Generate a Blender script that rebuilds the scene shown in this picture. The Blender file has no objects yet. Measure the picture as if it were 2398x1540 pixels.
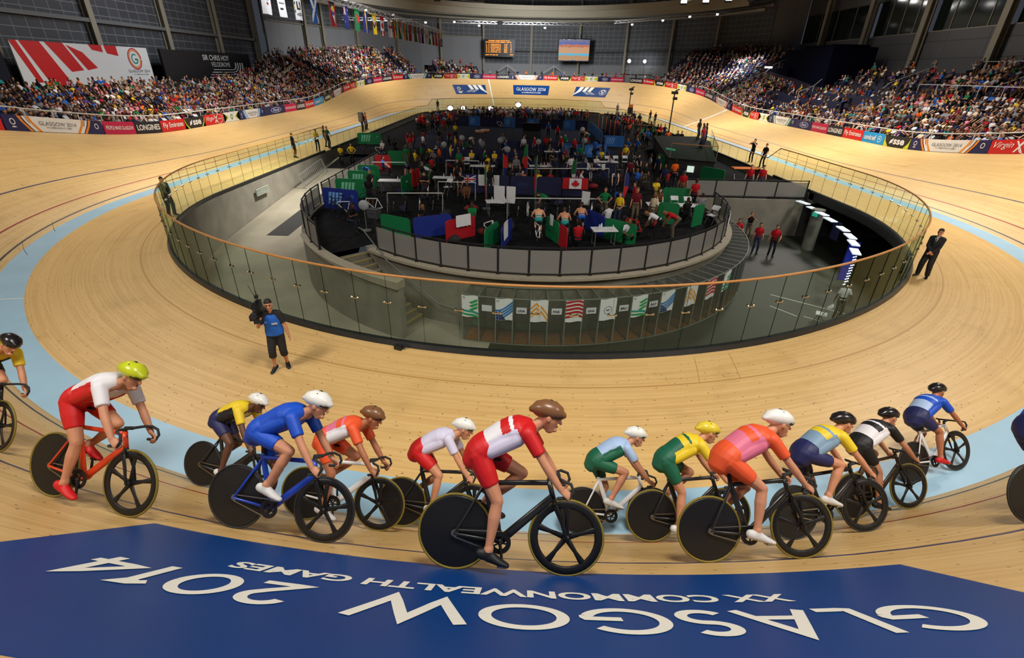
import bpy, math, random
import numpy as np
from mathutils import Vector, Matrix, Quaternion, noise
from math import sin, cos, pi, radians, atan2, sqrt, hypot

sc = bpy.context.scene
C = bpy.context.scene.collection
rnd = random.Random(7)
V = Vector

# ---------------------------------------------------------------- camera, world, lights, exposure
cam_d = bpy.data.cameras.new('camera'); cam = bpy.data.objects.new('camera', cam_d); C.objects.link(cam)
sc.camera = cam
cam_d.sensor_width = 36.0; cam_d.lens = 17.0; cam_d.clip_end = 400; cam_d.clip_start = 0.05
_p, _r, _y = radians(28.0), radians(-1.2), radians(-0.5)
_fw = V((sin(_y)*cos(_p), cos(_y)*cos(_p), -sin(_p)))
_rt = V((cos(_y), -sin(_y), 0)); _up = _rt.cross(_fw)
_rt2 = cos(_r)*_rt + sin(_r)*_up*-1
_rt2 = cos(_r)*_rt - sin(_r)*_up
_up2 = _rt2.cross(_fw)
M3 = Matrix((_rt2, _up2, -_fw)).transposed()
cam.matrix_world = Matrix.Translation((-0.8, 0, 6.3)) @ M3.to_4x4()

sc.view_settings.view_transform = 'Standard'; sc.view_settings.look = 'None'
sc.view_settings.gamma = 1; sc.view_settings.use_curve_mapping = False
sc.view_settings.exposure = 0.0
sc.cycles.max_bounces = 6; sc.cycles.diffuse_bounces = 2; sc.cycles.glossy_bounces = 2
sc.cycles.transmission_bounces = 2; sc.cycles.transparent_max_bounces = 24
sc.cycles.caustics_reflective = False; sc.cycles.caustics_refractive = False
sc.cycles.sample_clamp_indirect = 4.0

wd = bpy.data.worlds.new('hall'); sc.world = wd; wd.use_nodes = True
wd.node_tree.nodes['Background'].inputs[0].default_value = (0.72, 0.80, 1.0, 1)
wd.node_tree.nodes['Background'].inputs[1].default_value = 0.05

def area(x, y, z, tx, ty, tz, power, size=4.0, spread=120, col=(1, 0.94, 0.855)):
    l = bpy.data.lights.new('flood_or_fill_light', 'AREA'); l.energy = power; l.size = size; l.color = col  # serves the track floods and the added fills on walls, ramp and flags
    l.shape = 'SQUARE'; l.spread = radians(spread)
    o = bpy.data.objects.new('flood_or_fill_light', l); C.objects.link(o); o.location = (x, y, z)
    o.rotation_euler = (V((tx, ty, tz)) - V((x, y, z))).to_track_quat('-Z', 'Y').to_euler()
    return o
KL = 0.335
for (x, y, tx, ty, p) in [
        (-13, 1, -11, 9, 3100), (1, 3, 0, 8, 3000), (14, 1, 12, 9, 4000),
        (-22, 24, -21, 24, 3200), (23, 24, 22, 24, 6600),
        (-23, 44, -23, 44, 4800), (24, 44, 25, 44, 9500),
        (-23, 66, -23, 66, 4000), (24, 66, 25, 66, 9800),
        (-21, 88, -21, 90, 2900), (22, 88, 22, 90, 6400),
        (-10, 103, -10, 106, 2600), (10, 103, 11, 106, 2900),
        (0, 78, 0, 80, 1300)]:
    area(x, y, 16.5, tx, ty, 0, p*KL, 3.5, 132)
area(33, 90, 15, 35, 91, 6, 3900*KL, 1.8, 60, (0.80, 0.88, 1.0))          # the cool flood on the far right corner seats
area(-27, 62, 15.5, -45, 64, 9, 2300*KL, 5.0, 130, (.92, .95, 1))  # added fill that lifts the left wall, no fixture of the hall
area(-8, 34, 14, -17, 33, -1, 2600*KL, 2.0, 60)  # added fill that brightens the concrete of the left ramp
area(-11, 58, 15, -18, 60, 11, 1300*KL, 3.0, 110, (.95, .97, 1))  # added fill that brightens the row of hanging flags
area(-12, 44, 14.5, -20, 45, 11, 900*KL, 2.0, 90, (.95, .97, 1))  # added fill for the nearest flags on the truss
area(0, 98, 12.5, 2, 117, 17, 2200*KL, 5.0, 150, (1, .95, .86))  # added uplight that brightens the ring fascia from below
area(28, 60, 15.5, 46, 58, 9, 1200*KL, 5.0, 130, (1, .96, .9))  # added fill that lifts the right wall
area(-30, 45, 15, -34, 45, 3, 1500*KL, 4.0, 110)
area(-24, 92, 15, -30, 97, 5, 1800*KL, 4.0, 110)
area(0, 100, 13.5, 0, 125, 9, 3600*KL, 6.0, 130, (.92, .96, 1))  # added fill that lifts the far wall
area(-22, 92, 14.5, -36, 106, 9, 1500*KL, 4.0, 120, (.92, .96, 1))  # second added fill on the far wall, left side

# ---------------------------------------------------------------- materials
MATS = {}
def _bsdf(m): return m.node_tree.nodes['Principled BSDF']
def mat(name, col=(.5, .5, .5), rough=.6, metal=0.0, emit=0, noise_amt=0.0, noise_scale=5.0, coat=0.0, spec=None):
    if name in MATS: return MATS[name]
    m = bpy.data.materials.new(name); m.use_nodes = True
    b = _bsdf(m); b.inputs['Base Color'].default_value = (*col, 1); b.inputs['Roughness'].default_value = rough
    b.inputs['Metallic'].default_value = metal
    if spec is not None: b.inputs['Specular IOR Level'].default_value = spec
    if coat: b.inputs['Coat Weight'].default_value = coat; b.inputs['Coat Roughness'].default_value = .15
    if emit:
        b.inputs['Emission Color'].default_value = (*col, 1); b.inputs['Emission Strength'].default_value = emit
    if noise_amt:
        nt = m.node_tree
        tc = nt.nodes.new('ShaderNodeTexCoord'); n = nt.nodes.new('ShaderNodeTexNoise'); n.inputs['Scale'].default_value = noise_scale
        n.inputs['Detail'].default_value = 4
        r = nt.nodes.new('ShaderNodeMapRange'); r.inputs[1].default_value = .3; r.inputs[2].default_value = .7
        r.inputs[3].default_value = 1-noise_amt; r.inputs[4].default_value = 1+noise_amt
        mx = nt.nodes.new('ShaderNodeVectorMath'); mx.operation = 'SCALE'; mx.inputs[0].default_value = col
        nt.links.new(tc.outputs['Object'], n.inputs['Vector']); nt.links.new(n.outputs['Fac'], r.inputs[0])
        nt.links.new(r.outputs[0], mx.inputs['Scale']); nt.links.new(mx.outputs[0], b.inputs['Base Color'])
    MATS[name] = m
    return m
def s2l(r, g, b):
    f = lambda c: (c/255/12.92) if c/255 <= .04045 else ((c/255+.055)/1.055)**2.4
    return (f(r), f(g), f(b))
def objcol_mat(name, rough=.8):
    """cloth whose colour is the object's own colour"""
    m = bpy.data.materials.new(name); m.use_nodes = True; nt = m.node_tree
    oi = nt.nodes.new('ShaderNodeObjectInfo'); nt.links.new(oi.outputs['Color'], _bsdf(m).inputs['Base Color'])
    _bsdf(m).inputs['Roughness'].default_value = rough; _bsdf(m).inputs['Specular IOR Level'].default_value = .2
    MATS[name] = m; return m
def attr_mat(name, rough=.8):
    m = bpy.data.materials.new(name); m.use_nodes = True; nt = m.node_tree
    at = nt.nodes.new('ShaderNodeAttribute'); at.attribute_name = 'col'
    nt.links.new(at.outputs['Color'], _bsdf(m).inputs['Base Color'])
    _bsdf(m).inputs['Roughness'].default_value = rough; _bsdf(m).inputs['Specular IOR Level'].default_value = .2
    MATS[name] = m; return m
def rand_mat(name, cols, rough=.7):
    """one of several plain colours, picked per object"""
    m = bpy.data.materials.new(name); m.use_nodes = True; nt = m.node_tree
    oi = nt.nodes.new('ShaderNodeObjectInfo'); cr = nt.nodes.new('ShaderNodeValToRGB'); cr.color_ramp.interpolation = 'CONSTANT'
    el = cr.color_ramp.elements
    while len(el) < len(cols): el.new(.5)
    for i, c in enumerate(cols): el[i].position = i/len(cols); el[i].color = (*c, 1)
    nt.links.new(oi.outputs['Random'], cr.inputs[0]); nt.links.new(cr.outputs[0], _bsdf(m).inputs['Base Color'])
    _bsdf(m).inputs['Roughness'].default_value = rough; _bsdf(m).inputs['Specular IOR Level'].default_value = .25
    MATS[name] = m; return m

def glass_mat(name, tint, refl=.06):
    m = bpy.data.materials.new(name); m.use_nodes = True; nt = m.node_tree; nt.nodes.remove(_bsdf(m))
    tr = nt.nodes.new('ShaderNodeBsdfTransparent'); tr.inputs[0].default_value = (*tint, 1)
    gl = nt.nodes.new('ShaderNodeBsdfGlossy'); gl.inputs['Roughness'].default_value = .02; gl.inputs[0].default_value = (.9, 1, .95, 1)
    lw = nt.nodes.new('ShaderNodeLayerWeight'); lw.inputs[0].default_value = .5
    pw = nt.nodes.new('ShaderNodeMath'); pw.operation = 'POWER'; pw.inputs[1].default_value = 4; nt.links.new(lw.outputs['Facing'], pw.inputs[0])
    mu = nt.nodes.new('ShaderNodeMath'); mu.operation = 'MULTIPLY_ADD'; mu.inputs[1].default_value = .45; mu.inputs[2].default_value = refl; nt.links.new(pw.outputs[0], mu.inputs[0])
    ge = nt.nodes.new('ShaderNodeNewGeometry'); iv = nt.nodes.new('ShaderNodeMath'); iv.operation = 'SUBTRACT'; iv.inputs[0].default_value = 1; nt.links.new(ge.outputs['Backfacing'], iv.inputs[1])
    mk = nt.nodes.new('ShaderNodeMath'); mk.operation = 'MULTIPLY'; nt.links.new(mu.outputs[0], mk.inputs[0]); nt.links.new(iv.outputs[0], mk.inputs[1]); mu = mk
    mx = nt.nodes.new('ShaderNodeMixShader'); out = nt.nodes['Material Output']
    nt.links.new(mu.outputs[0], mx.inputs[0])
    nt.links.new(tr.outputs[0], mx.inputs[1]); nt.links.new(gl.outputs[0], mx.inputs[2]); nt.links.new(mx.outputs[0], out.inputs[0])
    MATS[name] = m; return m

# ---------------------------------------------------------------- mesh helpers
class MB:
    """collects shapes and links them as one mesh object"""
    def __init__(s): s.v = []; s.f = []; s.m = []; s.uv = None
    def add(s, vs, fs, mi=0):
        o = len(s.v); s.v += [tuple(p) for p in vs]; s.f += [tuple(i+o for i in f) for f in fs]; s.m += [mi]*len(fs); return s
    def box(s, c, size, rot=None, mi=0):
        hx, hy, hz = size[0]/2, size[1]/2, size[2]/2
        vs = [V((x, y, z)) for x in (-hx, hx) for y in (-hy, hy) for z in (-hz, hz)]
        if rot is not None:
            R = rot if isinstance(rot, Matrix) else Matrix.Rotation(rot, 3, 'Z')
            vs = [R @ p for p in vs]
        vs = [p + V(c) for p in vs]
        return s.add(vs, [(0, 1, 3, 2), (4, 6, 7, 5), (0, 4, 5, 1), (2, 3, 7, 6), (0, 2, 6, 4), (1, 5, 7, 3)], mi)
    def bar(s, a, b, w, h=None, up=(0, 0, 1), mi=0):
        """rectangular bar from a to b, w across, h along up"""
        a, b = V(a), V(b); h = w if h is None else h; d = (b-a); L = d.length
        if L < 1e-6: return s
        d.normalize(); up = V(up); x = d.cross(up)
        if x.length < 1e-4: x = d.cross(V((0, 1, 0)))
        x.normalize(); u = x.cross(d)
        vs = [p + x*sx*w/2 + u*su*h/2 for p in (a, b) for sx in (-1, 1) for su in (-1, 1)]
        return s.add(vs, [(0, 1, 3, 2), (4, 6, 7, 5), (0, 4, 5, 1), (2, 3, 7, 6), (0, 2, 6, 4), (1, 5, 7, 3)], mi)
    def sweep(s, pts, ab, side=None, n=10, round_ends=True, closed=False, mi=0):
        """tube of elliptical rings; ab: (half width, half depth) or radius per point (or one for all)"""
        pts = [V(p) for p in pts]; k = len(pts)
        if not isinstance(ab, (list, tuple)) or (len(ab) == 2 and not isinstance(ab[0], (list, tuple)) and k != 2): ab = [ab]*k
        ab = [(r, r) if not isinstance(r, (list, tuple)) else tuple(r) for r in ab]
        T = []
        for i in range(k):
            if closed: t = pts[(i+1) % k]-pts[i-1]
            else: t = pts[min(i+1, k-1)]-pts[max(i-1, 0)]
            T.append(t.normalized())
        sd = V(side) if side is not None and not isinstance(side, list) else None
        rings = []; prev = None
        for i in range(k):
            if isinstance(side, list): u = V(side[i])
            elif sd is not None: u = sd.copy()
            elif prev is not None: u = prev
            else: u = T[0].orthogonal()
            u = u - T[i]*u.dot(T[i])
            if u.length < 1e-5: u = T[i].orthogonal()
            u.normalize(); prev = u; w = T[i].cross(u)
            rings.append((pts[i], u, w, ab[i][0], ab[i][1], T[i]))
        if round_ends and not closed:
            e = []
            p, u, w, a, b, t = rings[0]; r = min(a, b)
            e = [(p-t*r*.92, u, w, a*.38, b*.38, t), (p-t*r*.62, u, w, a*.78, b*.78, t)]
            p, u, w, a, b, t = rings[-1]; r = min(a, b)
            rings = e + rings + [(p+t*r*.62, u, w, a*.78, b*.78, t), (p+t*r*.92, u, w, a*.38, b*.38, t)]
        vs = []
        for p, u, w, a, b, t in rings:
            for j in range(n):
                g = 2*pi*j/n; vs.append(p + u*a*cos(g) + w*b*sin(g))
        K = len(rings); fs = []
        for i in range(K if closed else K-1):
            for j in range(n):
                a0 = i*n+j; a1 = i*n+(j+1) % n; i2 = (i+1) % K
                fs.append((a0, a1, i2*n+(j+1) % n, i2*n+j))
        if not closed:
            fs.append(tuple(range(n-1, -1, -1))); fs.append(tuple((K-1)*n+j for j in range(n)))
        return s.add(vs, fs, mi)
    def ell(s, c, r, rot=None, nu=12, nv=8, mi=0):
        c = V(c); vs = [c + (rot @ V((0, 0, r[2])) if rot else V((0, 0, r[2])))]
        for i in range(1, nv):
            t = pi*i/nv
            for j in range(nu):
                g = 2*pi*j/nu; p = V((r[0]*sin(t)*cos(g), r[1]*sin(t)*sin(g), r[2]*cos(t)))
                vs.append(c + (rot @ p if rot else p))
        vs.append(c + (rot @ V((0, 0, -r[2])) if rot else V((0, 0, -r[2]))))
        fs = [(0, 1+j, 1+(j+1) % nu) for j in range(nu)]
        for i in range(nv-2):
            for j in range(nu):
                a = 1+i*nu+j; b = 1+i*nu+(j+1) % nu; fs.append((a, a+nu, b+nu, b))
        L = len(vs)-1; o = 1+(nv-2)*nu
        fs += [(L, o+(j+1) % nu, o+j) for j in range(nu)]
        return s.add(vs, fs, mi)
    def lathe(s, c, prof, n=16, rot=None, mi=0, caps=True):
        """profile [(r, z)] turned about z (or rot's z) through c"""
        c = V(c); vs = []
        for r, z in prof:
            for j in range(n):
                p = V((r*cos(2*pi*j/n), r*sin(2*pi*j/n), z)); vs.append(c + (rot @ p if rot else p))
        fs = [(i*n+j, i*n+(j+1) % n, (i+1)*n+(j+1) % n, (i+1)*n+j) for i in range(len(prof)-1) for j in range(n)]
        if caps: fs += [tuple(range(n-1, -1, -1)), tuple((len(prof)-1)*n+j for j in range(n))]
        return s.add(vs, fs, mi)
    def grid(s, rows, mi=0, loop=False):
        """rows of equally many points"""
        n = len(rows[0]); vs = [p for r in rows for p in r]; fs = []
        for i in range(len(rows)-1):
            for j in range(n if loop else n-1):
                fs.append((i*n+j, i*n+(j+1) % n, (i+1)*n+(j+1) % n, (i+1)*n+j))
        return s.add(vs, fs, mi)
    def slab(s, poly, dz, mi=0):
        """extrude a polygon (list of points) by the vector dz"""
        n = len(poly); a = [V(p) for p in poly]; b = [p+V(dz) for p in a]
        return s.add(a+b, [tuple(range(n-1, -1, -1)), tuple(range(n, 2*n))] + [(i, (i+1) % n, n+(i+1) % n, n+i) for i in range(n)], mi)
    def build(s, name, mats, parent=None, smooth=False, loc=None, rotz=None):
        me = s.mesh(name, mats, smooth); return link(name, me, parent, loc, rotz)
    def mesh(s, name, mats, smooth=False):
        me = bpy.data.meshes.new(name); me.from_pydata(s.v, [], s.f)
        mats = mats if isinstance(mats, (list, tuple)) else [mats]
        for m in mats: me.materials.append(m)
        if len(mats) > 1: me.polygons.foreach_set('material_index', s.m)
        if smooth: me.polygons.foreach_set('use_smooth', [True]*len(me.polygons))
        me.update(); return me
def link(name, me, parent=None, loc=None, rotz=None):
    o = bpy.data.objects.new(name, me); C.objects.link(o)
    if parent is not None: o.parent = parent
    if loc is not None: o.location = loc
    if rotz is not None: o.rotation_euler = (0, 0, rotz)
    return o
def empty(name, loc=(0, 0, 0), rotz=0):
    o = bpy.data.objects.new(name, None); C.objects.link(o); o.location = loc; o.rotation_euler = (0, 0, rotz); o.empty_display_size = .2
    return o
def tag(o, label, cat, group=None, kind=None):
    o['label'] = label; o['category'] = cat
    if group: o['group'] = group
    if kind: o['kind'] = kind
    return o
def struct(o): o['kind'] = 'structure'; return o
def dup(o, parent=None):
    """a thing, its parts and their sub-parts, sharing mesh data"""
    c = o.copy(); C.objects.link(c)
    if parent is not None: c.parent = parent
    for ch in o.children: dup(ch, c)
    return c
def text_mesh(txt, size=1.0, bold=0.0, shear=0.0, align='CENTER', spacing=1.0):
    """2-D triangles of a line of lettering: (verts [(x, y)], faces)"""
    cu = bpy.data.curves.new('lettering', 'FONT'); cu.body = txt; cu.size = size; cu.align_x = align; cu.offset = bold; cu.shear = shear
    cu.space_character = spacing; cu.resolution_u = 4
    ob = bpy.data.objects.new('lettering', cu)
    me = bpy.data.meshes.new_from_object(ob)
    vs = [(v.co.x, v.co.y) for v in me.vertices]; fs = [tuple(p.vertices) for p in me.polygons]
    bpy.data.objects.remove(ob); bpy.data.curves.remove(cu); bpy.data.meshes.remove(me)
    return vs, fs

# ---------------------------------------------------------------- the track: a 250 m loop, a = metres along its inner edge, w = metres up the bank
R0, LS, YC = 21.85, 56.0, 27.0
Q = R0*pi/2; TOT = 4*Q+2*LS; Y1 = YC+LS
def base(a):
    a %= TOT
    if a < Q: f = a/R0; return R0*sin(f), YC-R0*cos(f), sin(f), -cos(f)
    if a < Q+LS: return R0, YC+a-Q, 1.0, 0.0
    if a < 3*Q+LS: f = (a-Q-LS)/R0; return R0*cos(f), Y1+R0*sin(f), cos(f), sin(f)
    if a < 3*Q+2*LS: return -R0, Y1-(a-3*Q-LS), -1.0, 0.0
    f = (a-3*Q-2*LS)/R0; return -R0*cos(f), YC-R0*sin(f), -cos(f), -sin(f)
def bank(a):
    a %= TOT; d = min(a, TOT-a, abs(a-TOT/2)); t = min(1, max(0, (d-15)/35)); t = t*t*(3-2*t)
    return radians(43.7-31.2*t)
def off(a, d, z=0.0):
    x, y, nx, ny = base(a); return V((x+nx*d, y+ny*d, z))
def trk(a, w, h=0.0):
    """point on the track; h = height off the boards"""
    x, y, nx, ny = base(a)
    if w <= 0: return V((x+nx*w, y+ny*w, h))
    b = bank(a); d = w*cos(b)-h*sin(b); return V((x+nx*d, y+ny*d, w*sin(b)+h*cos(b)))
WT = 7.1
def arange(a0, a1, step):
    n = max(1, int(math.ceil(abs(a1-a0)/step))); return [a0+(a1-a0)*i/n for i in range(n+1)]
# ================================================================ THE SETTING
def sm(t): t = min(1, max(0, t)); return t*t*(3-2*t)
def gd(a):
    """how far inside the track's inner edge the glass balustrade stands"""
    a %= TOT; d = min(a, TOT-a); f = abs(a-TOT/2)
    return -5.3+.85*sm((d-10)/26) if d < f else -4.45
def gpt(a, e=0.0, z=0.0): return off(a, gd(a)+e, z)

# --- wood
def wood_mat():
    m = bpy.data.materials.new('pine boards'); m.use_nodes = True; nt = m.node_tree; b = _bsdf(m); L = nt.links.new
    uv = nt.nodes.new('ShaderNodeUVMap'); sp = nt.nodes.new('ShaderNodeSeparateXYZ'); L(uv.outputs[0], sp.inputs[0])
    def math_(op, a, bb=None, c=None):
        n = nt.nodes.new('ShaderNodeMath'); n.operation = op
        for i, x in enumerate((a, bb, c)):
            if x is None: continue
            if isinstance(x, (int, float)): n.inputs[i].default_value = x
            else: L(x, n.inputs[i])
        return n.outputs[0]
    def comb(x, y):
        n = nt.nodes.new('ShaderNodeCombineXYZ')
        for i, q in enumerate((x, y)):
            if isinstance(q, (int, float)): n.inputs[i].default_value = q
            else: L(q, n.inputs[i])
        return n.outputs[0]
    def noise_(vec, scale, detail=3):
        n = nt.nodes.new('ShaderNodeTexNoise'); n.inputs['Scale'].default_value = scale; n.inputs['Detail'].default_value = detail
        L(vec, n.inputs['Vector']); return n.outputs['Fac']
    u, v = sp.outputs[0], sp.outputs[1]
    row = math_('FLOOR', math_('MULTIPLY', v, 1/.042))
    wn = nt.nodes.new('ShaderNodeTexWhiteNoise'); wn.noise_dimensions = '1D'; L(row, wn.inputs['W'])
    seg = math_('FLOOR', math_('ADD', math_('MULTIPLY', u, .22), math_('MULTIPLY', wn.outputs['Value'], 7)))
    wn2 = nt.nodes.new('ShaderNodeTexWhiteNoise'); wn2.noise_dimensions = '2D'; L(comb(row, seg), wn2.inputs['Vector'])
    grain = noise_(comb(math_('MULTIPLY', u, 2.2), math_('MULTIPLY', v, 70)), 1.0, 4)
    big = noise_(comb(math_('MULTIPLY', u, .22), math_('MULTIPLY', v, .55)), 1.0, 3)
    stain = noise_(comb(math_('MULTIPLY', u, .9), math_('MULTIPLY', v, 1.1)), .8, 5)
    ramp = nt.nodes.new('ShaderNodeValToRGB'); e = ramp.color_ramp.elements
    e[0].position = .0; e[0].color = (.53, .325, .115, 1); e[1].position = 1; e[1].color = (.70, .475, .205, 1)
    e2 = e.new(.5); e2.color = (.625, .405, .158, 1)
    t = math_('ADD', math_('MULTIPLY', wn2.outputs['Value'], .55), math_('MULTIPLY', grain, .45))
    t = math_('ADD', t, math_('MULTIPLY', math_('SUBTRACT', big, .5), .5))
    L(t, ramp.inputs[0])
    # nail heads and short knots
    vo = nt.nodes.new('ShaderNodeTexVoronoi'); vo.inputs['Scale'].default_value = 1.0; vo.inputs['Randomness'].default_value = 1
    L(comb(math_('MULTIPLY', u, 4.6), math_('MULTIPLY', v, 12.0)), vo.inputs['Vector'])
    spk = math_('LESS_THAN', vo.outputs['Distance'], .12)
    wn3 = nt.nodes.new('ShaderNodeSeparateColor'); L(vo.outputs['Color'], wn3.inputs[0])
    spk = math_('MULTIPLY', spk, math_('GREATER_THAN', wn3.outputs[0], .35))
    gap = math_('LESS_THAN', math_('FRACT', math_('MULTIPLY', v, 1/.042)), .07)
    st = nt.nodes.new('ShaderNodeMapRange'); st.inputs[1].default_value = .56; st.inputs[2].default_value = .74; st.inputs[3].default_value = 1; st.inputs[4].default_value = .87
    L(stain, st.inputs[0])
    k = math_('MULTIPLY', math_('SUBTRACT', 1, math_('MULTIPLY', spk, .80)), math_('MULTIPLY', st.outputs[0], math_('SUBTRACT', 1, math_('MULTIPLY', gap, .10))))
    vm = nt.nodes.new('ShaderNodeVectorMath'); vm.operation = 'SCALE'; L(ramp.outputs[0], vm.inputs[0]); L(k, vm.inputs['Scale'])
    L(vm.outputs[0], b.inputs['Base Color'])
    rr = nt.nodes.new('ShaderNodeMapRange'); rr.inputs[3].default_value = .30; rr.inputs[4].default_value = .50; L(grain, rr.inputs[0])
    L(rr.outputs[0], b.inputs['Roughness']); b.inputs['Specular IOR Level'].default_value = .45
    MATS['pine boards'] = m; return m
WOOD = wood_mat()
BAND = mat('pale blue track paint', s2l(150, 186, 208), .4, noise_amt=.05, noise_scale=1.2)
LINEK = mat('black line paint', (.02, .02, .025), .4); LINER = mat('red line paint', s2l(140, 28, 22), .4); LINEB = mat('blue line paint', s2l(52, 50, 86), .4)
LINEW = mat('white line paint', (.8, .8, .76), .4); SEAM = mat('darker seam wood', (.44, .25, .08), .5)  # seam strips are simply a darker wood colour

rows_w = [('g', 0), (-3.95, 0), (-3.90, 4), (-.88, 0), (0, 1), (.19, 0), (.245, 2), (.85, 0), (.905, 3), (2.30, 0), (2.36, 5), (3.6, 0), (5.2, 0), (WT, 0)]
mb = MB(); uvs = []
A = arange(-132, TOT-132, .62)
for i, a in enumerate(A[:-1]):
    a2 = A[i+1]
    for j in range(len(rows_w)-1):
        q = []
        for aa, r in ((a, rows_w[j][0]), (a2, rows_w[j][0]), (a2, rows_w[j+1][0]), (a, rows_w[j+1][0])):
            w = gd(aa) if r == 'g' else r
            q.append(trk(aa, w)); uvs.append((aa, w))
        mb.add(q, [(0, 1, 2, 3)], rows_w[j+1][1])
o = mb.build('floor_track', [WOOD, BAND, LINEK, LINER, SEAM, LINEB]); struct(o)
uvl = o.data.uv_layers.new(name='UVMap'); uvl.data.foreach_set('uv', [c for p in uvs for c in p])
# merge the strips for smooth shading along the loop
me = o.data

def strip(name, pts4, m, lift=.004, n=8):
    """painted mark on the boards between track points (a, w): two edges"""
    (a0, w0), (a1, w1), (a2, w2), (a3, w3) = pts4
    mb = MB(); r1 = [trk(a0+(a1-a0)*i/n, w0+(w1-w0)*i/n, lift) for i in range(n+1)]; r2 = [trk(a3+(a2-a3)*i/n, w3+(w2-w3)*i/n, lift) for i in range(n+1)]
    mb.grid([r1, r2]); return struct(mb.build(name, m))
strip('floor_line', [(130.9, -.9), (130.9, 7.0), (130.7, 7.0), (130.7, -.9)], LINEW)
strip('floor_line', [(80.6, .0), (83.6, 7.0), (83.15, 7.0), (80.2, .0)], LINEW)
strip('floor_line', [(186.0, -.8), (185.6, 3.2), (185.5, 3.2), (185.9, -.8)], LINEW)
strip('floor_line', [(230.9, -.86), (230.4, .02), (230.35, .02), (230.85, -.86)], LINEW)
strip('floor_line', [(225.9, -.35), (224.5, .2), (224.46, .2), (225.86, -.35)], LINEK)
strip('floor_line', [(222.6, -.2), (221.6, .3), (221.57, .3), (222.56, -.2)], LINEK)
for aa in (4.9, 6.2):
    strip('floor_line', [(aa, -5.0), (aa-.6, -3.9), (aa-.62, -3.9), (aa-.02, -5.0)], SEAM)

# --- concrete, decks
CONC = mat('board marked concrete', s2l(128, 124, 112), .75, noise_amt=.16, noise_scale=1.1)
CONCF = mat('power floated concrete', s2l(132, 126, 110), .7, noise_amt=.18, noise_scale=.5)
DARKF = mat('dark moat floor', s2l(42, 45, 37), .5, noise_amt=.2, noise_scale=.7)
BLACKF = mat('black event carpet', (.010, .010, .011), .9, noise_amt=.3, noise_scale=3, spec=.06)
NAVYF = mat('slate matting', s2l(38, 42, 58), .85, spec=.1)
BLACK = mat('black powder coat', (.012, .012, .013), .45); BLKM = mat('black rubber', (.01, .01, .01), .7)
ZP, ZM = -.5, -2.8
def zramp(y): return ZM if y < 22 else min(ZP, ZM+(y-22)*.0885)
# moat floor: from the outer wall in to the pit wall, level at the near end and on the right, rising along the left
mb = MB(); rows = []
for a in arange(TOT-56, TOT+52, 1.5):
    p = off(a, gd(a)-.05); x, y = p.x, p.y
    if y > 27 and x > 0 and y > 31: continue
    if y <= 27: r = hypot(x, y-27); q = V((x*9.7/r, 27+(y-27)*9.7/r, 0))
    else: q = V((9.7 if x > 0 else -9.7, y, 0))
    z = zramp(y) if x < 0 else ZM
    rows.append([V((x, y, z)), V(((x+q.x)/2, (y+q.y)/2, z)), V((q.x, q.y, z))])
mb.grid(rows); struct(mb.build('floor_moat', CONCF))
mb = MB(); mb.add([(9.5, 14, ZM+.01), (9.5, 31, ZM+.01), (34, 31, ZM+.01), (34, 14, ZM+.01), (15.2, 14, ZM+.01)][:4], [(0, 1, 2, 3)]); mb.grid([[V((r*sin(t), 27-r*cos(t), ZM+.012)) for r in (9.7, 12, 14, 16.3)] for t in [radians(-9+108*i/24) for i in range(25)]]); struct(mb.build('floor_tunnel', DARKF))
# outer wall under the glass (open to the tunnel between two angles on the right)
OPEN0, OPEN1 = 22.0, 37.9
def curb_wall(a0, a1, name, zf):
    mb = MB(); r = []
    for a in arange(a0, a1, 1.2):
        p = off(a, gd(a)); q = off(a, gd(a)+.3); z = zf(p.x, p.y)
        r.append([V((q.x, q.y, -.03)), V((p.x, p.y, -.03)), V((p.x, p.y, z-.1)), V((q.x, q.y, z-.1))])
    mb.grid(r); mb.f += [tuple(range(4)), tuple(range(len(mb.v)-1, len(mb.v)-5, -1))]; mb.m += [0, 0]
    return struct(mb.build(name, CONC))
curb_wall(TOT-70, TOT-1, 'wall_left_ramp', lambda x, y: zramp(y))
curb_wall(TOT-1, TOT+OPEN0, 'wall_near_moat', lambda x, y: ZM)
curb_wall(OPEN1, TOT-70, 'wall_infield', lambda x, y: ZP)
# beam over the tunnel mouth, tunnel box
mb = MB(); r = []
for a in arange(OPEN0-.5, OPEN1+.5, 1):
    p = off(a, gd(a)); q = off(a, gd(a)+.5); r.append([V((p.x, p.y, -.03)), V((p.x, p.y, -.42)), V((q.x, q.y, -.42)), V((q.x, q.y, -.03))])
mb.grid(r, loop=True); struct(mb.build('trim_tunnel_lintel', mat('tunnel lintel', s2l(40, 42, 40), .6)))
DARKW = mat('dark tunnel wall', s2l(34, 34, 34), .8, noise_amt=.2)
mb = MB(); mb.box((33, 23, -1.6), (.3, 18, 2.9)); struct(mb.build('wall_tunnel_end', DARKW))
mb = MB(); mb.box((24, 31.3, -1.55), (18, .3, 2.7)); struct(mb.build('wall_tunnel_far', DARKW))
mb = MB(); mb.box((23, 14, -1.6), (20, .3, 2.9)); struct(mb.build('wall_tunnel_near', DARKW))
mb = MB(); mb.lathe((16.6, 28.3, ZM), [(.34, 0), (.34, 2.4)], 24); struct(mb.build('pillar_tunnel', mat('pale column', s2l(120, 122, 112), .7, noise_amt=.1), smooth=False))
mb = MB()
for (ax, ay, bx, by) in [(11.2, 21.2, 14.4, 18.6), (11.6, 18.9, 13.6, 17.1)]: mb.bar((ax, ay, ZM+.02), (bx, by, ZM+.02), .06, .012)
mb.bar((10.6, 19.9, ZM+.02), (11.3, 18.9, ZM+.02), .06, .012)
struct(mb.build('floor_marking_and_reflection', mat('pale marking and reflection', (.5, .52, .46), .6)))  # pale strips draw floor markings together with a painted reflection
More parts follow.
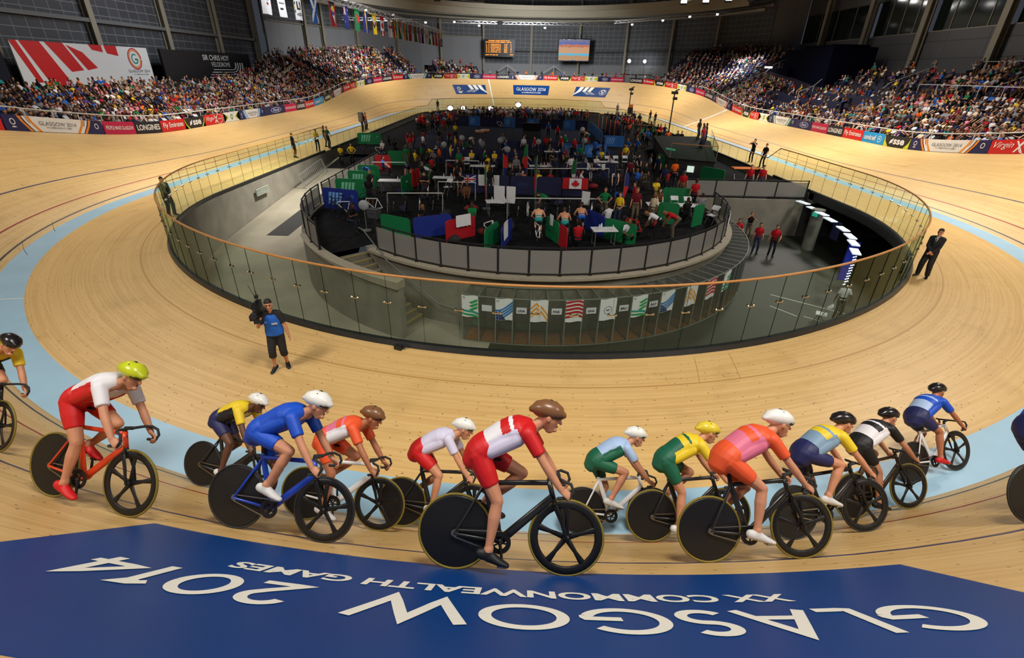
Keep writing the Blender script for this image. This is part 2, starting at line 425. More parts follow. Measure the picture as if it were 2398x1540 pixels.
# cross wall between the moat and the pit deck on the right
mb = MB(); mb.box((13.4, 31.15, -1.7), (7.6, .3, 2.4)); struct(mb.build('wall_cross', CONC))
# pit deck
RP = 10.1
def pit_outline(r, n=48):
    pts = [V((r*sin(t), 27-r*cos(t), 0)) for t in [(-pi/2+pi*i/n) for i in range(n+1)]]
    return pts
mb = MB(); near = [V((p.x, p.y, ZP)) for p in pit_outline(RP)]
mb.add([V((0, 27, ZP))]+near, [(0, k+1, k+2) for k in range(len(near)-1)])
mb.grid([[V((x, y, ZP)) for x in (xl, 0, xr)] for y, xl, xr in ((27, -10.1, 10.1), (31.2, -11.9, 10.1), (31.21, -11.9, 17.3), (45.4, -11.9, 17.3), (45.41, -16.9, 17.3), (48, -17.35, 17.3), (83, -17.35, 17.35), (90, -15.9, 15.9), (95, -12.8, 12.8), (98.3, -9, 9), (100.6, -2, 2))])
struct(mb.build('floor_pit', BLACKF))
# pit wall (concrete ring under the fence) with a pale coping; outer leaf on the left beside the stairs
def ring_wall(name, r0, r1, t0, t1, z0, z1, m, cap=None, zt=None):
    mb = MB(); rows = []
    n = max(6, int(abs(t1-t0)*20))
    for i in range(n+1):
        t = t0+(t1-t0)*i/n; zz = z1 if zt is None else z1+(zt-z1)*i/n
        rows.append([V((r*sin(t), 27-r*cos(t), z)) for r, z in ((r0, z0), (r0, zz), (r1, zz), (r1, z0))])
    mb.grid(rows, loop=True); mb.f += [(3, 2, 1, 0), tuple(range(len(mb.v)-4, len(mb.v)))]; mb.m += [0, 0]
    return struct(mb.build(name, m))
ring_wall('wall_pit', 9.8, 10.15, radians(-47), radians(92), ZM-.1, ZP+.02, CONC)
ring_wall('trim_pit_coping', 9.75, 10.35, radians(-44), radians(92), ZP-.04, ZP+.06, mat('pale concrete coping', s2l(150, 142, 124), .7, noise_amt=.08))
ring_wall('wall_stair_outer', 11.75, 12.05, radians(-90), radians(-25), ZM-.1, -.42, CONC, zt=-.78)
ring_wall('trim_stair_coping', 11.7, 12.15, radians(-62), radians(-24.8), -.44, -.38, mat('pale concrete coping', s2l(150, 142, 124)), zt=-.74)
mb = MB(); mb.box((-11.9, 36.3, -1.2), (.3, 18.6, 1.5)); struct(mb.build('wall_ramp_side', CONC))
mb = MB(); mb.add([(-12, 26.9, ZP+.003), (-10, 26.9, ZP+.003), (-10, 46, ZP+.003), (-12, 46, ZP+.003)], [(0, 1, 2, 3)])
n0 = radians(-90); n1 = radians(-47)
rr = [[V((r*sin(t), 27-r*cos(t), ZP+.003)) for r in (9.9, 11.8)] for t in [n0+(n1-n0)*i/14 for i in range(15)]]
mb.grid(rr); struct(mb.build('floor_pit_edge', BLACKF))
mb = MB(); pr = []
for t in range(9):
    k = t/8; y = 27.1+8.4*k; x0 = -15.4+.5*k
    pr.append([V((x0, y, zramp(y)+.012)), V((x0+1.25+.1*k, y, zramp(y)+.012)), V((x0+1.25+.1*k, y, zramp(y)+.002)), V((x0, y, zramp(y)+.002))])
mb.grid(pr, loop=True); tag(mb.build('rubber_mat', BLKM), 'black rubber mat laid across the concrete ramp', 'mat')
mb = MB(); mb.add([(-16.9, 41.5, zramp(41.5)+.01), (-12.05, 41.5, zramp(41.5)+.01), (-12.05, 48, ZP+.01), (-16.9, 48, ZP+.01)], [(0, 1, 2, 3)]); struct(mb.build('floor_ramp_carpet', BLACKF))
# stairs down to the moat
STEP = mat('stair concrete', s2l(112, 108, 92), .8, noise_amt=.1); YEL = mat('yellow nosing', s2l(150, 128, 40), .6)
NS = 13; st = empty('staircase', (-7.2, 19.5, ZP)); tag(st, 'curved concrete stairs with yellow nosings down to the moat', 'stairs')
st_in = st.matrix_world.inverted()
for k in range(NS):
    t0 = radians(-46.5+21*k/NS); t1 = radians(-46.5+21*(k+1)/NS); z = ZP-(k+1)*2.3/(NS+0)
    if z <= ZM+.02: break
    mb = MB(); q = [V((r*sin(t), 27-r*cos(t), ZM-.05)) for r, t in ((10.2, t0), (11.72, t0), (11.72, t1), (10.2, t1))]
    mb.slab([p-V((-7.2, 19.5, ZP)) for p in q], (0, 0, z-ZM+.05)); s_ = mb.build('step', STEP, st)
    mb = MB(); q = [V((r*sin(t), 27-r*cos(t), z+.001))-V((-7.2, 19.5, ZP)) for r, t in ((10.2, t1-.006), (11.72, t1-.006), (11.72, t1), (10.2, t1))]
    mb.slab(q, (0, 0, .006)); mb.build('nosing', YEL, s_)
STEEL = mat('brushed steel', (.42, .43, .42), .35, 1.0); GREYM = mat('grey steel', (.22, .23, .22), .5, .6)
mb = MB(); pts = [V((10.42*sin(t), 27-10.42*cos(t), z)) for t, z in [(radians(-46), .42), (radians(-44), .42), (radians(-36), -.55), (radians(-22), -1.85), (radians(-18.5), -1.9), (radians(-17), -1.98)]]
mb.sweep(pts, .024, n=8); tag(mb.build('stair_handrail', GREYM, smooth=True), 'thin grey steel handrail beside the curved concrete stairs', 'handrail')

# --- kerb, glass balustrades
GLASS = glass_mat('greenish balustrade glass', (.90, .955, .91), .02)
GEDGE = mat('green glass edge', s2l(20, 38, 30), .2)
OAK = mat('oak handrail', s2l(186, 130, 70), .4, noise_amt=.08, noise_scale=4)
KERB = mat('black steel kerb', (.014, .015, .016), .4, noise_amt=.2)
BRASS = mat('polished clamp', (.62, .58, .48), .2, 1.0)
def balustrade(label, a0, a1, H, step, clamps, group=None):
    m = gpt((a0+a1)/2, .06); root = empty('glass_balustrade', m); tag(root, label, 'balustrade')
    L = lambda p: V(p)-m
    mb = MB(); r = []
    for a in arange(a0, a1, .8): r.append([L(gpt(a, e, z)) for e, z in ((-.03, -.02), (-.03, .12), (.10, .12), (.16, .0), (.16, -.02))])
    mb.grid(r, loop=True); mb.f += [(4, 3, 2, 1, 0), tuple(range(len(mb.v)-5, len(mb.v)))]; mb.m += [0, 0]; kb = mb.build('kerb', KERB, root)
    mb = MB(); mb.sweep([L(gpt(a, .05, H+.01)) for a in arange(a0, a1, .6)], .032, n=8); mb.build('handrail', OAK, root, smooth=True)
    n = max(1, round((a1-a0)/step)); da = (a1-a0)/n
    panes, bolts, clamps_ = [], [], []
    for i in range(n):
        s0, s1 = a0+i*da+.006, a0+(i+1)*da-.006
        mb = MB(); ks = [s0, (s0+s1)/2, s1]
        rows = [[L(gpt(s, e, z)) for e, z in ((.044, .06), (.056, .06), (.056, H), (.044, H))] for s in ks]
        mb.grid(rows, loop=True); mb.add(rows[0], [(3, 2, 1, 0)], 1); mb.add(rows[-1], [(0, 1, 2, 3)], 1)
        panes.append(((s0+s1)/2, mb))
    dist = lambda a: (gpt(a)-V((-.8, 0, 0))).length
    panes.sort(key=lambda p: dist(p[0]))
    for a, mb in panes[:100]: mb.build('glass_pane', [GLASS, GEDGE], root)
    if len(panes) > 100:
        big = MB()
        for a, mb in panes[100:]: big.add(mb.v, mb.f)
        o = big.build('glass_pane', [GLASS], root); o['kind'] = 'stuff'
    if clamps:
        for i in sorted(range(1, n), key=lambda i: dist(a0+i*da))[:100]:
            a = a0+i*da; mb = MB(); x, y, nx, ny = base(a); tx, ty = -ny, nx
            R = Matrix(((tx, 0, nx), (ty, 0, ny), (0, 1, 0)))
            for sgn in (-1, 1):
                c0 = gpt(a+sgn*.11, .02, 1.18); mb.lathe(L(c0), [(.030, 0), (.034, .012), (.034, .05), (.026, .062)], 10, R)
            mb.bar(L(gpt(a-.11, .086, 1.18)), L(gpt(a+.11, .086, 1.18)), .022, .022); mb.build('clamp', BRASS, root)
    return root
balustrade('tall curved glass balustrade with oak handrail round the near moat', TOT-50.5, TOT+43.5, 1.9, 1.22, True)
balustrade('low glass balustrade with oak rail along the right straight', 45.0, 104.5, 1.05, 1.8, False)
balustrade('tall far glass balustrade round the distant bend behind the media crowd', 106.0, 150.0, 1.9, 2.0, False)
balustrade('low glass balustrade with oak rail along the left straight', 151.5, TOT-52, 1.05, 1.8, False)
# sloped end panes where the tall glass steps down
def step_pane(a0, a1, h0, h1, label):
    m = gpt((a0+a1)/2, .05); mb = MB(); L = lambda p: V(p)-m
    rows = [[L(gpt(s, e, z)) for e, z in ((.044, .0), (.056, .0), (.056, h), (.044, h))] for s, h in ((a0, h0), (a1, h1))]
    mb.grid(rows, loop=True); root = empty('glass_balustrade', m); tag(root, label, 'balustrade'); mb.build('glass_pane', [GLASS], root)
    mb = MB(); mb.sweep([L(gpt(a0, .05, h0+.01)), L(gpt(a1, .05, h1+.01))], .03, n=8); mb.build('handrail', OAK, root)
step_pane(43.5, 45, 1.9, 1.05, 'sloping glass end of the tall balustrade on the right straight')
step_pane(104.5, 106, 1.05, 1.9, 'sloping glass end joining the far bend balustrade on the right')
step_pane(150, 151.5, 1.9, 1.05, 'sloping glass end joining the far bend balustrade on the left')
step_pane(TOT-52, TOT-50.5, 1.05, 1.9, 'sloping glass end of the tall balustrade on the left straight')

# --- stands: stepped terraces behind the fence
TREAD = mat('dark terrace tread', s2l(34, 28, 48), .8)
def dF(a): return WT*cos(bank(a))
def zF(a): return WT*sin(bank(a))
def row_pos(side, a, k):
    """floor point of row k of a stand at loop position a"""
    z0 = zF(a)
    if side == 'left':
        rise = .25+.15*sm((166-a)/9)
        return dF(a)+1.5+.85*k, z0-.15+rise*k
    rise = .33+.07*sm((a-70)/25)
    up = 0 if k < 9 else .5
    return dF(a)+1.4+.85*k, z0-.7*sm((a-84)/16)+rise*k+up
def terrace(name, side, a0, a1, K):
    mb = MB(); rows = []
    for a in arange(a0, a1, 2.0):
        r = [off(a, row_pos(side, a, 0)[0]-.9, zF(a)-.5)]
        for k in range(K):
            d, z = row_pos(side, a, k); r += [off(a, d-.42, r[-1].z), off(a, d-.42, z)]
        d, z = row_pos(side, a, K-1); r += [off(a, d+1.2, z), off(a, d+1.2, z-3)]
        rows.append(r)
    mb.grid(rows); return struct(mb.build(name, TREAD))
mb = MB(); mb.grid([[off(a, dF(a)+.02, zF(a)-.02), off(a, dF(a)+.02, zF(a)-.30), off(a, dF(a)+9, zF(a)-.30)] for a in arange(-37, 30, 1.5)]); struct(mb.build('floor_near_walkway', TREAD))
NL, NC, NR = 11, 12, 16
terrace('floor_stand_left', 'left', 176, 226, NL)
terrace('floor_stand_left_bend', 'left', 158.6, 175.5, NC)
terrace('floor_stand_left_corner', 'left', 141, 158.4, NC)
terrace('floor_stand_left_block', 'left', 131.5, 138.5, 7)
terrace('floor_stand_right', 'right', 30, 76, NR)
terrace('floor_stand_right_corner', 'right', 77, 105, NR)

# --- hall walls
def louvre_mat(name, col, line, sx, sz, rough=.6):
    """panel grid of a clad wall: thin pale joints"""
    m = bpy.data.materials.new(name); m.use_nodes = True; nt = m.node_tree; b = _bsdf(m)
    uv = nt.nodes.new('ShaderNodeUVMap'); br = nt.nodes.new('ShaderNodeTexBrick'); br.offset = 0; br.inputs['Scale'].default_value = 1
    br.inputs['Brick Width'].default_value = sx; br.inputs['Row Height'].default_value = sz; br.inputs['Mortar Size'].default_value = .045
    br.inputs['Mortar Smooth'].default_value = .3
    br.inputs['Color1'].default_value = (*col, 1); br.inputs['Color2'].default_value = (col[0]*.82, col[1]*.82, col[2]*.82, 1); br.inputs['Mortar'].default_value = (*line, 1)
    nt.links.new(uv.outputs[0], br.inputs['Vector']); nt.links.new(br.outputs['Color'], b.inputs['Base Color']); b.inputs['Roughness'].default_value = rough
    MATS[name] = m; return m
def wall(name, pts, z0, z1, m, out=.35):
    """vertical wall along plan points with thickness, uv in metres"""
    mb = MB(); uv = []; s = 0
    for (x0, y0), (x1, y1) in zip(pts[:-1], pts[1:]):
        l = hypot(x1-x0, y1-y0); nx, ny = -(y1-y0)/l*out, (x1-x0)/l*out
        mb.add([(x0, y0, z0), (x1, y1, z0), (x1, y1, z1), (x0, y0, z1)], [(0, 1, 2, 3)]); uv += [(s, z0), (s+l, z0), (s+l, z1), (s, z1)]
        mb.add([(x0+nx, y0+ny, z0), (x1+nx, y1+ny, z0), (x1+nx, y1+ny, z1), (x0+nx, y0+ny, z1)], [(3, 2, 1, 0)]); uv += [(s, z1), (s+l, z1), (s+l, z0), (s, z0)]
        s += l
    o = mb.build(name, m); u = o.data.uv_layers.new(name='UVMap'); u.data.foreach_set('uv', [c for p in uv for c in p]); return struct(o)
mb = MB(); mb.box((-42.6, 57, 2.15), (.9, 52, 4.6)); struct(mb.build('wall_left_stand_back', DARKW))
LOUV = louvre_mat('dark louvre cladding', s2l(74, 76, 82), s2l(124, 126, 130), 1.5, .82)
LOUVF = louvre_mat('grey louvre cladding', s2l(92, 96, 102), s2l(138, 142, 146), 1.15, .8)
PALE = louvre_mat('pale grey wall panel', s2l(150, 152, 156), s2l(128, 130, 134), 3.6, 30)
DARKP = mat('dark plinth panel', s2l(30, 31, 34), .8)
wall('wall_left', [(-45, 20), (-45, 91.5)], 2, 21, LOUV)
arc = lambda t0, t1, n, R=43: [(R*sin(radians(t)), 83+R*cos(radians(t))) for t in [t0+(t1-t0)*i/n for i in range(n+1)]]
wall('wall_far', arc(-80, 72, 60), 10.9, 21, LOUVF)
wall('wall_far_pale', arc(-80, -13, 30, 42.9), 3, 12.9, PALE)
wall('wall_far_plinth', arc(-13, 72, 40, 42.9), 3, 7.9, PALE)
wall('wall_far_lower', arc(-13, 72, 40, 43), 7.5, 11, LOUVF)
RPAN = louvre_mat('right wall panel', s2l(104, 104, 106), s2l(74, 74, 76), 5.5, 1.7)
wall('wall_right_return', [(40.8, 96.5), (46.3, 96)], 2, 21, PALE)
wall('wall_right', [(46, 96), (46, 20)], 2, 11.2, RPAN)
wall('wall_right_upper', [(46.4, 96), (46.4, 20)], 15.2, 21, RPAN)
mb = MB(); mb.box((0, 70, 21.2), (110, 130, .3)); struct(mb.build('ceiling', mat('dark roof deck', s2l(40, 40, 42), .9)))
COL = mat('cream steelwork', s2l(158, 150, 132), .6)
def column(x, y, z0, z1, ang, w=.5, d=.55):
    mb = MB(); R = Matrix.Rotation(ang, 3, 'Z')
    for c, s in (((0, d/2), (w, .08)), ((0, -d/2), (w, .08)), ((0, 0), (.08, d))):
        p = R @ V((c[0], c[1], 0)); mb.box((x+p.x, y+p.y, (z0+z1)/2), (s[0], s[1], z1-z0), R)
    return struct(mb.build('column', COL))
for y in (45.5, 57, 68.7, 80.2, 91.6): column(-44.6, y, 3, 21, pi/2, .7)
for t in (-67.5, -62, -51.5, -39, -26, -13, 1.5, 16, 30, 43.5, 57): column(42.4*sin(radians(t)), 83+42.4*cos(radians(t)), 3, 21, -radians(t), .45)
for y in (33.5, 44.6, 55.7, 66.5, 77.2, 88): column(45.4, y, 3, 21, pi/2, .75)
for z, t in ((10.1, .35),): 
    mb = MB(); mb.box((-44.5, 56, z), (.3, 72, t)); struct(mb.build('trim_wall_rail_left', mat('grey rail', s2l(110, 112, 112), .5)))
mb = MB(); mb.sweep([V((x, y, 10.4)) for x, y in arc(-13, 72, 40, 42.5)], (.12, .25), side=V((0, 0, 1)), n=4, round_ends=False); struct(mb.build('trim_wall_rail_far', mat('grey rail')))
mb = MB(); mb.sweep([V((x, y, 12.95)) for x, y in arc(-80, -13, 40, 42.6)], (.1, .1), n=4, round_ends=False); struct(mb.build('trim_pale_wall_cap', COL))
for x0, z0, x1, z1, x2, z2 in ((-7.6, 5.6, -4.1, 7.6, -.6, 5.4), (3.0, 5.6, 6.3, 7.6, 9.4, 5.7)):
    mb = MB(); mb.bar((x0, 123.6, z0), (x1, 123.6, z1), .16); mb.bar((x1, 123.6, z1), (x2, 123.6, z2), .16); mb.bar((x1, 123.6, z1-2.2), (x1, 123.6, z1), .14); struct(mb.build('trim_wall_brace', mat('white brace', s2l(190, 188, 180), .6)))
# windows of the right-hand gallery
WING = mat('dark gallery glass', (.012, .018, .016), .08)
for i, (y0, y1) in enumerate([(34, 44.2), (45, 55.3), (56.1, 66.1), (66.9, 76.8), (77.6, 95.6)]):
    mb = MB(); mb.box((46.3, (y0+y1)/2, 13.2), (.1, y1-y0, 4)); w = struct(mb.build(f'window_{i+1}', WING))
    mb = MB()
    for k in range(1, 4): mb.box((0, 0, 0), (.12, .1, 4)); mb.v[-8:] = [(p[0]+46.25, p[1]+y0+(y1-y0)*k/4, p[2]+13.2) for p in mb.v[-8:]]
    mb.box((46.2, (y0+y1)/2, 11.15), (.3, y1-y0, .3)); struct(mb.build('window_frame', COL))
    mb = MB()
    for k in range(6): mb.box((46.9+.3*(k % 2), y0+1+(y1-y0-2)*k/5+.4*rnd.random(), 13.8+.7*rnd.random()), (.1, .5, .25))
# ================================================================ FENCE BOARDS, TRACK BANNERS, SCREENS, FLAGS, ROOF STEELWORK
WHITE = mat('white vinyl', (.80, .80, .80), .5); NAVY = mat('navy vinyl', s2l(22, 26, 84), .5); PINK = mat('crimson pink vinyl', s2l(190, 14, 74), .5)
INK = mat('dark navy vinyl', s2l(20, 22, 40), .5); RED = mat('red vinyl', s2l(206, 24, 26), .5); BLK = mat('black vinyl', (.012, .012, .014), .5)
GRN = mat('green vinyl', s2l(20, 130, 60), .5); LIME = mat('lime vinyl', s2l(196, 206, 40), .5); CYAN = mat('cyan vinyl', s2l(20, 146, 214), .5)
ORA = mat('orange vinyl', s2l(232, 138, 36), .5); FBLUE = mat('oval blue vinyl', s2l(20, 54, 128), .5); GREYV = mat('grey vinyl', s2l(120, 120, 128), .5)
SKYB = mat('sky blue vinyl', s2l(60, 150, 220), .5); TEAL = mat('teal vinyl', s2l(20, 140, 120), .5); GOLD = mat('gold vinyl', s2l(236, 190, 40), .5)
CLOTHW = mat('white cloth', (.72, .72, .74), .8)

def uvtext(mb, P, txt, box, mi, bold=0.0, shear=0.0, mirror=False):
    """lettering filling box (u0, v0, u1, v1) of the surface P(u, v)"""
    vs, fs = text_mesh(txt, 1.0, bold, shear)
    xs = [v[0] for v in vs]; ys = [v[1] for v in vs]; x0, x1, y0, y1 = min(xs), max(xs), min(ys), max(ys)
    u0, v0, u1, v1 = box
    mb.add([P(u0+(u1-u0)*(x-x0)/(x1-x0), v0+(v1-v0)*(y-y0)/(y1-y0)) for x, y in vs], fs, mi)
def disc(cu, cv, ru, rv, n=20, t0=0, t1=2*pi): return [(cu+ru*cos(t0+(t1-t0)*i/n), cv+rv*sin(t0+(t1-t0)*i/n)) for i in range(n if t1-t0 > 6.2 else n+1)]
def ringq(cu, cv, r0, r1, asp, n=24, t0=0, t1=2*pi):
    """quads of a ring; asp = v/u scale"""
    out = []
    for i in range(n):
        a, b = t0+(t1-t0)*i/n, t0+(t1-t0)*(i+1)/n
        out.append([(cu+r*cos(t), cv+r*asp*sin(t)) for r, t in ((r0, a), (r1, a), (r1, b), (r0, b))])
    return out
BH = .82
ORDN = ['first', 'second', 'third', 'fourth', 'fifth', 'sixth', 'seventh', 'eighth', 'ninth', 'tenth', 'eleventh', 'twelfth', 'thirteenth', 'fourteenth', 'fifteenth', 'sixteenth', 'seventeenth', 'eighteenth', 'nineteenth', 'twentieth']
for i in range(21, 100):
    ORDN.append({2: 'twenty', 3: 'thirty', 4: 'forty', 5: 'fifty', 6: 'sixty', 7: 'seventy', 8: 'eighty', 9: 'ninety'}[i//10]+('' if i % 10 == 0 else '-'+ORDN[i % 10-1]) if i % 10 else {3: 'thirtieth', 4: 'fortieth', 5: 'fiftieth', 6: 'sixtieth', 7: 'seventieth', 8: 'eightieth', 9: 'ninetieth'}[i//10])
BDESC = dict(P='pink', L='dark navy serif-lettered', E='red slogan', S='black and green', V='red oval-logo', B='white starburst', F='navy oval-badge', U='cyan', GO='white and orange', GB='white and blue', GG='white and green', GR='white and maroon')
nb = {}
def board(kind, aL, aR):
    W = (off((aL+aR)/2-.5, dF((aL+aR)/2))-off((aL+aR)/2+.5, dF((aL+aR)/2))).length*(aL-aR)
    am = (aL+aR)/2; m = off(am, dF(am)+.03, zF(am))
    def P(u, v, e=.0): a = aL+(aR-aL)*u; return off(a, dF(a)+.03-e, zF(a)+.01+BH*v)-m
    base = dict(P=PINK, L=INK, E=RED, S=BLK, V=RED, B=WHITE, F=NAVY, U=CYAN, GO=NAVY, GB=NAVY, GG=NAVY, GR=NAVY)[kind]
    ms = [base, WHITE, ORA, GRN, LIME, FBLUE, GREYV, GOLD, SKYB, TEAL, RED]
    mb = MB(); n = 6
    mb.grid([[P(i/n, 0), P(i/n, 1), P(i/n, 1, -.05), P(i/n, 0, -.05)] for i in range(n+1)], loop=True)
    mb.f += [(3, 2, 1, 0), tuple(range(4*n, 4*n+4))]; mb.m += [0, 0]
    lay = [.006]; asp = W/BH
    def clip(pts, u, s):
        out = []
        for i in range(len(pts)):
            a, b = pts[i-1], pts[i]; da, db = (a[0]-u)*s, (b[0]-u)*s
            if (da < 0) != (db < 0): t = da/(da-db); out.append((u, a[1]+(b[1]-a[1])*t))
            if db >= 0: out.append(b)
        return out
    def poly(pts, mi):
        u0, u1 = min(p[0] for p in pts), max(p[0] for p in pts); k = max(1, int((u1-u0)*asp/.9)) if len(pts) < 7 else 1
        for i in range(k):
            q = pts if k == 1 else clip(clip(pts, u0+(u1-u0)*i/k, 1), u0+(u1-u0)*(i+1)/k, -1)
            if len(q) > 2: mb.add([P(u, v, lay[0]) for u, v in q], [tuple(range(len(q)))], mi)
    tb = MB()
    def text(t, box, mi=1, bold=0, shear=0): uvtext(tb, lambda u, v: P(u, v, .022), t, box, mi, bold, shear)
    asp = W/BH
    if kind == 'P': text('PEOPLE MAKE GLASGOW', (.06, .36, .94, .66), 1, .01)
    elif kind == 'L': text('LONGINES', (.06, .28, .94, .76), 1, .02)
    elif kind == 'E': text('Fly Emirates', (.08, .22, .92, .8), 1, .015)
    elif kind == 'U':
        text('unicef', (.10, .28, .64, .78), 1, .02)
        for q in ringq(.79, .5, .075, .09, asp): poly(q, 1)
        poly(disc(.79, .52, .03, .03*asp*.8, 12), 1)
    elif kind == 'S':
        poly([(0, 0), (.2, 0), (.06, .45), (0, .95)], 4); poly([(0, 0), (.13, 0), (.04, .35), (0, .7)], 3)
        poly([(1, 0), (.8, 0), (.94, .45), (1, .95)], 4); poly([(1, 0), (.87, 0), (.96, .35), (1, .7)], 3)
        poly([(.22, .25), (.33, .38), (.36, .8), (.24, .55)], 1)
        text('sse', (.38, .26, .8, .72), 1, .03)
    elif kind == 'V':
        text('Virgin', (.08, .3, .48, .85), 1, .0, .4); text('media', (.68, .44, .88, .6), 1, .01)
        lay[0] = .01
        for q in ringq(.76, .5, .165, .18, asp*.72): poly(q, 1)
        poly([(.50, .12), (.54, .12), (.69, .9), (.655, .9)], 1); poly([(.50, .88), (.535, .9), (.69, .1), (.66, .1)], 1)
    elif kind == 'B':
        for j, (c, w) in enumerate([(4, .5), (3, .36)]):
            for s in (0, 1):
                for k in range(4):
                    v = .12+.25*k; poly([(s, v-.13), (s, v+.13), (s+(w*.62 if s == 0 else -w*.62), .5+.1*(v-.5))], c)
        lay[0] = .01
        poly([(.5+(.10 if i % 2 else .065)*cos(i*pi/9), .5+(.10 if i % 2 else .065)*asp*sin(i*pi/9)) for i in range(18)], 3)
        lay[0] = .013; poly(disc(.5, .5, .05, .05*asp, 14), 4); lay[0] = .016; poly(disc(.5, .5, .028, .028*asp, 12), 1)
        text('bp', (.60, .74, .66, .93), 3)
    elif kind == 'F':
        lay[0] = .008; poly(disc(.56, .5, .25, .33), 1); lay[0] = .011; poly(disc(.56, .5, .235, .29), 5)
        text('Ford', (.42, .34, .70, .68), 1, .01, .2)
    else:
        c = dict(GO=2, GB=8, GG=9, GR=10)[kind]
        poly([(.26, .02), (.74, .02), (.80, 1), (.20, 1)], 1)
        for s in (0, 1):
            X = lambda u: u if s == 0 else 1-u
            for k in range(3):
                u = .155+.04*k; lay[0] = .009+.001*k
                q = [(X(u+.055), .02), (X(u+.03+.055), .02), (X(u+.02), .62), (X(u), .98), (X(u-.028), .98), (X(u-.005), .62)]
                poly(q, c if k != 1 else 1)
        lay[0] = .012
        for cu in (.075, .925):
            for q in ringq(cu, .58, .017, .024, asp): poly(q, 1)
            if cu < .5: poly([(cu-.02, .22), (cu+.02, .22), (cu+.014, .3), (cu-.014, .3)], 1)
        text('GLASGOW 2014', (.31, .46, .69, .72), 6); text('XX COMMONWEALTH GAMES', (.37, .28, .63, .38), 6, .01)
    o = mb.build('advertising_board', ms); o.location = m
    if tb.v: tb.build('lettering', ms, o)
    side = 'left straight' if am > Q*3+LS*.9+8 else 'left bend' if am > 140 else 'far bend' if am > 98 else 'right bend' if am > 84 else 'right straight'
    key = (BDESC[kind], side); nb.setdefault(key, []).append(o); o['category'] = 'advertising board'; o['group'] = 'advertising boards along the track fence'
    return o
BR = [(107.25, 104.95, 'L'), (104.9, 102.85, 'E'), (102.8, 100.8, 'S'), (100.75, 98.45, 'V'), (98.4, 96.5, 'B'), (96.4, 94.4, 'F'), (94.35, 92.1, 'P'), (92.0, 89.5, 'L'), (89.4, 82.8, 'GR'), (82.2, 78.8, 'E'), (78.75, 76.1, 'S'), (76.05, 73.55, 'V'), (73.5, 70.7, 'B'), (70.65, 64.5, 'GG'), (64.45, 61.1, 'F'), (61.05, 58.2, 'P'), (58.15, 55.6, 'L'), (55.55, 52.7, 'E'), (52.65, 49.9, 'U'), (49.85, 46.95, 'S'), (46.9, 40.0, 'GO'), (39.95, 36.6, 'V'), (36.5, 33.5, 'B'),
      (157.1, 155.6, 'V'), (155.5, 153.5, 'B'), (153.4, 151.7, 'F'), (151.6, 149.75, 'P'), (149.7, 147.8, 'L'), (147.7, 145.7, 'E'), (145.6, 140.6, 'GG'), (140.5, 138.3, 'S'), (138.25, 136.15, 'V'), (136.1, 133.9, 'B'), (133.85, 131.8, 'F'), (131.75, 129.5, 'P'), (129.45, 127.35, 'L'), (127.2, 121.9, 'GO'), (121.8, 119.45, 'E'), (119.4, 117.25, 'S'), (117.2, 115.05, 'V'), (115, 112.8, 'B'), (112.75, 110.65, 'F'), (110.6, 108.3, 'P'),
      (214.6, 207.7, 'GO'), (207.6, 204.7, 'P'), (204.65, 201.85, 'L'), (201.8, 198.85, 'E'), (198.8, 196.0, 'S'), (195.95, 192.95, 'V'), (192.9, 190.05, 'B'), (190.0, 184.85, 'GB'), (184.8, 179.65, 'F'), (179.6, 176.3, 'P'), (176.25, 173.6, 'L'), (173.55, 170.5, 'E'), (170.45, 167.2, 'U'), (167.15, 164.1, 'S'), (164.0, 159.2, 'GR'), (159.1, 157.2, 'E'), (218, 214.7, 'V')]
for aL, aR, k in sorted(BR): board(k, aL, aR)
for (d, side), os_ in nb.items():
    for i, o in enumerate(os_):
        o['label'] = f'{d} fence board on the {side}' if len(os_) == 1 else f'{d} fence board on the {side}, {ORDN[i]} of {len(os_)} from the right'
# white guard rail above the boards
RAILW = mat('white guard rail', (.62, .62, .60), .4)
def guard_rail(a0, a1, label):
    am = (a0+a1)/2; m = off(am, dF(am)+.25, zF(am)); root = empty('guard_rail', m); tag(root, label, 'rail'); mb = MB()
    P = lambda a, z: off(a, dF(a)+.25, zF(a)+z)-m
    mb.sweep([P(a, 1.22) for a in arange(a0, a1, 1.5)], .04, n=6); mb.build('rail', RAILW, root)
    for a in arange(a0+.5, a1-.5, 1.9):
        mb = MB(); mb.bar(P(a, .0), P(a, 1.2), .05); mb.build('post', RAILW, root)
guard_rail(158, 219, 'white tubular guard rail above the boards of the left straight')
guard_rail(32, 94, 'white tubular guard rail above the boards of the right straight')
mb = MB(); m0 = off(126, dF(126)+.25, zF(126)); mb.sweep([off(a, dF(a)+.25, zF(a)+1.05)-m0 for a in arange(95, 157, 1.5)], .035, n=6)
root = empty('guard_rail', m0); tag(root, 'grey guard rail behind the boards of the far bend', 'rail'); mb.build('rail', GREYM, root)
for a in arange(96, 156, 3):
    mb = MB(); mb.bar(off(a, dF(a)+.25, zF(a)-.2)-m0, off(a, dF(a)+.25, zF(a)+1.05)-m0, .04); mb.build('post', GREYM, root)

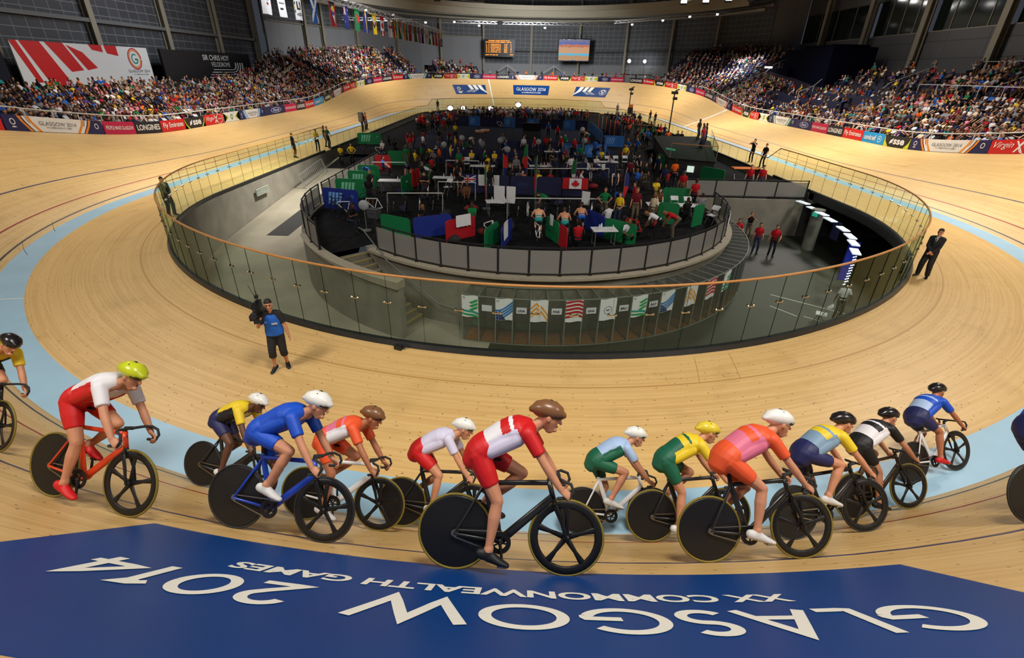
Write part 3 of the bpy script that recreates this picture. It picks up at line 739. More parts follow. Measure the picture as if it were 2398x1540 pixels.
# --- banners stuck on the banking
TB = mat('blue banking vinyl', s2l(8, 58, 122), .42, noise_amt=.10, noise_scale=.6, spec=.2)
LET = mat('off white banking lettering', (.78, .77, .70), .45); LETG = mat('grey banking vinyl', s2l(130, 140, 156), .45)
def stroke(mb, pts, t, P, mi=0):
    """a thick line through 2-D points"""
    k = len(pts); L_, R_ = [], []
    for i in range(k):
        a = V((*pts[max(i-1, 0)], 0)); b = V((*pts[min(i+1, k-1)], 0)); d = (b-a).normalized(); n = V((-d.y, d.x, 0))
        if 0 < i < k-1:
            d0 = (V((*pts[i], 0))-V((*pts[i-1], 0))).normalized(); c = max(.35, n.dot(V((-d0.y, d0.x, 0)))); n = n/c
        L_.append((pts[i][0]+n.x*t/2, pts[i][1]+n.y*t/2)); R_.append((pts[i][0]-n.x*t/2, pts[i][1]-n.y*t/2))
    mb.add([P(*p) for p in L_+R_], [(i, i+1, k+i+1, k+i) for i in range(k-1)], mi)
def sub(pts, n=5): return [(pts[i][0]+(pts[i+1][0]-pts[i][0])*j/n, pts[i][1]+(pts[i+1][1]-pts[i][1])*j/n) for i in range(len(pts)-1) for j in range(n)]+[pts[-1]]
def arcp(cx, cy, rx, ry, t0, t1, n=28): return [(cx+rx*cos(radians(t0+(t1-t0)*i/n)), cy+ry*sin(radians(t0+(t1-t0)*i/n))) for i in range(n+1)]
# glyphs on a unit cap height; width given
GLY = {
 'G': (1.06, [arcp(.53, .5, .47, .45, 42, 340, 40), sub([(.56, .46), (1.0, .46), (.99, .34)])]),
 'L': (.50, [sub([(.06, 1), (.06, .05), (.5, .05)])]),
 'A': (.92, [sub([(.03, 0), (.46, .98), (.89, 0)]), sub([(.19, .33), (.73, .33)])]),
 'S': (.62, [arcp(.31, .735, .235, .215, 35, 270, 22)[:-1]+arcp(.31, .285, .255, .235, 90, -150, 22)]),
 'O': (1.06, [arcp(.53, .5, .47, .45, 0, 360, 44)]),
 'W': (1.36, [sub([(.02, 1), (.36, .03), (.68, .95), (1.0, .03), (1.34, 1)])]),
 '2': (.66, [arcp(.32, .69, .25, .26, 165, -30, 18)+sub([(.5, .5), (.07, .05), (.64, .05)])[1:]]),
 '0': (.78, [arcp(.39, .5, .33, .45, 0, 360, 40)]),
 '1': (.36, [sub([(.02, .80), (.24, .95), (.24, 0)])]),
 '4': (.78, [sub([(.55, 0), (.55, .93), (.05, .27), (.75, .27)])]),
}
def track_banner(label, aL, aR, w0, w1, content, slant=0.0):
    """aL is the left end as read from the infield"""
    m = trk((aL+aR)/2, (w0+w1)/2); n = 24
    def P(u, v, e=.006): return trk(aL+(aR-aL)*(u+slant*(v-.5)*(1 if u > .5 else -1)*0), w0+(w1-w0)*v, e)-m
    mb = MB(); mb.grid([[P(i/n, j/4) for j in range(5)] for i in range(n+1)])
    r0 = [P(i/n, 0, 0) for i in range(n+1)]; mb.grid([[P(i/n, 0, 0), P(i/n, 0)] for i in range(n+1)]); mb.grid([[P(i/n, 1), P(i/n, 1, 0)] for i in range(n+1)])
    o = mb.build('banking_banner', TB); o.location = m; tag(o, label, 'banner', 'blue banners on the banking')
    lb = MB(); content(lb, lambda u, v: P(u, v, .011)); c = lb.build('lettering', [LET, LETG, TB], o); return o
def title(lb, P, asp):
    """GLASGOW 2014 over XX COMMONWEALTH GAMES; asp = width / height of the banner"""
    txt = 'GLASGOW 2014'; gap = .15; W = sum(GLY[c][0]+gap if c != ' ' else .5 for c in txt)-gap
    H = .33; s = .82/W
    x = .09
    for c in txt:
        if c == ' ': x += .5*s; continue
        w, st = GLY[c]
        for q in st: stroke(lb, q, .135, lambda gx, gy, x=x: P(x+gx*s, .42+gy*H))
        x += (w+gap)*s
    vs, fs = text_mesh('XX COMMONWEALTH GAMES', 1, .022); xs = [v[0] for v in vs]; ys = [v[1] for v in vs]
    x0, x1, y0, y1 = min(xs), max(xs), min(ys), max(ys)
    lb.add([P(.23+.55*(a-x0)/(x1-x0), .17+.125*(b-y0)/(y1-y0)) for a, b in vs], fs)
def near_title(lb, P):
    # letter positions of the large near banner (u from its left end as read from the infield)
    txt = 'GLASGOW 2014'; x = .107; gap = .155; W = sum(GLY[c][0]+gap if c != ' ' else .62 for c in txt)-gap; s = .795/W
    for c in txt:
        if c == ' ': x += .62*s; continue
        w, st = GLY[c]
        for q in st: stroke(lb, q, .155, lambda gx, gy, x=x: P(x+gx*s, .43+gy*.19))
        x += (w+gap)*s
    vs, fs = text_mesh('XX COMMONWEALTH GAMES', 1, .03); xs = [v[0] for v in vs]; ys = [v[1] for v in vs]
    x0, x1, y0, y1 = min(xs), max(xs), min(ys), max(ys)
    lb.add([P(.222+.575*(a-x0)/(x1-x0), .275+.078*(b-y0)/(y1-y0)) for a, b in vs], fs)
track_banner('large blue banner with white lettering on the near banking', 2.83, -4.18, 2.93, 5.75, near_title)
track_banner('blue lettered banner in the middle of the far banking', 126.8, 120.6, 3.3, 5.7, lambda lb, P: title(lb, P, 2.7))
def chev(lb, P, flip):
    X = (lambda u: 1-u) if flip else (lambda u: u)
    for k in range(3):
        u = .40+.15*k; q = [(X(u+.06), .98), (X(u+.17), .98), (X(u+.23), .52), (X(u+.13), .52)]
        lb.add([P(*p) for p in q], [(0, 1, 2, 3)], 0)
        q = [(X(u+.13), .52), (X(u+.23), .52), (X(u+.26+.05*k), .06), (X(u+.13+.07*k), .2)] if k == 2 else [(X(u+.13), .52), (X(u+.23), .52), (X(u+.06), .2), (X(u-.05), .26)]
        lb.add([P(*p) for p in q], [(0, 1, 2, 3)], 0 if k == 2 else 1)
    c = .16
    for q in ringq(X(c), .62, .035, .055, 2.6): lb.add([P(*p) for p in q], [(0, 1, 2, 3)])
    if not flip:
        vs, fs = text_mesh('GLASGOW 2014', 1, .02); lb.add([P(.07+.2*(a/7.2+.5), .34+.07*b) for a, b in vs], fs)
        lb.add([P(*p) for p in ((.1, .28), (.24, .28), (.2, .14), (.13, .14))], [(0, 1, 2, 3)])
    else:
        for q in ringq(X(c), .5, .095, .105, 2.6): lb.add([P(*p) for p in q], [(0, 1, 2, 3)])
        lb.add([P(X(.16)+.05*cos(t), .42+.1*sin(t)) for t in (pi, 3.6, 4.7, 5.8, 2*pi)], [(0, 1, 2, 3, 4)])
track_banner('blue banner with white chevrons at its right end on the far banking', 137.4, 131.6, 3.3, 5.6, lambda lb, P: chev(lb, P, False))
track_banner('blue banner with white chevrons at its left end on the far banking', 116.05, 110.0, 3.3, 5.65, lambda lb, P: chev(lb, P, True))

# --- scoreboard and video screen on the far wall
AMB = mat('amber lamps', (1.0, .34, .03), .5, emit=1.6); SCRB = mat('scoreboard black', (.004, .004, .005), .4)
def panel_frame(name, x0, x1, y, z0, z1, t, m, loc):
    mb = MB(); mb.box(((x0+x1)/2-loc[0], y+t/2-loc[1], (z0+z1)/2-loc[2]), (x1-x0, t, z1-z0)); return mb
root = empty('scoreboard', (-5.9, 122, 9.2)); tag(root, 'black scoreboard with amber lettering hung on the far wall', 'scoreboard')
mb = MB(); mb.box((0, .3, 1.6), (6.7, .5, 3.35)); mb.build('cabinet', SCRB, root)
mb = MB(); L_ = lambda u, v: V((-3.2+6.4*u, .03, .1+3.1*v))
for t, b in [("WOMEN'S 25KM POINTS RACE", (.12, .90, .85, .97)), ("STANDINGS AFTER SPRINT 1 OF 10", (.03, .80, .9, .87)), ('LAPS TO GO: 89', (.02, .03, .45, .1)), ('5:54', (.86, .05, .97, .12))]: uvtext(mb, L_, t, b, 0, .02)
for k, (nm, cc, pt) in enumerate([('EDMONDSON A.', 'AUS', '5'), ('NEEDING M.', 'AUS', '3'), ('BOULANGER A.', 'CAN', '2'), ('TROTT LAURA', 'ENG', '1'), ('EVELYN C.', 'BAR', '0'), ('KING D.', 'ENG', '0')]):
    v = .68-.095*k; uvtext(mb, L_, f'{k+1}. {k+3}', (.04, v, .16, v+.06), 0, .02); uvtext(mb, L_, nm, (.2, v, .56, v+.06), 0, .02); uvtext(mb, L_, cc, (.66, v, .77, v+.06), 0, .02); uvtext(mb, L_, pt, (.88, v, .91, v+.06), 0, .02)
mb.build('lettering', AMB, root)
def screen_mat():
    m = bpy.data.materials.new('live picture'); m.use_nodes = True; nt = m.node_tree; b = _bsdf(m); L = nt.links.new
    tc = nt.nodes.new('ShaderNodeTexCoord'); sp = nt.nodes.new('ShaderNodeSeparateXYZ'); L(tc.outputs['Object'], sp.inputs[0])
    n = nt.nodes.new('ShaderNodeTexNoise'); n.inputs['Scale'].default_value = 1.6; L(tc.outputs['Object'], n.inputs['Vector'])
    ad = nt.nodes.new('ShaderNodeMath'); ad.operation = 'MULTIPLY_ADD'; ad.inputs[1].default_value = .9; L(n.outputs[0], ad.inputs[0]); L(sp.outputs[2], ad.inputs[2])
    r = nt.nodes.new('ShaderNodeValToRGB'); L(ad.outputs[0], r.inputs[0]); e = r.color_ramp.elements
    mr = nt.nodes.new('ShaderNodeMapRange'); mr.inputs[1].default_value = -.2; mr.inputs[2].default_value = 5.0; L(ad.outputs[0], mr.inputs[0]); L(mr.outputs[0], r.inputs[0])
    r.color_ramp.interpolation = 'CONSTANT'
    cs = [(0, s2l(30, 110, 190)), (.14, s2l(190, 150, 110)), (.32, s2l(90, 190, 230)), (.40, s2l(212, 160, 120)), (.62, s2l(196, 120, 90)), (.72, s2l(90, 110, 180)), (.80, s2l(120, 120, 150)), (.9, s2l(220, 230, 250))]
    while len(e) < len(cs): e.new(.5)
    for i, (p, c) in enumerate(cs): e[i].position = p; e[i].color = (*c, 1)
    L(r.outputs[0], b.inputs['Emission Color']); b.inputs['Emission Strength'].default_value = .85; b.inputs['Base Color'].default_value = (.02, .02, .02, 1); return m
root = empty('video_screen', (10.3, 121, 8.6)); tag(root, 'bright video screen hung on the far wall', 'screen')
mb = MB(); mb.box((0, .35, 2.05), (6.9, .5, 4.3)); mb.build('cabinet', SCRB, root)
mb = MB(); mb.box((0, .08, 2.05), (6.6, .06, 4.0)); mb.build('picture', screen_mat(), root)
for k in range(5):
    mb = MB(); mb.bar((-2.6+1.3*k, .35, 4.2), (-2.6+1.3*k, .35, 5.0), .12); mb.build('hanger', BLACK, root)

# --- banners over the left stand
root = empty('stripe_banner', (-42.3, 52.6, 4.55)); tag(root, 'white banner with red stripes behind the left stand', 'banner')
mb = MB(); mb.box((0, 0, 1.6), (.12, 16.2, 3.4)); mb.build('panel', WHITE, root)
rb = MB(); Bq = lambda u, v: V((.075, -8.1+16.2*u, -.1+3.4*v))
for q in ([(0, 1), (.04, 1), (.115, .08), (.08, .08)], [(.055, 1), (.175, 1), (.30, 0), (.16, 0)], [(.205, 1), (.32, 1), (.41, .36), (.32, .32)], [(.34, .96), (.44, .8), (.52, .42), (.44, .36)], [(.50, 1), (.60, 1), (.60, .82), (.52, .87)], [(.62, 1), (.72, 1), (.72, .74), (.63, .80)]):
    rb.add([Bq(*p) for p in q], [(0, 1, 2, 3)])
rb.build('red_stripes', RED, root)
lb = MB(); Bq2 = lambda u, v: V((.08, -8.1+16.2*u, -.1+3.4*v))
uvtext(lb, Bq2, 'GLASGOW 2014', (.77, .30, .97, .385), 0); uvtext(lb, Bq2, 'XX COMMONWEALTH GAMES', (.81, .235, .95, .265), 0, .01); lb.build('lettering', GREYV, root)
lb = MB()
for r0, r1, mi, (t0, t1) in ((.055, .062, 0, (0, 6.2)), (.045, .052, 1, (0, 6.2)), (.022, .03, 2, (.9, 6.2))):
    for q in ringq(.86, .68, r0, r1, 4.76, 28, t0, t1): lb.add([Bq2(*p) for p in q], [(0, 1, 2, 3)], mi)
lb.add([Bq2(*p) for p in ((.86, .69), (.885, .69), (.885, .64), (.86, .64))], [(0, 1, 2, 3)], 2); lb.build('emblem_rings', [RED, ORA, TEAL], root)
root = empty('venue_banner', (-42.3, 72.8, 4.55)); tag(root, 'black wall banner with white lettering and curved stripes, behind the left stand', 'banner')
mb = MB(); mb.box((0, .2, 1.6), (.25, 20.4, 3.4)); mb.build('panel', BLK, root)
lb = MB(); Bq3 = lambda u, v: V((.22, -5+15*u, -.1+3.4*v))
uvtext(lb, Bq3, 'SIR CHRIS HOY', (.20, .72, .62, .90), 0, .012); uvtext(lb, Bq3, 'VELODROME', (.31, .50, .62, .66), 0, -.004)
for k in range(4):
    r = .06+.042*k; pts = [(.33-.03*k, .40-.09*k)]+arcp(.66, .55, r*1.0, (.15+.09*k), -90, 0, 12)+[(.66+r, .66)]
    stroke(lb, pts, .022, lambda u, v: Bq3(u, v))
lb.build('lettering', WHITE, root)
mb = MB(); mb.box((-41.8, 40.3, 6.2), (.4, 5, 3.5)); tag(mb.build('dark_drape', mat('dark navy drape', s2l(16, 17, 34), .9)), 'dark drape hung beside the striped white banner', 'drape')
# --- navy draped camera platform on the right
mb = MB(); mb.box((40.5, 76, 7.2), (5.5, 12, 5.2)); mb.box((39.9, 81.5, 6.2), (5.5, 5, 2.6)); mb.box((40.2, 74, 9.9), (4.5, 7, .35))
tag(mb.build('camera_platform', mat('blackish navy drape', s2l(9, 11, 28), .95, spec=.05)), 'tall navy draped platform at the top of the right stand', 'platform')

# --- roof steel: lighting ring, ducts, trusses, flag truss
DUCT = mat('galvanised duct', s2l(150, 146, 132), .45, .3)
def ringband(name, R, cx, cy, z0, z1, t, t0, t1, m):
    mb = MB(); rows = []
    for i in range(49):
        a = radians(t0+(t1-t0)*i/48); rows.append([V((cx+r*sin(a), cy+r*cos(a), z)) for r, z in ((R, z0), (R, z1), (R+t, z1), (R+t, z0))])
    mb.grid(rows, loop=True); return struct(mb.build(name, m))
ringband('beam_lighting_ring', 34.5, 1.5, 83.5, 16.3, 17.9, .5, -75, 75, mat('cream ring fascia', s2l(168, 160, 140), .6))
ringband('beam_lighting_ring_inner', 31.5, 1.5, 83.5, 17.2, 18.0, .4, -75, 75, COL)
for R, z in ((37.5, 15.9), (39, 16.6)):
    mb = MB(); mb.sweep([V((1.5+R*sin(radians(t)), 83.5+R*cos(radians(t)), z)) for t in range(-75, 76, 5)], .32, n=10); o = mb.build('ventilation_duct', DUCT, smooth=True)
    tag(o, 'lower round ventilation duct curving along the far wall' if z < 16 else 'upper round ventilation duct curving under the roof', 'duct')
TRUSS = mat('aluminium truss', (.55, .56, .58), .35, .8)
def truss(label, p0, p1, s=.42, step=.8, curve=None):
    p0, p1 = V(p0), V(p1); m = (p0+p1)/2; d = (p1-p0); n = max(2, int(d.length/step)); root = empty('lighting_truss', m); tag(root, label, 'truss')
    dn = d.normalized(); x = dn.cross(V((0, 0, 1))).normalized(); mb = MB(); cs = [x*s/2+V((0, 0, s/2)), x*-s/2+V((0, 0, s/2)), x*s/2+V((0, 0, -s/2)), x*-s/2+V((0, 0, -s/2))]
    for c in cs: mb.bar(p0+c-m, p1+c-m, .06)
    mb.build('chord', TRUSS, root); mb = MB()
    for i in range(n):
        a = p0+d*i/n-m; b = p0+d*(i+1)/n-m
        for c0, c1 in ((cs[0], cs[2]), (cs[1], cs[3]), (cs[0], cs[1])): mb.bar(a+(c0 if i % 2 else c1), b+(c1 if i % 2 else c0), .035)
    mb.build('lattice', TRUSS, root); return root
truss('long flag truss hung over the left of the infield', (-21.5, 30, 12.1), (-14.2, 98, 11.9), .5, .9)
truss('aluminium truss across the far wall, left of the scoreboard', (-34, 104, 14.3), (-6, 113, 14.8))
truss('aluminium truss across the far wall above the two screens', (-5, 113.5, 14.8), (16, 113.5, 14.9))
truss('aluminium truss across the far wall, right of the video screen', (17, 112, 15.2), (36, 100, 16.0))
truss('upper aluminium truss under the roof on the right', (22, 96, 17.2), (38, 88, 17.4), .6)
truss('upper aluminium truss under the roof above the flags', (-26, 84, 17.0), (-8, 102, 17.2), .6)
truss('upper aluminium truss inside the lighting ring', (-12, 96, 18.0), (24, 98, 18.0), .6)
LAMP = mat('lit floodlight lens', (1, .97, .92), .3, emit=30)
LAMPD = mat('dim floodlight lens', (1, .97, .92), .3, emit=3)
nl = [0]
def floodlight(x, y, z, s, label, m=None):
    root = empty('floodlight', (x, y, z)); tag(root, label, 'floodlight', 'floodlights under the roof'); mb = MB(); mb.box((0, .06, .02), (s*1.15, .3, s*.85)); mb.build('housing', BLACK, root)
    mb = MB(); mb.box((0, -.1, -.03), (s, .03, s*.7), Matrix.Rotation(radians(18), 3, 'X')); mb.build('lens', m or LAMP, root)
FLD = [(-28, 99, 15.2), (-24.5, 104, 15.0), (-19, 106, 14.1), (-14, 109, 14.5), (-9.5, 112, 14.2), (3.5, 112.8, 14.1), (20, 109.5, 14.7), (25, 106.5, 15.2), (29, 103.5, 15.6), (33, 101, 15.8),
       (25, 94.2, 16.7), (28, 92.6, 16.7), (31, 91, 16.8), (34, 89.6, 16.8), (36.5, 88.4, 16.9), (-9, 96, 17.6), (-4, 96.3, 17.6), (1, 96.6, 17.6), (6, 96.9, 17.6), (11, 97.2, 17.6), (16, 97.5, 17.6), (21, 97.8, 17.6), (-24, 85.8, 16.5), (-20, 89.9, 16.5), (-15, 94.9, 16.6)]
for i, (x, y, z) in enumerate(FLD):
    floodlight(x, y, z, .42 if i < 10 else .9, f'small lit floodlight on the wall truss, {ORDN[i]} of ten from the left' if i < 10 else f'lit floodlight on the right roof truss, {ORDN[i-10]} of five from the left' if i < 15 else f'lit floodlight inside the roof ring, {ORDN[i-15]} of seven from the left' if i < 22 else f'lit floodlight on the truss above the flags, {ORDN[i-22]} of three from the left', LAMPD if i < 10 else LAMP)
# flags of the nations hung from the flag truss
FC = dict(w=CLOTHW, r=mat('flag red', s2l(190, 20, 30), .8), b=mat('flag navy', s2l(20, 32, 110), .8), u=mat('flag blue', s2l(10, 84, 160), .8), g=mat('flag green', s2l(10, 106, 60), .8), y=mat('flag yellow', s2l(240, 200, 40), .8), k=mat('flag black', (.015, .015, .015), .8), o=mat('flag orange', s2l(236, 120, 30), .8), c=mat('flag crimson', s2l(150, 24, 50), .8), e=mat('flag grey', s2l(120, 124, 130), .8))
KEYS = list(FC)
def flag(base_c, polys, y, label, wdt=1.25, hgt=2.05):
    x = -21.5+(y-30)/68*7.3; m = V((x, y, 11.84)); tx = V((.107, .994, 0)); nx = V((.994, -.107, 0))
    ph = rnd.random()*6
    def P(u, v, e=0.0):  # u along truss 0..1, v down 0..1
        return tx*((u-.5)*wdt*(1-.05*v))+V((0, 0, -v*hgt))+nx*(.10*v*sin(u*7+ph)+.05*sin(u*13+ph*2)*v+e)
    mb = MB(); n = 8
    mb.grid([[P(i/n, j/n) for j in range(n+1)] for i in range(n+1)], KEYS.index(base_c)); mb.grid([[P(i/n, j/n, -.012) for j in range(n+1)] for i in range(n+1)], KEYS.index(base_c))
    for e, (c, pts) in enumerate(polys):
        u0, u1 = min(p[0] for p in pts), max(p[0] for p in pts); v0, v1 = min(p[1] for p in pts), max(p[1] for p in pts)
        if len(pts) == 4 and all(p[0] in (u0, u1) and p[1] in (v0, v1) for p in pts):
            for ee in (.012+.004*e, -.024-.004*e): mb.grid([[P(u0+(u1-u0)*i/4, v0+(v1-v0)*j/6, ee) for j in range(7)] for i in range(5)], KEYS.index(c))
        else:
            cu, cv = sum(p[0] for p in pts)/len(pts), sum(p[1] for p in pts)/len(pts)
            for ee in (.02+.004*e, -.032-.004*e):
                mb.add([P(cu, cv, ee)]+[P(*p, ee) for p in pts], [(0, 1+i, 1+(i+1) % len(pts)) for i in range(len(pts))], KEYS.index(c))
    o = mb.build('hanging_flag', [FC[k] for k in KEYS], smooth=True); o.location = m; tag(o, label, 'flag', 'flags hung from the long truss')
R4 = lambda u0, v0, u1, v1: [(u0, v0), (u1, v0), (u1, v1), (u0, v1)]
dsc = lambda cu, cv, r, asp=.62: disc(cu, cv, r, r*asp, 12)
diag = lambda t: [[(0, 0), (t, 0), (1, 1-t), (1, 1), (1-t, 1), (0, t)], [(1, 0), (1, t), (t, 1), (0, 1), (0, 1-t), (1-t, 0)]]
jack = [('b', R4(0, 0, .5, .4)), ('w', [(0, 0), (.1, 0), (.5, .4), (.4, .4)]), ('w', [(.5, 0), (.4, 0), (0, .4), (.1, .4)]), ('r', R4(.2, 0, .3, .4)), ('r', R4(0, .16, .5, .24))]
FL = [('w', [('e', dsc(.5, .3, .22)), ('w', dsc(.5, .3, .15)), ('u', R4(.3, .5, .7, .56)), ('r', R4(.35, .62, .65, .7))], 'white federation flag with a grey ring, nearest on the truss'),
      ('w', [('o', dsc(.5, .3, .24)), ('w', dsc(.5, .3, .17)), ('g', dsc(.5, .3, .1)), ('e', R4(.25, .52, .75, .57)), ('k', R4(.35, .7, .65, .76))], 'white games flag with an orange and green ring'),
      ('w', [('u', R4(.06, .1, .2, .2)), ('r', R4(.06, .24, .2, .34)), ('k', R4(.06, .38, .2, .48)), ('y', R4(.06, .52, .2, .62)), ('g', R4(.06, .66, .2, .76)), ('k', R4(.3, .36, .38, .62)), ('k', R4(.3, .58, .55, .64)), ('k', R4(.6, .36, .66, .62)), ('k', R4(.74, .36, .8, .62)), ('e', dsc(.55, .8, .3, .2))], 'white flag with five coloured bars and black letters'),
      ('u', [('w', p) for p in diag(.17)], 'blue flag with a white diagonal cross, fourth along the truss'),
      ('r', [('k', [(.1, 0), (.9, 0), (.72, .34), (.28, .34)]), ('y', dsc(.5, .3, .2)), ('u', [(.28, .34), (.72, .34), (.62, .55), (.38, .55)]), ('w', [(.38, .55), (.62, .55), (.5, .9)])], 'red flag with a rising sun on black, blue and white'),
      ('b', jack+[('w', dsc(.25, .7, .09)), ('w', dsc(.75, .2, .05)), ('w', dsc(.75, .8, .05)), ('w', dsc(.88, .45, .05))], 'navy flag with a small union cross and white stars'),
      ('g', [('r', dsc(.5, .45, .34))], 'green flag with a red disc'),
      ('b', [('y', R4(.33, 0, .67, 1)), ('k', R4(.46, .3, .54, .7))], 'navy and yellow vertical striped flag with a black trident'),
      ('y', [('w', [(0, .2), (.0, .38), (1, .8), (1, .62)]), ('k', [(0, .38), (0, .5), (1, .92), (1, .8)]), ('r', dsc(.5, .5, .16))], 'yellow flag with white and black diagonal bands'),
      ('w', [('r', R4(0, 0, 1, .25)), ('r', R4(0, .75, 1, 1)), ('r', dsc(.5, .5, .25))], 'white and red flag with a red leaf between two bars'),
      ('w', [('r', R4(.42, 0, .58, 1)), ('r', R4(0, .4, 1, .54))], 'white flag with an upright red cross'),
      ('y', [('r', R4(0, 0, .33, 1)), ('g', R4(.67, 0, 1, 1)), ('k', dsc(.5, .5, .14))], 'red, yellow and green striped flag with a black star'),
      ('g', [('y', [(0, 0), (1, 0), (.5, .98)]), ('w', [(.08, 0), (.92, 0), (.5, .9)]), ('r', [(.15, 0), (.85, 0), (.5, .5)])], 'green flag with a yellow arrowhead and red triangle'),
      ('w', [('o', R4(0, 0, .33, 1)), ('g', R4(.67, 0, 1, 1)), ('b', dsc(.5, .5, .12))], 'orange, white and green vertical striped flag'),
      ('r', [('w', dsc(.5, .5, .2)), ('e', dsc(.5, .5, .12))], 'plain red flag with a small white emblem'),
      ('k', [('y', p) for p in diag(.14)]+[('g', [(.14, 0), (.86, 0), (.5, .38)]), ('g', [(.14, 1), (.86, 1), (.5, .62)])], 'black and green flag with a yellow diagonal cross'),
      ('w', [('r', R4(.14*k, 0, .14*k+.07, 1)) for k in range(7)]+[('b', R4(0, 0, .5, .45)), ('y', dsc(.25, .22, .14))], 'red and white thin striped flag with a navy corner'),
      ('b', jack+[('r', dsc(.75, .3, .06)), ('r', dsc(.75, .75, .06))], 'navy flag with a small union cross and red stars'),
      ('w', [('r', R4(.43, 0, .57, 1)), ('r', R4(0, .42, 1, .56)), ('w', dsc(.5, .49, .14))], 'white flag with a red cross and central star'),
      ('g', [('w', R4(0, 0, .28, 1)), ('w', dsc(.6, .5, .2)), ('g', dsc(.66, .46, .17))], 'dark green flag with a white band and crescent'),
      ('g', [('r', R4(.5, 0, 1, 1)), ('b', [(0, 0), (1, 0), (.5, .4)]), ('y', R4(.44, 0, .56, 1))], 'green and red flag with a navy top'),
      ('r', [('b', R4(0, 0, .5, 1)), ('w', R4(.44, 0, .5, 1))], 'red and navy flag with a thin white line'),
      ('k', [('y', R4(.17, 0, .34, 1)), ('r', R4(.34, 0, .5, 1)), ('y', R4(.67, 0, .84, 1)), ('r', R4(.84, 0, 1, 1)), ('w', dsc(.5, .5, .14))], 'black, yellow and red banded flag with a white disc'),
      ('u', [('w', p) for p in diag(.17)], 'blue flag with a white diagonal cross, last on the truss')]
FY = [43.2, 45.2, 47.8, 50.6, 54.2, 57.2, 60, 62.2, 64.8, 67.2, 69.6, 71.6, 73.6, 75.8, 78, 80, 82, 83.8, 85.6, 87.4, 89.2, 91, 93, 95]
for (bc, po, lb_), y in zip(FL, FY): flag(bc, po, y, lb_)
# ================================================================ PEOPLE: one closed skin grown over jointed limbs
_dg_tmp = []
def remesh(mb, voxel, smooth=2, ratio=None):
    """one continuous surface round all the shapes of mb: (verts, faces) as arrays"""
    me = bpy.data.meshes.new('tmp'); me.from_pydata(mb.v, [], mb.f); ob = bpy.data.objects.new('tmp', me); C.objects.link(ob)
    md = ob.modifiers.new('r', 'REMESH'); md.mode = 'VOXEL'; md.voxel_size = voxel; md.use_smooth_shade = True
    if smooth: sm_ = ob.modifiers.new('s', 'SMOOTH'); sm_.factor = .5; sm_.iterations = smooth
    if ratio: dc = ob.modifiers.new('d', 'DECIMATE'); dc.ratio = ratio
    dg = bpy.context.evaluated_depsgraph_get(); ev = ob.evaluated_get(dg); m2 = bpy.data.meshes.new_from_object(ev)
    bpy.data.objects.remove(ob); bpy.data.meshes.remove(me); return m2
class Body:
    """limbs as elliptical sweeps, each with a tag; grown into one skin whose faces take the tag of the nearest limb"""
    def __init__(s): s.mb = MB(); s.seg = []
    def limb(s, pts, ab, tag_, side=None, n=10, round_ends=True):
        s.mb.sweep(pts, ab, side, n, round_ends)
        ab = ab if isinstance(ab, list) else [ab]*len(pts)
        for i in range(len(pts)-1):
            r0 = sum(ab[i])/2 if isinstance(ab[i], (tuple, list)) else ab[i]; r1 = sum(ab[i+1])/2 if isinstance(ab[i+1], (tuple, list)) else ab[i+1]
            s.seg.append((V(pts[i]), V(pts[i+1]), r0, r1, tag_))
    def ball(s, c, r, tag_, rot=None):
        s.mb.ell(c, r, rot); m = sum(r)/3; s.seg.append((V(c), V(c)+V((0, 0, .001)), m, m, tag_))
    def tags(s, ctr):
        A = np.array([p[0] for p in s.seg]); B = np.array([p[1] for p in s.seg]); r0 = np.array([p[2] for p in s.seg]); r1 = np.array([p[3] for p in s.seg]); T = np.array([p[4] for p in s.seg])
        D = B-A; dd = (D*D).sum(1); out = np.empty(len(ctr), dtype=int)
        for i in range(0, len(ctr), 4000):
            c = ctr[i:i+4000, None, :]; t = np.clip(((c-A)*D).sum(2)/dd, 0, 1); q = np.linalg.norm(c-(A+t[..., None]*D), axis=2)-(r0+(r1-r0)*t)
            out[i:i+4000] = T[q.argmin(1)]
        return out
    def mesh(s, name, mats, voxel, smooth=2, ratio=None, rules=None):
        me = remesh(s.mb, voxel, smooth, ratio); me.name = name
        n = len(me.polygons); ctr = np.empty(n*3); me.polygons.foreach_get('center', ctr); ctr = ctr.reshape(-1, 3)
        t = s.tags(ctr)
        if rules: t = rules(ctr, t)
        me.materials.clear()
        for m in mats: me.materials.append(m)
        me.polygons.foreach_set('material_index', t.astype(np.int32)); me.polygons.foreach_set('use_smooth', [True]*n); me.update(); return me
def ik(a, c, l0, l1, pole):
    a, c, pole = V(a), V(c), V(pole); d = c-a; L = min(d.length, (l0+l1)*.999); u = d.normalized(); c = a+u*L
    x = (l0*l0-l1*l1+L*L)/(2*L); h = sqrt(max(0, l0*l0-x*x)); pv = pole-a; pv = (pv-u*pv.dot(u)).normalized(); return a+u*x+pv*h, c

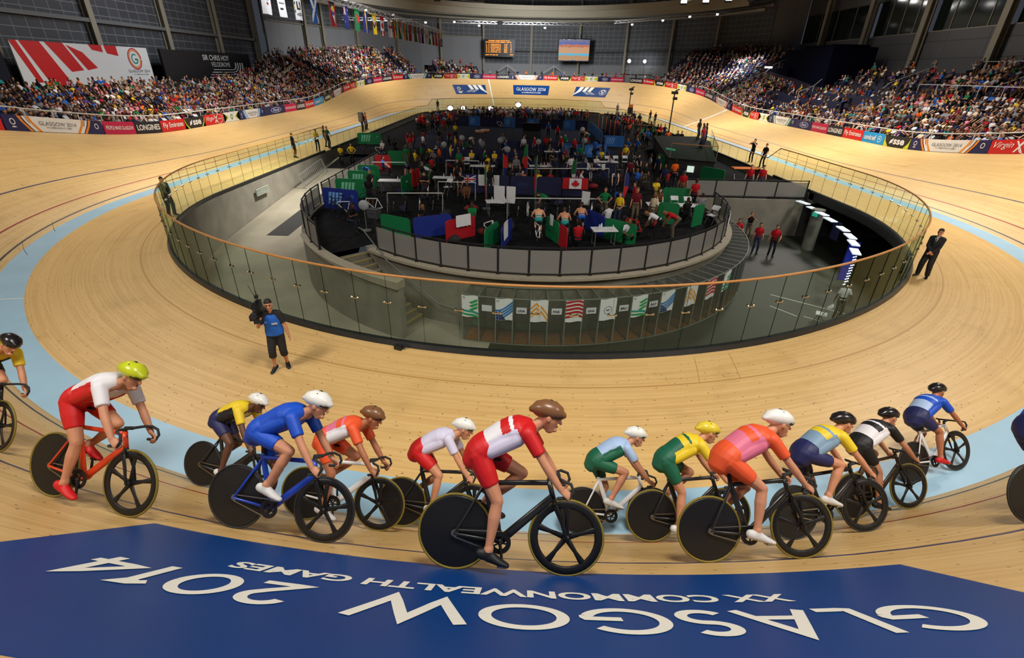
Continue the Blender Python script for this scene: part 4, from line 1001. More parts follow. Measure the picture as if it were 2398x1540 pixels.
# tags: 0 skin 1 upper garment 2 lower garment 3 hair 4 shoes 5 accent
def figure(J, det=False, sc_=1.0):
    """J: joints of a pose (facing +y). Returns Body plus the solved joints"""
    b = Body(); X = V(J.get('x', (1, 0, 0)))           # hip line, towards the figure's right
    pel, neck, head = V(J['pelvis']), V(J['neck']), V(J['head']); SX = V(J.get('sx', X)).normalized(); HX = V(J.get('hx', SX)).normalized()
    fat = J.get('fat', 1.0); d = neck-pel
    mid = V(J.get('mid', pel+d*.45))
    cen = lambda t: (pel*(1-t)*(1-t)+mid*2*t*(1-t)+neck*t*t) if 'mid' in J else pel+d*t
    sides = [X, X, (X+SX*.4).normalized(), (X+SX).normalized(), SX, SX, SX]
    ts = [-.06, .08, .30, .55, .78, .92, 1.0]
    ab = [(.15*fat, .105*fat), (.165*fat, .115*fat), (.142*fat, .10*fat), (.165*fat, .118*fat), (.178, .112), (.13, .085), (.062, .062)]
    b.limb([cen(t) for t in ts], ab, 1, sides, 14)
    b.limb([cen(-.1), cen(.14)], [(.155*fat, .108*fat), (.165*fat, .116*fat)], 2, [X, X], 14)
    hd = (head-neck); hn = hd.normalized()
    b.limb([neck-hn*.05, neck+hd*.45], [.058, .054], 0)
    F = V(J.get('face', (0, 1, 0))).normalized(); U = (HX.cross(F)).normalized(); HXo = F.cross(U).normalized()
    R = Matrix((HXo, F, U)).transposed()
    hp = lambda x, y, z: head+R @ V((x, y, z))
    b.limb([hp(0, -.012, .065), hp(0, -.005, .02), hp(0, .012, -.045), hp(0, .03, -.105)], [(.066, .084), (.077, .098), (.067, .086), (.036, .045)], 0, HXo, 14)
    b.ball(hp(0, -.012, .05), (.078, .094, .078), 0, R)
    if J.get('hair', True):
        b.limb([hp(0, -.017, .064), hp(0, -.030, .015), hp(0, -.052, -.05)], [(.081, .094), (.083, .084), (.068, .052)], 3, HXo, 14)
    if det:
        b.limb([hp(0, .094, .012), hp(0, .113, -.03)], [.010, .017], 0); b.ball(hp(0, .094, -.066), (.020, .010, .005), 6, R); b.ball(hp(0, .075, -.10), (.026, .024, .02), 0, R)
        for s in (-1, 1):
            b.ball(hp(s*.079, -.004, -.012), (.011, .02, .032), 0, R); b.ball(hp(s*.033, .082, .010), (.009, .009, .005), 6, R); b.limb([hp(s*.018, .090, .030), hp(s*.048, .080, .031)], [.005, .004], 3)
    out = {'head': head, 'R': R}
    for s, nm in ((1, 'r'), (-1, 'l')):
        sh = neck+SX*s*.165-(hn*.055 if 'shdrop' not in J else V(J['shdrop'])); w = V(J['hand_'+nm]); el, w = ik(sh, w, .29, .255, J.get('elbow_'+nm, sh+SX*s*.4-F*.3+V((0, 0, -.3))))
        slv = J.get('sleeve', .62)
        b.limb([neck+SX*s*.07-hn*.03, sh], [.06, .058], 1); b.limb([sh, sh+(el-sh)*slv], [.056, .053], 1)
        b.limb([sh+(el-sh)*slv*.9, el], [.045, .039], 0 if slv < 1 else 1); b.limb([el, el+(w-el)*.35, w], [.040, .041, .027], J.get('fore', 0))
        # hand: palm, four curled fingers, thumb
        dirn = V(J.get('handdir_'+nm, w-el)).normalized(); pn = V(J.get('palm_'+nm, -SX*s)).normalized(); pn = (pn-dirn*pn.dot(dirn)).normalized(); ac = dirn.cross(pn).normalized()
        hc = J.get('glove', 0)
        b.limb([w-dirn*.01, w+dirn*.045, w+dirn*.085], [(.027, .019), (.038, .017), (.040, .014)], hc, ac)
        if det:
            curl = J.get('curl_'+nm, .5)
            for k in range(4):
                o = w+dirn*.085+ac*(.029-.0195*k); L = (.068, .078, .073, .058)[k]; a0 = curl*.6
                p1 = o+(dirn*cos(a0)+pn*sin(a0))*L*.45; a1 = curl*1.5; p2 = p1+(dirn*cos(a1)+pn*sin(a1))*L*.33; a2 = curl*2.3; p3 = p2+(dirn*cos(a2)+pn*sin(a2))*L*.27
                b.limb([o-dirn*.01, p1, p2, p3], [.0095, .009, .0085, .0075], hc, n=8)
            tb = w+dirn*.03+ac*.028; td = (dirn*.7+ac*.5+pn*.5).normalized(); b.limb([tb, tb+td*.035, tb+td*.035+(dirn*.8+pn*.6).normalized()*.032], [.0125, .0105, .009], hc, n=8)
        else:
            b.limb([w+dirn*.08, w+(dirn*.8+pn*.5)*.14], [(.034, .013), (.024, .011)], hc, ac)
        out['sh_'+nm], out['el_'+nm], out['wr_'+nm] = sh, el, w
        hip = pel+X*s*.088-(d.normalized())*.02; an = V(J['foot_'+nm]); kn, an = ik(hip, an, .44, .43, J.get('knee_'+nm, hip+V((0, 1, 0))+X*s*.05))
        leg = J.get('trouser', 1.0)      # how far down the leg the lower garment reaches (1 = ankle, .5 = knee)
        th = min(1, leg*2); b.limb([hip, hip+(kn-hip)*.45, kn], [.086, .078, .056], 2 if leg >= .5 else 0)
        if leg < .5: b.limb([hip, hip+(kn-hip)*th], [.089, .079-.012*th], 2)
        elif leg < 1 and leg > .5: b.limb([kn, kn+(an-kn)*(leg-.5)*2], [.062, .060], 2)
        if leg >= 1: b.limb([kn, kn+(an-kn)*.35, an], [.060, .062, .052], 2)
        else: b.limb([kn, kn+(an-kn)*.1, kn+(an-kn)*.32, kn+(an-kn)*.75, an], [.052, .052, .057, .038, .034], 0)
        fd = V(J.get('toe_'+nm, (0, 1, 0))).normalized(); dn = V(J.get('sole', (0, 0, -1)))
        fx = fd.cross(dn).normalized()
        b.limb([an-fd*.055+dn*.035, an+fd*.03+dn*.035, an+fd*.12+dn*.052, an+fd*.185+dn*.058], [(.034, .04), (.038, .045), (.044, .030), (.034, .021)], 4, fx)
        b.limb([an+dn*-.03, an+dn*.04], [.042, .044], 4 if J.get('boots') else (2 if leg >= 1 else 4))
        out['hip_'+nm], out['kn_'+nm], out['an_'+nm] = hip, kn, an
    return b, out

SKINS = [s2l(214, 160, 126), s2l(198, 140, 108), s2l(222, 172, 140), s2l(120, 78, 54), s2l(190, 134, 100), s2l(86, 54, 38)]
SKIN = mat('skin', s2l(196, 136, 104), .55, noise_amt=.06, noise_scale=12); SKIND = mat('dark skin', s2l(92, 58, 42), .5)
LIP = mat('brown red features', s2l(96, 44, 36), .5)
RSKIN = rand_mat('mixed skin', SKINS, .6)
RHAIR = rand_mat('mixed hair', [s2l(28, 20, 16), s2l(60, 40, 26), s2l(18, 15, 14), s2l(120, 86, 50), s2l(90, 84, 80), s2l(40, 28, 20)], .7)
RPANT = rand_mat('mixed trousers', [s2l(22, 24, 34), s2l(40, 50, 78), s2l(18, 18, 20), s2l(96, 86, 70), s2l(30, 34, 44)], .8)
SHIRT = objcol_mat('top in its own colour'); SHOE = mat('dark shoes', s2l(24, 24, 26), .5); SOLE = mat('white sole', (.6, .6, .6), .6)
HAIR = mat('short dark hair', s2l(30, 22, 17), .7)
PEOPLE = [RSKIN, SHIRT, RPANT, RHAIR, SHOE, SHIRT, LIP]

def stand_pose(**k):
    J = dict(pelvis=(0, 0, .95), neck=(0, .0, 1.47), head=(0, .02, 1.645), hand_r=(.27, .05, .83), hand_l=(-.27, .05, .83), foot_r=(.12, 0, .085), foot_l=(-.12, .02, .085), toe_r=(.25, 1, 0), toe_l=(-.25, 1, 0))
    J.update(k); return J
def sit_pose(**k):
    J = dict(pelvis=(0, 0, .53), neck=(0, -.03, 1.05), head=(0, .02, 1.225), hand_r=(.12, .40, .62), hand_l=(-.12, .40, .62), foot_r=(.12, .42, .085), foot_l=(-.13, .40, .085), elbow_r=(.6, -.1, .6), elbow_l=(-.6, -.1, .6))
    J.update(k); return J
# ---------------------------------------------------------------- the camera operator on the near apron
def place(o, p, facing, up=None):
    """stand o on p, facing a direction in plan"""
    f = V((facing[0], facing[1], 0)).normalized(); u = V((0, 0, 1)) if up is None else V(up).normalized()
    r = f.cross(u).normalized(); f = u.cross(r); o.matrix_world = Matrix.Translation(p) @ Matrix((r, f, u)).transposed().to_4x4()
def garment(b, name, m, voxel, smooth=3):
    me = remesh(b, voxel, smooth); me.name = name; me.materials.clear(); me.materials.append(m); me.polygons.foreach_set('use_smooth', [True]*len(me.polygons)); return me
def offs(p, q, t): return V(p)+(V(q)-V(p))*t
def dress(J, o, sleeve=.6, legs=.62, infl=.014, collar=True):
    """shapes of an upper and a lower garment round the solved joints"""
    pel, neck = V(J['pelvis']), V(J['neck']); X = V((1, 0, 0)); d = neck-pel; up = MB(); cen = lambda t: pel+d*t
    fat = J.get('fat', 1.0)
    up.sweep([cen(t) for t in (-.08, .1, .32, .55, .78, .92, .985)], [(a*fat+infl, b*fat+infl) for a, b in ((.182, .134), (.180, .130), (.156, .114), (.168, .12), (.18, .114), (.132, .088), (.066, .066))], X, 16, False)
    for s, nm in ((1, 'r'), (-1, 'l')):
        sh, el, wr = o['sh_'+nm], o['el_'+nm], o['wr_'+nm]; up.sweep([neck+X*s*.07-V((0, 0, .03)), sh], [.062+infl, .060+infl], None, 12, True)
        if sleeve <= 1: up.sweep([sh, offs(sh, el, sleeve)], [.058+infl, .054+infl*1.3], None, 12, False)
        else: up.sweep([sh, el, offs(el, wr, sleeve-1)], [.058+infl, .047+infl, .034+infl], None, 12, False)
    lo = MB(); lo.sweep([cen(.16), cen(.0), cen(-.13), cen(-.2), cen(-.26)], [(.172*fat+infl, .126*fat+infl), (.178*fat+infl, .132*fat+infl), (.165*fat+infl, .124*fat+infl), (.12*fat+infl, .10*fat+infl), (.05, .07)], X, 16, False)
    for s, nm in ((1, 'r'), (-1, 'l')):
        hip, kn, an = o['hip_'+nm], o['kn_'+nm], o['an_'+nm]; pts = [hip, offs(hip, kn, .5), kn]; r = [.09+infl, .080+infl*1.2, .062+infl*1.6]
        if legs > .5: pts.append(offs(kn, an, (legs-.5)*2)); r.append(.064+infl*1.5 if legs < .95 else .055+infl)
        else: pts = [hip, offs(hip, kn, legs*2)]; r = [.09+infl, .07+infl]
        lo.sweep(pts, r, None, 14, False)
    return up, lo
J = stand_pose(hand_r=(.20, .30, 1.36), elbow_r=(.46, .05, .8), handdir_r=(-.2, .25, .95), palm_r=(-1, .1, 0), curl_r=.7, hand_l=(-.30, .08, .86), elbow_l=(-.6, -.2, 1.1), curl_l=.35, palm_l=(.9, .2, 0), foot_r=(.15, .07, .085), foot_l=(-.10, -.07, .085), toe_r=(.3, 1, 0), toe_l=(-.25, 1, 0), face=(-.12, 1, -.05), trouser=.05, sleeve=.3)
b, o_ = figure(J, True)
BOOTK = mat('black trainer', s2l(16, 16, 17), .5)
op = link('camera_operator', b.mesh('camera_operator', [SKIN, SKIN, SKIN, HAIR, SKIN, SKIN, LIP], .0075, 2)); tag(op, 'camera operator in a blue bib and black shorts walking on the near apron', 'person')
up, lo = dress(J, o_, .8, .66)
KIT = mat('black cotton', (.012, .012, .014), .85, noise_amt=.2)
link('shirt', garment(up, 'shirt', KIT, .014), op); link('shorts', garment(lo, 'shorts', KIT, .014), op)
bib = MB(); pel, neck = V(J['pelvis']), V(J['neck']); cen = lambda t: pel+(neck-pel)*t
bib.sweep([cen(t) for t in (-.06, .1, .32, .55, .80, .93)], [(.200, .170), (.202, .170), (.182, .152), (.196, .160), (.165, .146), (.120, .112)], V((1, 0, 0)), 18, False)
link('bib', garment(bib, 'bib', mat('blue tabard', s2l(26, 96, 196), .75, noise_amt=.08), .014), op)
mb = MB()
def onbib(x, z): return V((x, .176-.6*x*x-.10*max(0, z-1.24), z))
mb.add([onbib(x, z) for x, z in ((-.13, 1.22), (-.01, 1.22), (-.01, 1.265), (-.13, 1.265))], [(0, 1, 2, 3)]); mb.build('printed_patch', mat('pale bib print', s2l(170, 178, 200), .7), op)
mb = MB()
for q in ringq(.10, 1.29, .014, .02, 1): mb.add([onbib(u, v) for u, v in q], [(0, 1, 2, 3)])
mb.build('printed_badge', mat('pale bib print'), op)
for nm in 'rl':
    an = o_['an_'+nm]; fd = V(J['toe_'+nm]).normalized(); mb = MB(); fx = fd.cross(V((0, 0, -1)))
    mb.sweep([an-fd*.07+V((0, 0, -.03)), an+fd*.03+V((0, 0, -.033)), an+fd*.12+V((0, 0, -.05)), an+fd*.195+V((0, 0, -.056))], [(.043, .052), (.046, .052), (.052, .036), (.042, .026)], fx, 14)
    mb.sweep([an+V((0, 0, -.03)), an+V((0, 0, .03))], [.05, .046], None, 12, False)
    s_ = link('shoe', garment(mb, 'shoe', BOOTK, .01), op)
    mb = MB(); mb.sweep([an-fd*.08+V((0, 0, -.077)), an+fd*.05+V((0, 0, -.077)), an+fd*.20+V((0, 0, -.077))], [(.044, .008), (.05, .008), (.046, .008)], fx, 12); mb.build('sole', SOLE, s_)
place(op, (-6.3, 9.62, .0), (.30, -1)); op.scale = (1.0, 1.0, 1.0)
# broadcast camera on the right shoulder (the figure's right), lens forward
cr = empty('broadcast_camera'); tag(cr, 'black shoulder broadcast camera held by the operator in the blue bib', 'camera')
GLOSSB = mat('black camera plastic', (.015, .015, .017), .3)
mb = MB(); mb.box((.235, .02, 1.60), (.13, .34, .19)); mb.box((.235, -.2, 1.60), (.11, .12, .17)); mb.build('body', GLOSSB, cr)
mb = MB(); mb.lathe((.235, .18, 1.60), [(.055, 0), (.06, .04), (.052, .08), (.052, .17), (.068, .22), (.072, .28), (.066, .285)], 20, Matrix.Rotation(radians(-90), 3, 'X')); ln = mb.build('lens', BLACK, cr, smooth=True)
mb = MB(); mb.lathe((.235, .462, 1.60), [(.058, 0), (.03, .006), (.002, .008)], 20, Matrix.Rotation(radians(-90), 3, 'X')); mb.build('front_glass', mat('lens glass', (.02, .02, .05), .05), ln)
mb = MB(); mb.box((.27, .27, 1.475), (.19, .08, .11)); mb.box((.21, .38, 1.44), (.13, .02, .12)); mb.build('lens_control', GLOSSB, cr)
mb = MB(); mb.bar((.235, -.12, 1.72), (.235, .14, 1.76), .03); mb.bar((.235, .14, 1.70), (.235, .14, 1.76), .03); mb.bar((.235, -.12, 1.69), (.235, -.12, 1.73), .03); mb.build('carry_handle', GLOSSB, cr)
mb = MB(); mb.sweep([(.12, .10, 1.66), (.10, .20, 1.66)], .035, n=12); mb.bar((.12, .14, 1.66), (.23, .14, 1.70), .02); mb.build('viewfinder', GLOSSB, cr)
mb = MB(); mb.box((.235, -.14, 1.80), (.07, .09, .06)); mb.sweep([(.27, -.14, 1.82), (.36, -.2, 2.06)], .006, n=6); mb.sweep([(.22, -.17, 1.82), (.24, -.19, 1.95)], .005, n=6); mb.build('radio_transmitter', BLACK, cr)
mb = MB(); mb.sweep([(.30, .0, 1.70), (.30, .26, 1.70)], .014, n=8); mb.build('microphone', BLACK, cr)
place(cr, (-6.3, 9.62, .0), (.30, -1))
# ---------------------------------------------------------------- the two guards in dark suits
SUIT = mat('charcoal suit', s2l(15, 15, 19), .8, noise_amt=.1)
def guard(p, face, label, wide=.13, J2=None):
    J = stand_pose(hand_r=(.02, .20, .98), hand_l=(-.03, .24, .98), elbow_r=(.6, -.15, .9), elbow_l=(-.6, -.15, .9), handdir_r=(-.6, .3, -.6), handdir_l=(.6, .35, -.6), palm_r=(0, -1, 0), palm_l=(0, -1, 0), curl_r=.5, curl_l=.5, foot_r=(wide, 0, .085), foot_l=(-wide, .03, .085), trouser=.05, sleeve=.3, **(J2 or {}))
    b, o = figure(J, True); g = link('security_guard', b.mesh('security_guard', [SKIN, SKIN, SKIN, HAIR, SKIN, SKIN, LIP], .0075, 2)); tag(g, label, 'person')
    up, lo = dress(J, o, 1.93, 1.0, .02)
    pel, neck = V(J['pelvis']), V(J['neck'])
    up.sweep([pel+V((0, 0, .1)), pel+V((0, 0, -.02)), pel+V((0, 0, -.16))], [(.185, .135), (.195, .145), (.20, .152)], V((1, 0, 0)), 16, False)
    link('jacket', garment(up, 'jacket', SUIT, .014), g); link('trousers', garment(lo, 'trousers', SUIT, .014), g)
    mb = MB(); mb.add([(-.045, .128, 1.46), (.045, .128, 1.46), (.0, .155, 1.22)], [(0, 1, 2)]); mb.sweep([(0, .01, 1.44), (0, .012, 1.50)], [.068, .062], None, 14, False); mb.build('shirt', CLOTHW, g)
    mb = MB(); mb.slab([(-.014, .138, 1.45), (.014, .138, 1.45), (.02, .162, 1.25), (0, .164, 1.22), (-.02, .162, 1.25)], (0, .006, 0)); mb.build('tie', mat('dark green tie', s2l(26, 44, 38), .6), g)
    for nm in 'rl':
        an = o['an_'+nm]; fd = V(J['toe_'+nm]).normalized(); mb = MB(); fx = fd.cross(V((0, 0, -1)))
        mb.sweep([an-fd*.07+V((0, 0, -.035)), an+fd*.03+V((0, 0, -.035)), an+fd*.13+V((0, 0, -.052)), an+fd*.21+V((0, 0, -.06))], [(.042, .048), (.044, .05), (.05, .032), (.036, .022)], fx, 14)
        link('shoe', garment(mb, 'shoe', BOOTK, .012), g)
    place(g, p, face); return g
g1 = trk(20.4, -4.55); guard(g1, (-.75, -.55), 'security guard in a dark suit on the boards outside the glass, right side', .15)
g2 = trk(220.6, -4.05); guard(g2, (.85, -.35), 'security guard in a dark suit behind the glass, left side', .13)
# box and bottle by the kerb
bx = gpt(244.35, .28); mb = MB(); mb.box((0, 0, .05), (.2, .12, .1), radians(-20)); mb.box((0, 0, .103), (.21, .13, .012), radians(-20)); bb = mb.build('equipment_case', BLACK); bb.location = bx; tag(bb, 'small black case on the boards against the kerb', 'case')
bt = empty('water_bottle', gpt(244.55, .25)); tag(bt, 'clear water bottle standing beside the small black case', 'bottle')
mb = MB(); mb.lathe((0, 0, 0), [(.03, 0), (.032, .01), (.032, .13), (.028, .16), (.013, .19), (.013, .2)], 14); mb.build('body', glass_mat('clear plastic', (.75, .82, .9), .05), bt, smooth=True)
mb = MB(); mb.lathe((0, 0, .2), [(.015, 0), (.015, .022)], 12); mb.build('cap', NAVY, bt); mb = MB(); mb.lathe((0, 0, .06), [(.0325, 0), (.0325, .05)], 14, caps=False); mb.build('wrapper', NAVY, bt)
# ================================================================ TRACK BICYCLES AND RIDERS (forward = +y, right = +x)
CARB = mat('black carbon', (.008, .008, .009), .42, spec=.3); TYRE = mat('black tyre', (.014, .014, .014), .7); TYREY = mat('olive yellow tyre', s2l(120, 104, 30), .7)
FRAMEP = mat('frame paint', (.5, .05, .04), .3); CHAIN = mat('chain steel', (.30, .28, .24), .35, 1.0); TAPE = mat('dark bar tape', (.02, .02, .02), .8)
BB_, RH, FH, WR = V((0, 0, .275)), V((0, -.40, .335)), V((0, .575, .335)), .335
def set_mats(o, ms):
    for i, m in enumerate(ms):
        if i < len(o.material_slots): o.material_slots[i].link = 'OBJECT'; o.material_slots[i].material = m
def wheel_meshes(spoked):
    t = MB(); t.sweep([(0, (WR-.012)*cos(2*pi*i/40), (WR-.012)*sin(2*pi*i/40)) for i in range(40)], .012, side=V((1, 0, 0)), n=8, closed=True)
    rim = MB(); RX = Matrix.Rotation(radians(90), 3, 'Y')
    if spoked:
        rim.lathe((0, 0, 0), [(WR-.022, -.011), (WR-.016, 0), (WR-.022, .011), (WR-.075, .009), (WR-.088, 0), (WR-.075, -.009), (WR-.022, -.011)], 40, RX, caps=False)
        sp = MB()
        for k in range(5):
            a = 2*pi*k/5+.3; d = V((0, cos(a), sin(a))); p = V((0, -sin(a), cos(a))); sp.sweep([d*.03, d*.15, d*(WR-.08)], [(.012, .026), (.009, .018), (.010, .030)], V((1, 0, 0)), 8, True)
        hub = MB(); hub.lathe((0, 0, 0), [(.012, -.05), (.03, -.035), (.03, .035), (.012, .05)], 14, RX)
        return t.mesh('tyre', TYRE, True), rim.mesh('rim', CARB, True), sp.mesh('spokes', CARB, True), hub.mesh('hub', CARB)
    rim.lathe((0, 0, 0), [(.0, -.022), (.05, -.022), (WR-.03, -.010), (WR-.018, 0), (WR-.03, .010), (.05, .022), (.0, .022)], 40, RX, caps=False)
    hub = MB(); hub.lathe((0, 0, 0), [(.012, -.06), (.02, -.03), (.02, .03), (.012, .06)], 12, RX)
    return t.mesh('tyre', TYRE, True), rim.mesh('disc', CARB, False), None, hub.mesh('hub', CHAIN)
FW, RW = wheel_meshes(True), wheel_meshes(False)
def bike_meshes():
    M = {}; st, ht, hb = V((0, -.165, .80)), V((0, .405, .82)), V((0, .45, .665))
    m = MB(); X = V((1, 0, 0))
    m.sweep([BB_, V((0, -.15, .74)), st], [(.018, .034), (.016, .030), (.016, .026)], X, 12); m.sweep([st+V((0, .01, -.03)), ht+V((0, 0, -.02))], [(.017, .022), (.017, .024)], X, 12)
    m.sweep([BB_+V((0, .01, .01)), hb+V((0, -.01, .01))], [(.022, .040), (.020, .034)], X, 12); m.sweep([ht, hb], .024, None, 12, False)
    for s in (-1, 1):
        m.sweep([BB_+V((s*.025, -.02, 0)), RH+V((s*.062, 0, 0))], [(.010, .016), (.008, .012)], X, 8); m.sweep([st+V((s*.012, 0, -.05)), RH+V((s*.062, 0, 0))], [(.008, .013), (.007, .011)], X, 8)
    m.lathe(BB_, [(.026, -.045), (.026, .045)], 16, Matrix.Rotation(radians(90), 3, 'Y')); M['frame'] = m.mesh('frame', FRAMEP, True)
    m = MB(); m.sweep([hb+V((0, .004, -.005)), hb+V((0, .012, -.04))], .024, None, 12)
    for s in (-1, 1): m.sweep([hb+V((s*.03, .015, -.05)), V((s*.045, .53, .48)), FH+V((s*.05, 0, 0))], [(.010, .024), (.010, .020), (.008, .013)], X, 8)
    m.sweep([hb+V((-.03, .012, -.04)), hb+V((.03, .012, -.04))], (.016, .022), None, 8); M['fork'] = m.mesh('fork', CARB, True)
    m = MB(); m.sweep([ht+V((0, 0, .0)), ht+V((0, 0, .035)), V((0, .49, .87))], .019, None, 10)
    for s in (-1, 1): m.sweep([(0, .49, .87), (s*.13, .49, .87), (s*.185, .52, .868), (s*.195, .585, .845), (s*.20, .605, .79), (s*.20, .575, .735), (s*.20, .48, .725)], [.015, .014, .0135, .0135, .0135, .014, .0155], None, 8)
    M['handlebar'] = m.mesh('handlebar', TAPE, True)
    m = MB(); m.sweep([(0, -.30, .985), (0, -.24, .985), (0, -.12, .982), (0, -.03, .975)], [(.058, .016), (.066, .020), (.030, .018), (.018, .012)], X, 12); M['saddle'] = m.mesh('saddle', CARB, True)
    m = MB(); m.sweep([st+V((0, .012, -.05)), V((0, -.19, .97))], [(.012, .024), (.012, .022)], X, 10); M['seat_post'] = m.mesh('seat_post', CARB, True)
    RX = Matrix.Rotation(radians(90), 3, 'Y')
    for k, ph in enumerate((-80, -20, 50)):
        m = MB(); m.lathe(BB_+V((.05, 0, 0)), [(.055, -.002), (.096, -.002), (.096, .003), (.055, .003), (.055, -.002)], 28, RX, caps=False); d = V((0, cos(radians(ph)), sin(radians(ph))))
        for i in range(5): a = radians(ph+72*i); m.bar(BB_+V((.05, 0, 0)), BB_+V((.05, .075*cos(a), .075*sin(a))), .012)
        m.sweep([BB_+V((.06, 0, 0)), BB_+V((.075, 0, 0))+d*.17], [.015, .011], None, 8); m.sweep([BB_+V((-.06, 0, 0)), BB_+V((-.075, 0, 0))-d*.17], [.015, .011], None, 8); M['crankset', k] = m.mesh('crankset', CARB, False)
        for s in (1, -1):
            m = MB(); c = BB_+V((s*.115, 0, 0))+d*.17*s; m.box(c, (.07, .085, .016)); m.bar(c-V((s*.04, 0, 0)), c, .012); M['pedal', k, s] = m.mesh('pedal', CHAIN)
    m = MB()
    for s, r0, r1 in ((1, .096, .032), (-1, .096, .032)): m.bar(BB_+V((.05, 0, s*r0)), RH+V((.05, 0, s*r1)), .006, .010)
    m.lathe(RH+V((.05, 0, 0)), [(.0, -.002), (.032, -.002), (.032, .002), (.0, .002)], 14, RX); M['chain'] = m.mesh('chain', CHAIN)
    return M
BM_ = bike_meshes()
def make_bike(label, k, paint, bartape=TAPE, tyre=TYRE, disc=CARB):
    r = empty('track_bicycle'); tag(r, label, 'bicycle')
    for n in ('frame', 'fork', 'handlebar', 'saddle', 'chain'):
        o = link(n, BM_[n], r)
        if n == 'frame': set_mats(o, [paint])
        if n == 'handlebar': set_mats(o, [bartape])
        if n == 'saddle': link('seat_post', BM_['seat_post'], o)
    c = link('crankset', BM_['crankset', k], r)
    for s in (1, -1): link('pedal', BM_['pedal', k, s], c)
    for nm, W, H in (('front_wheel', FW, FH), ('rear_wheel', RW, RH)):
        w = link(nm, W[1], r, H); set_mats(w, [disc if nm == 'rear_wheel' else CARB]); t = link('tyre', W[0], w); set_mats(t, [tyre]); link('hub', W[3], w)
        if W[2]: link('spokes', W[2], w)
    return r
# riders: three crank positions
def rider_joints(k):
    ph = radians((-80, -20, 50)[k]); d = V((0, cos(ph), sin(ph))); F = {}
    for s, nm in ((1, 'r'), (-1, 'l')):
        p = BB_+V((s*.115, 0, 0))+d*.17*s; F[nm] = p+V((0, -.125, .115))
    return dict(pelvis=(0, -.205, 1.055), neck=(0, .245, 1.275), mid=(0, -.02, 1.26), head=(0, .385, 1.375), face=(0, 1, -.22), hand_r=(.205, .505, .79), hand_l=(-.205, .505, .79), elbow_r=(.65, .2, .8), elbow_l=(-.65, .2, .8), handdir_r=(-.03, .75, -.5), handdir_l=(.03, .75, -.5), palm_r=(-.75, 0, -.65), palm_l=(.75, 0, -.65), curl_r=1.15, curl_l=1.15,
                foot_r=F['r'], foot_l=F['l'], knee_r=(.16, 1.2, .9), knee_l=(-.16, 1.2, .9), toe_r=(.02, 1, -.30), toe_l=(-.02, 1, -.30), sole=(0, -.28, -1), trouser=.05, sleeve=.3, hair=False, shdrop=(0, .045, .025))
RB = []
SUITA, SUITB, SUITC = mat('skinsuit back', (.8, .8, .8), .6), mat('skinsuit shoulders', (.6, .05, .05), .6), mat('skinsuit sides', (.6, .05, .05), .6)
SHORTM = mat('skinsuit shorts', (.02, .02, .02), .6); HELM = mat('helmet shell', (.8, .8, .8), .25); VIS = mat('dark visor', (.01, .01, .012), .1)
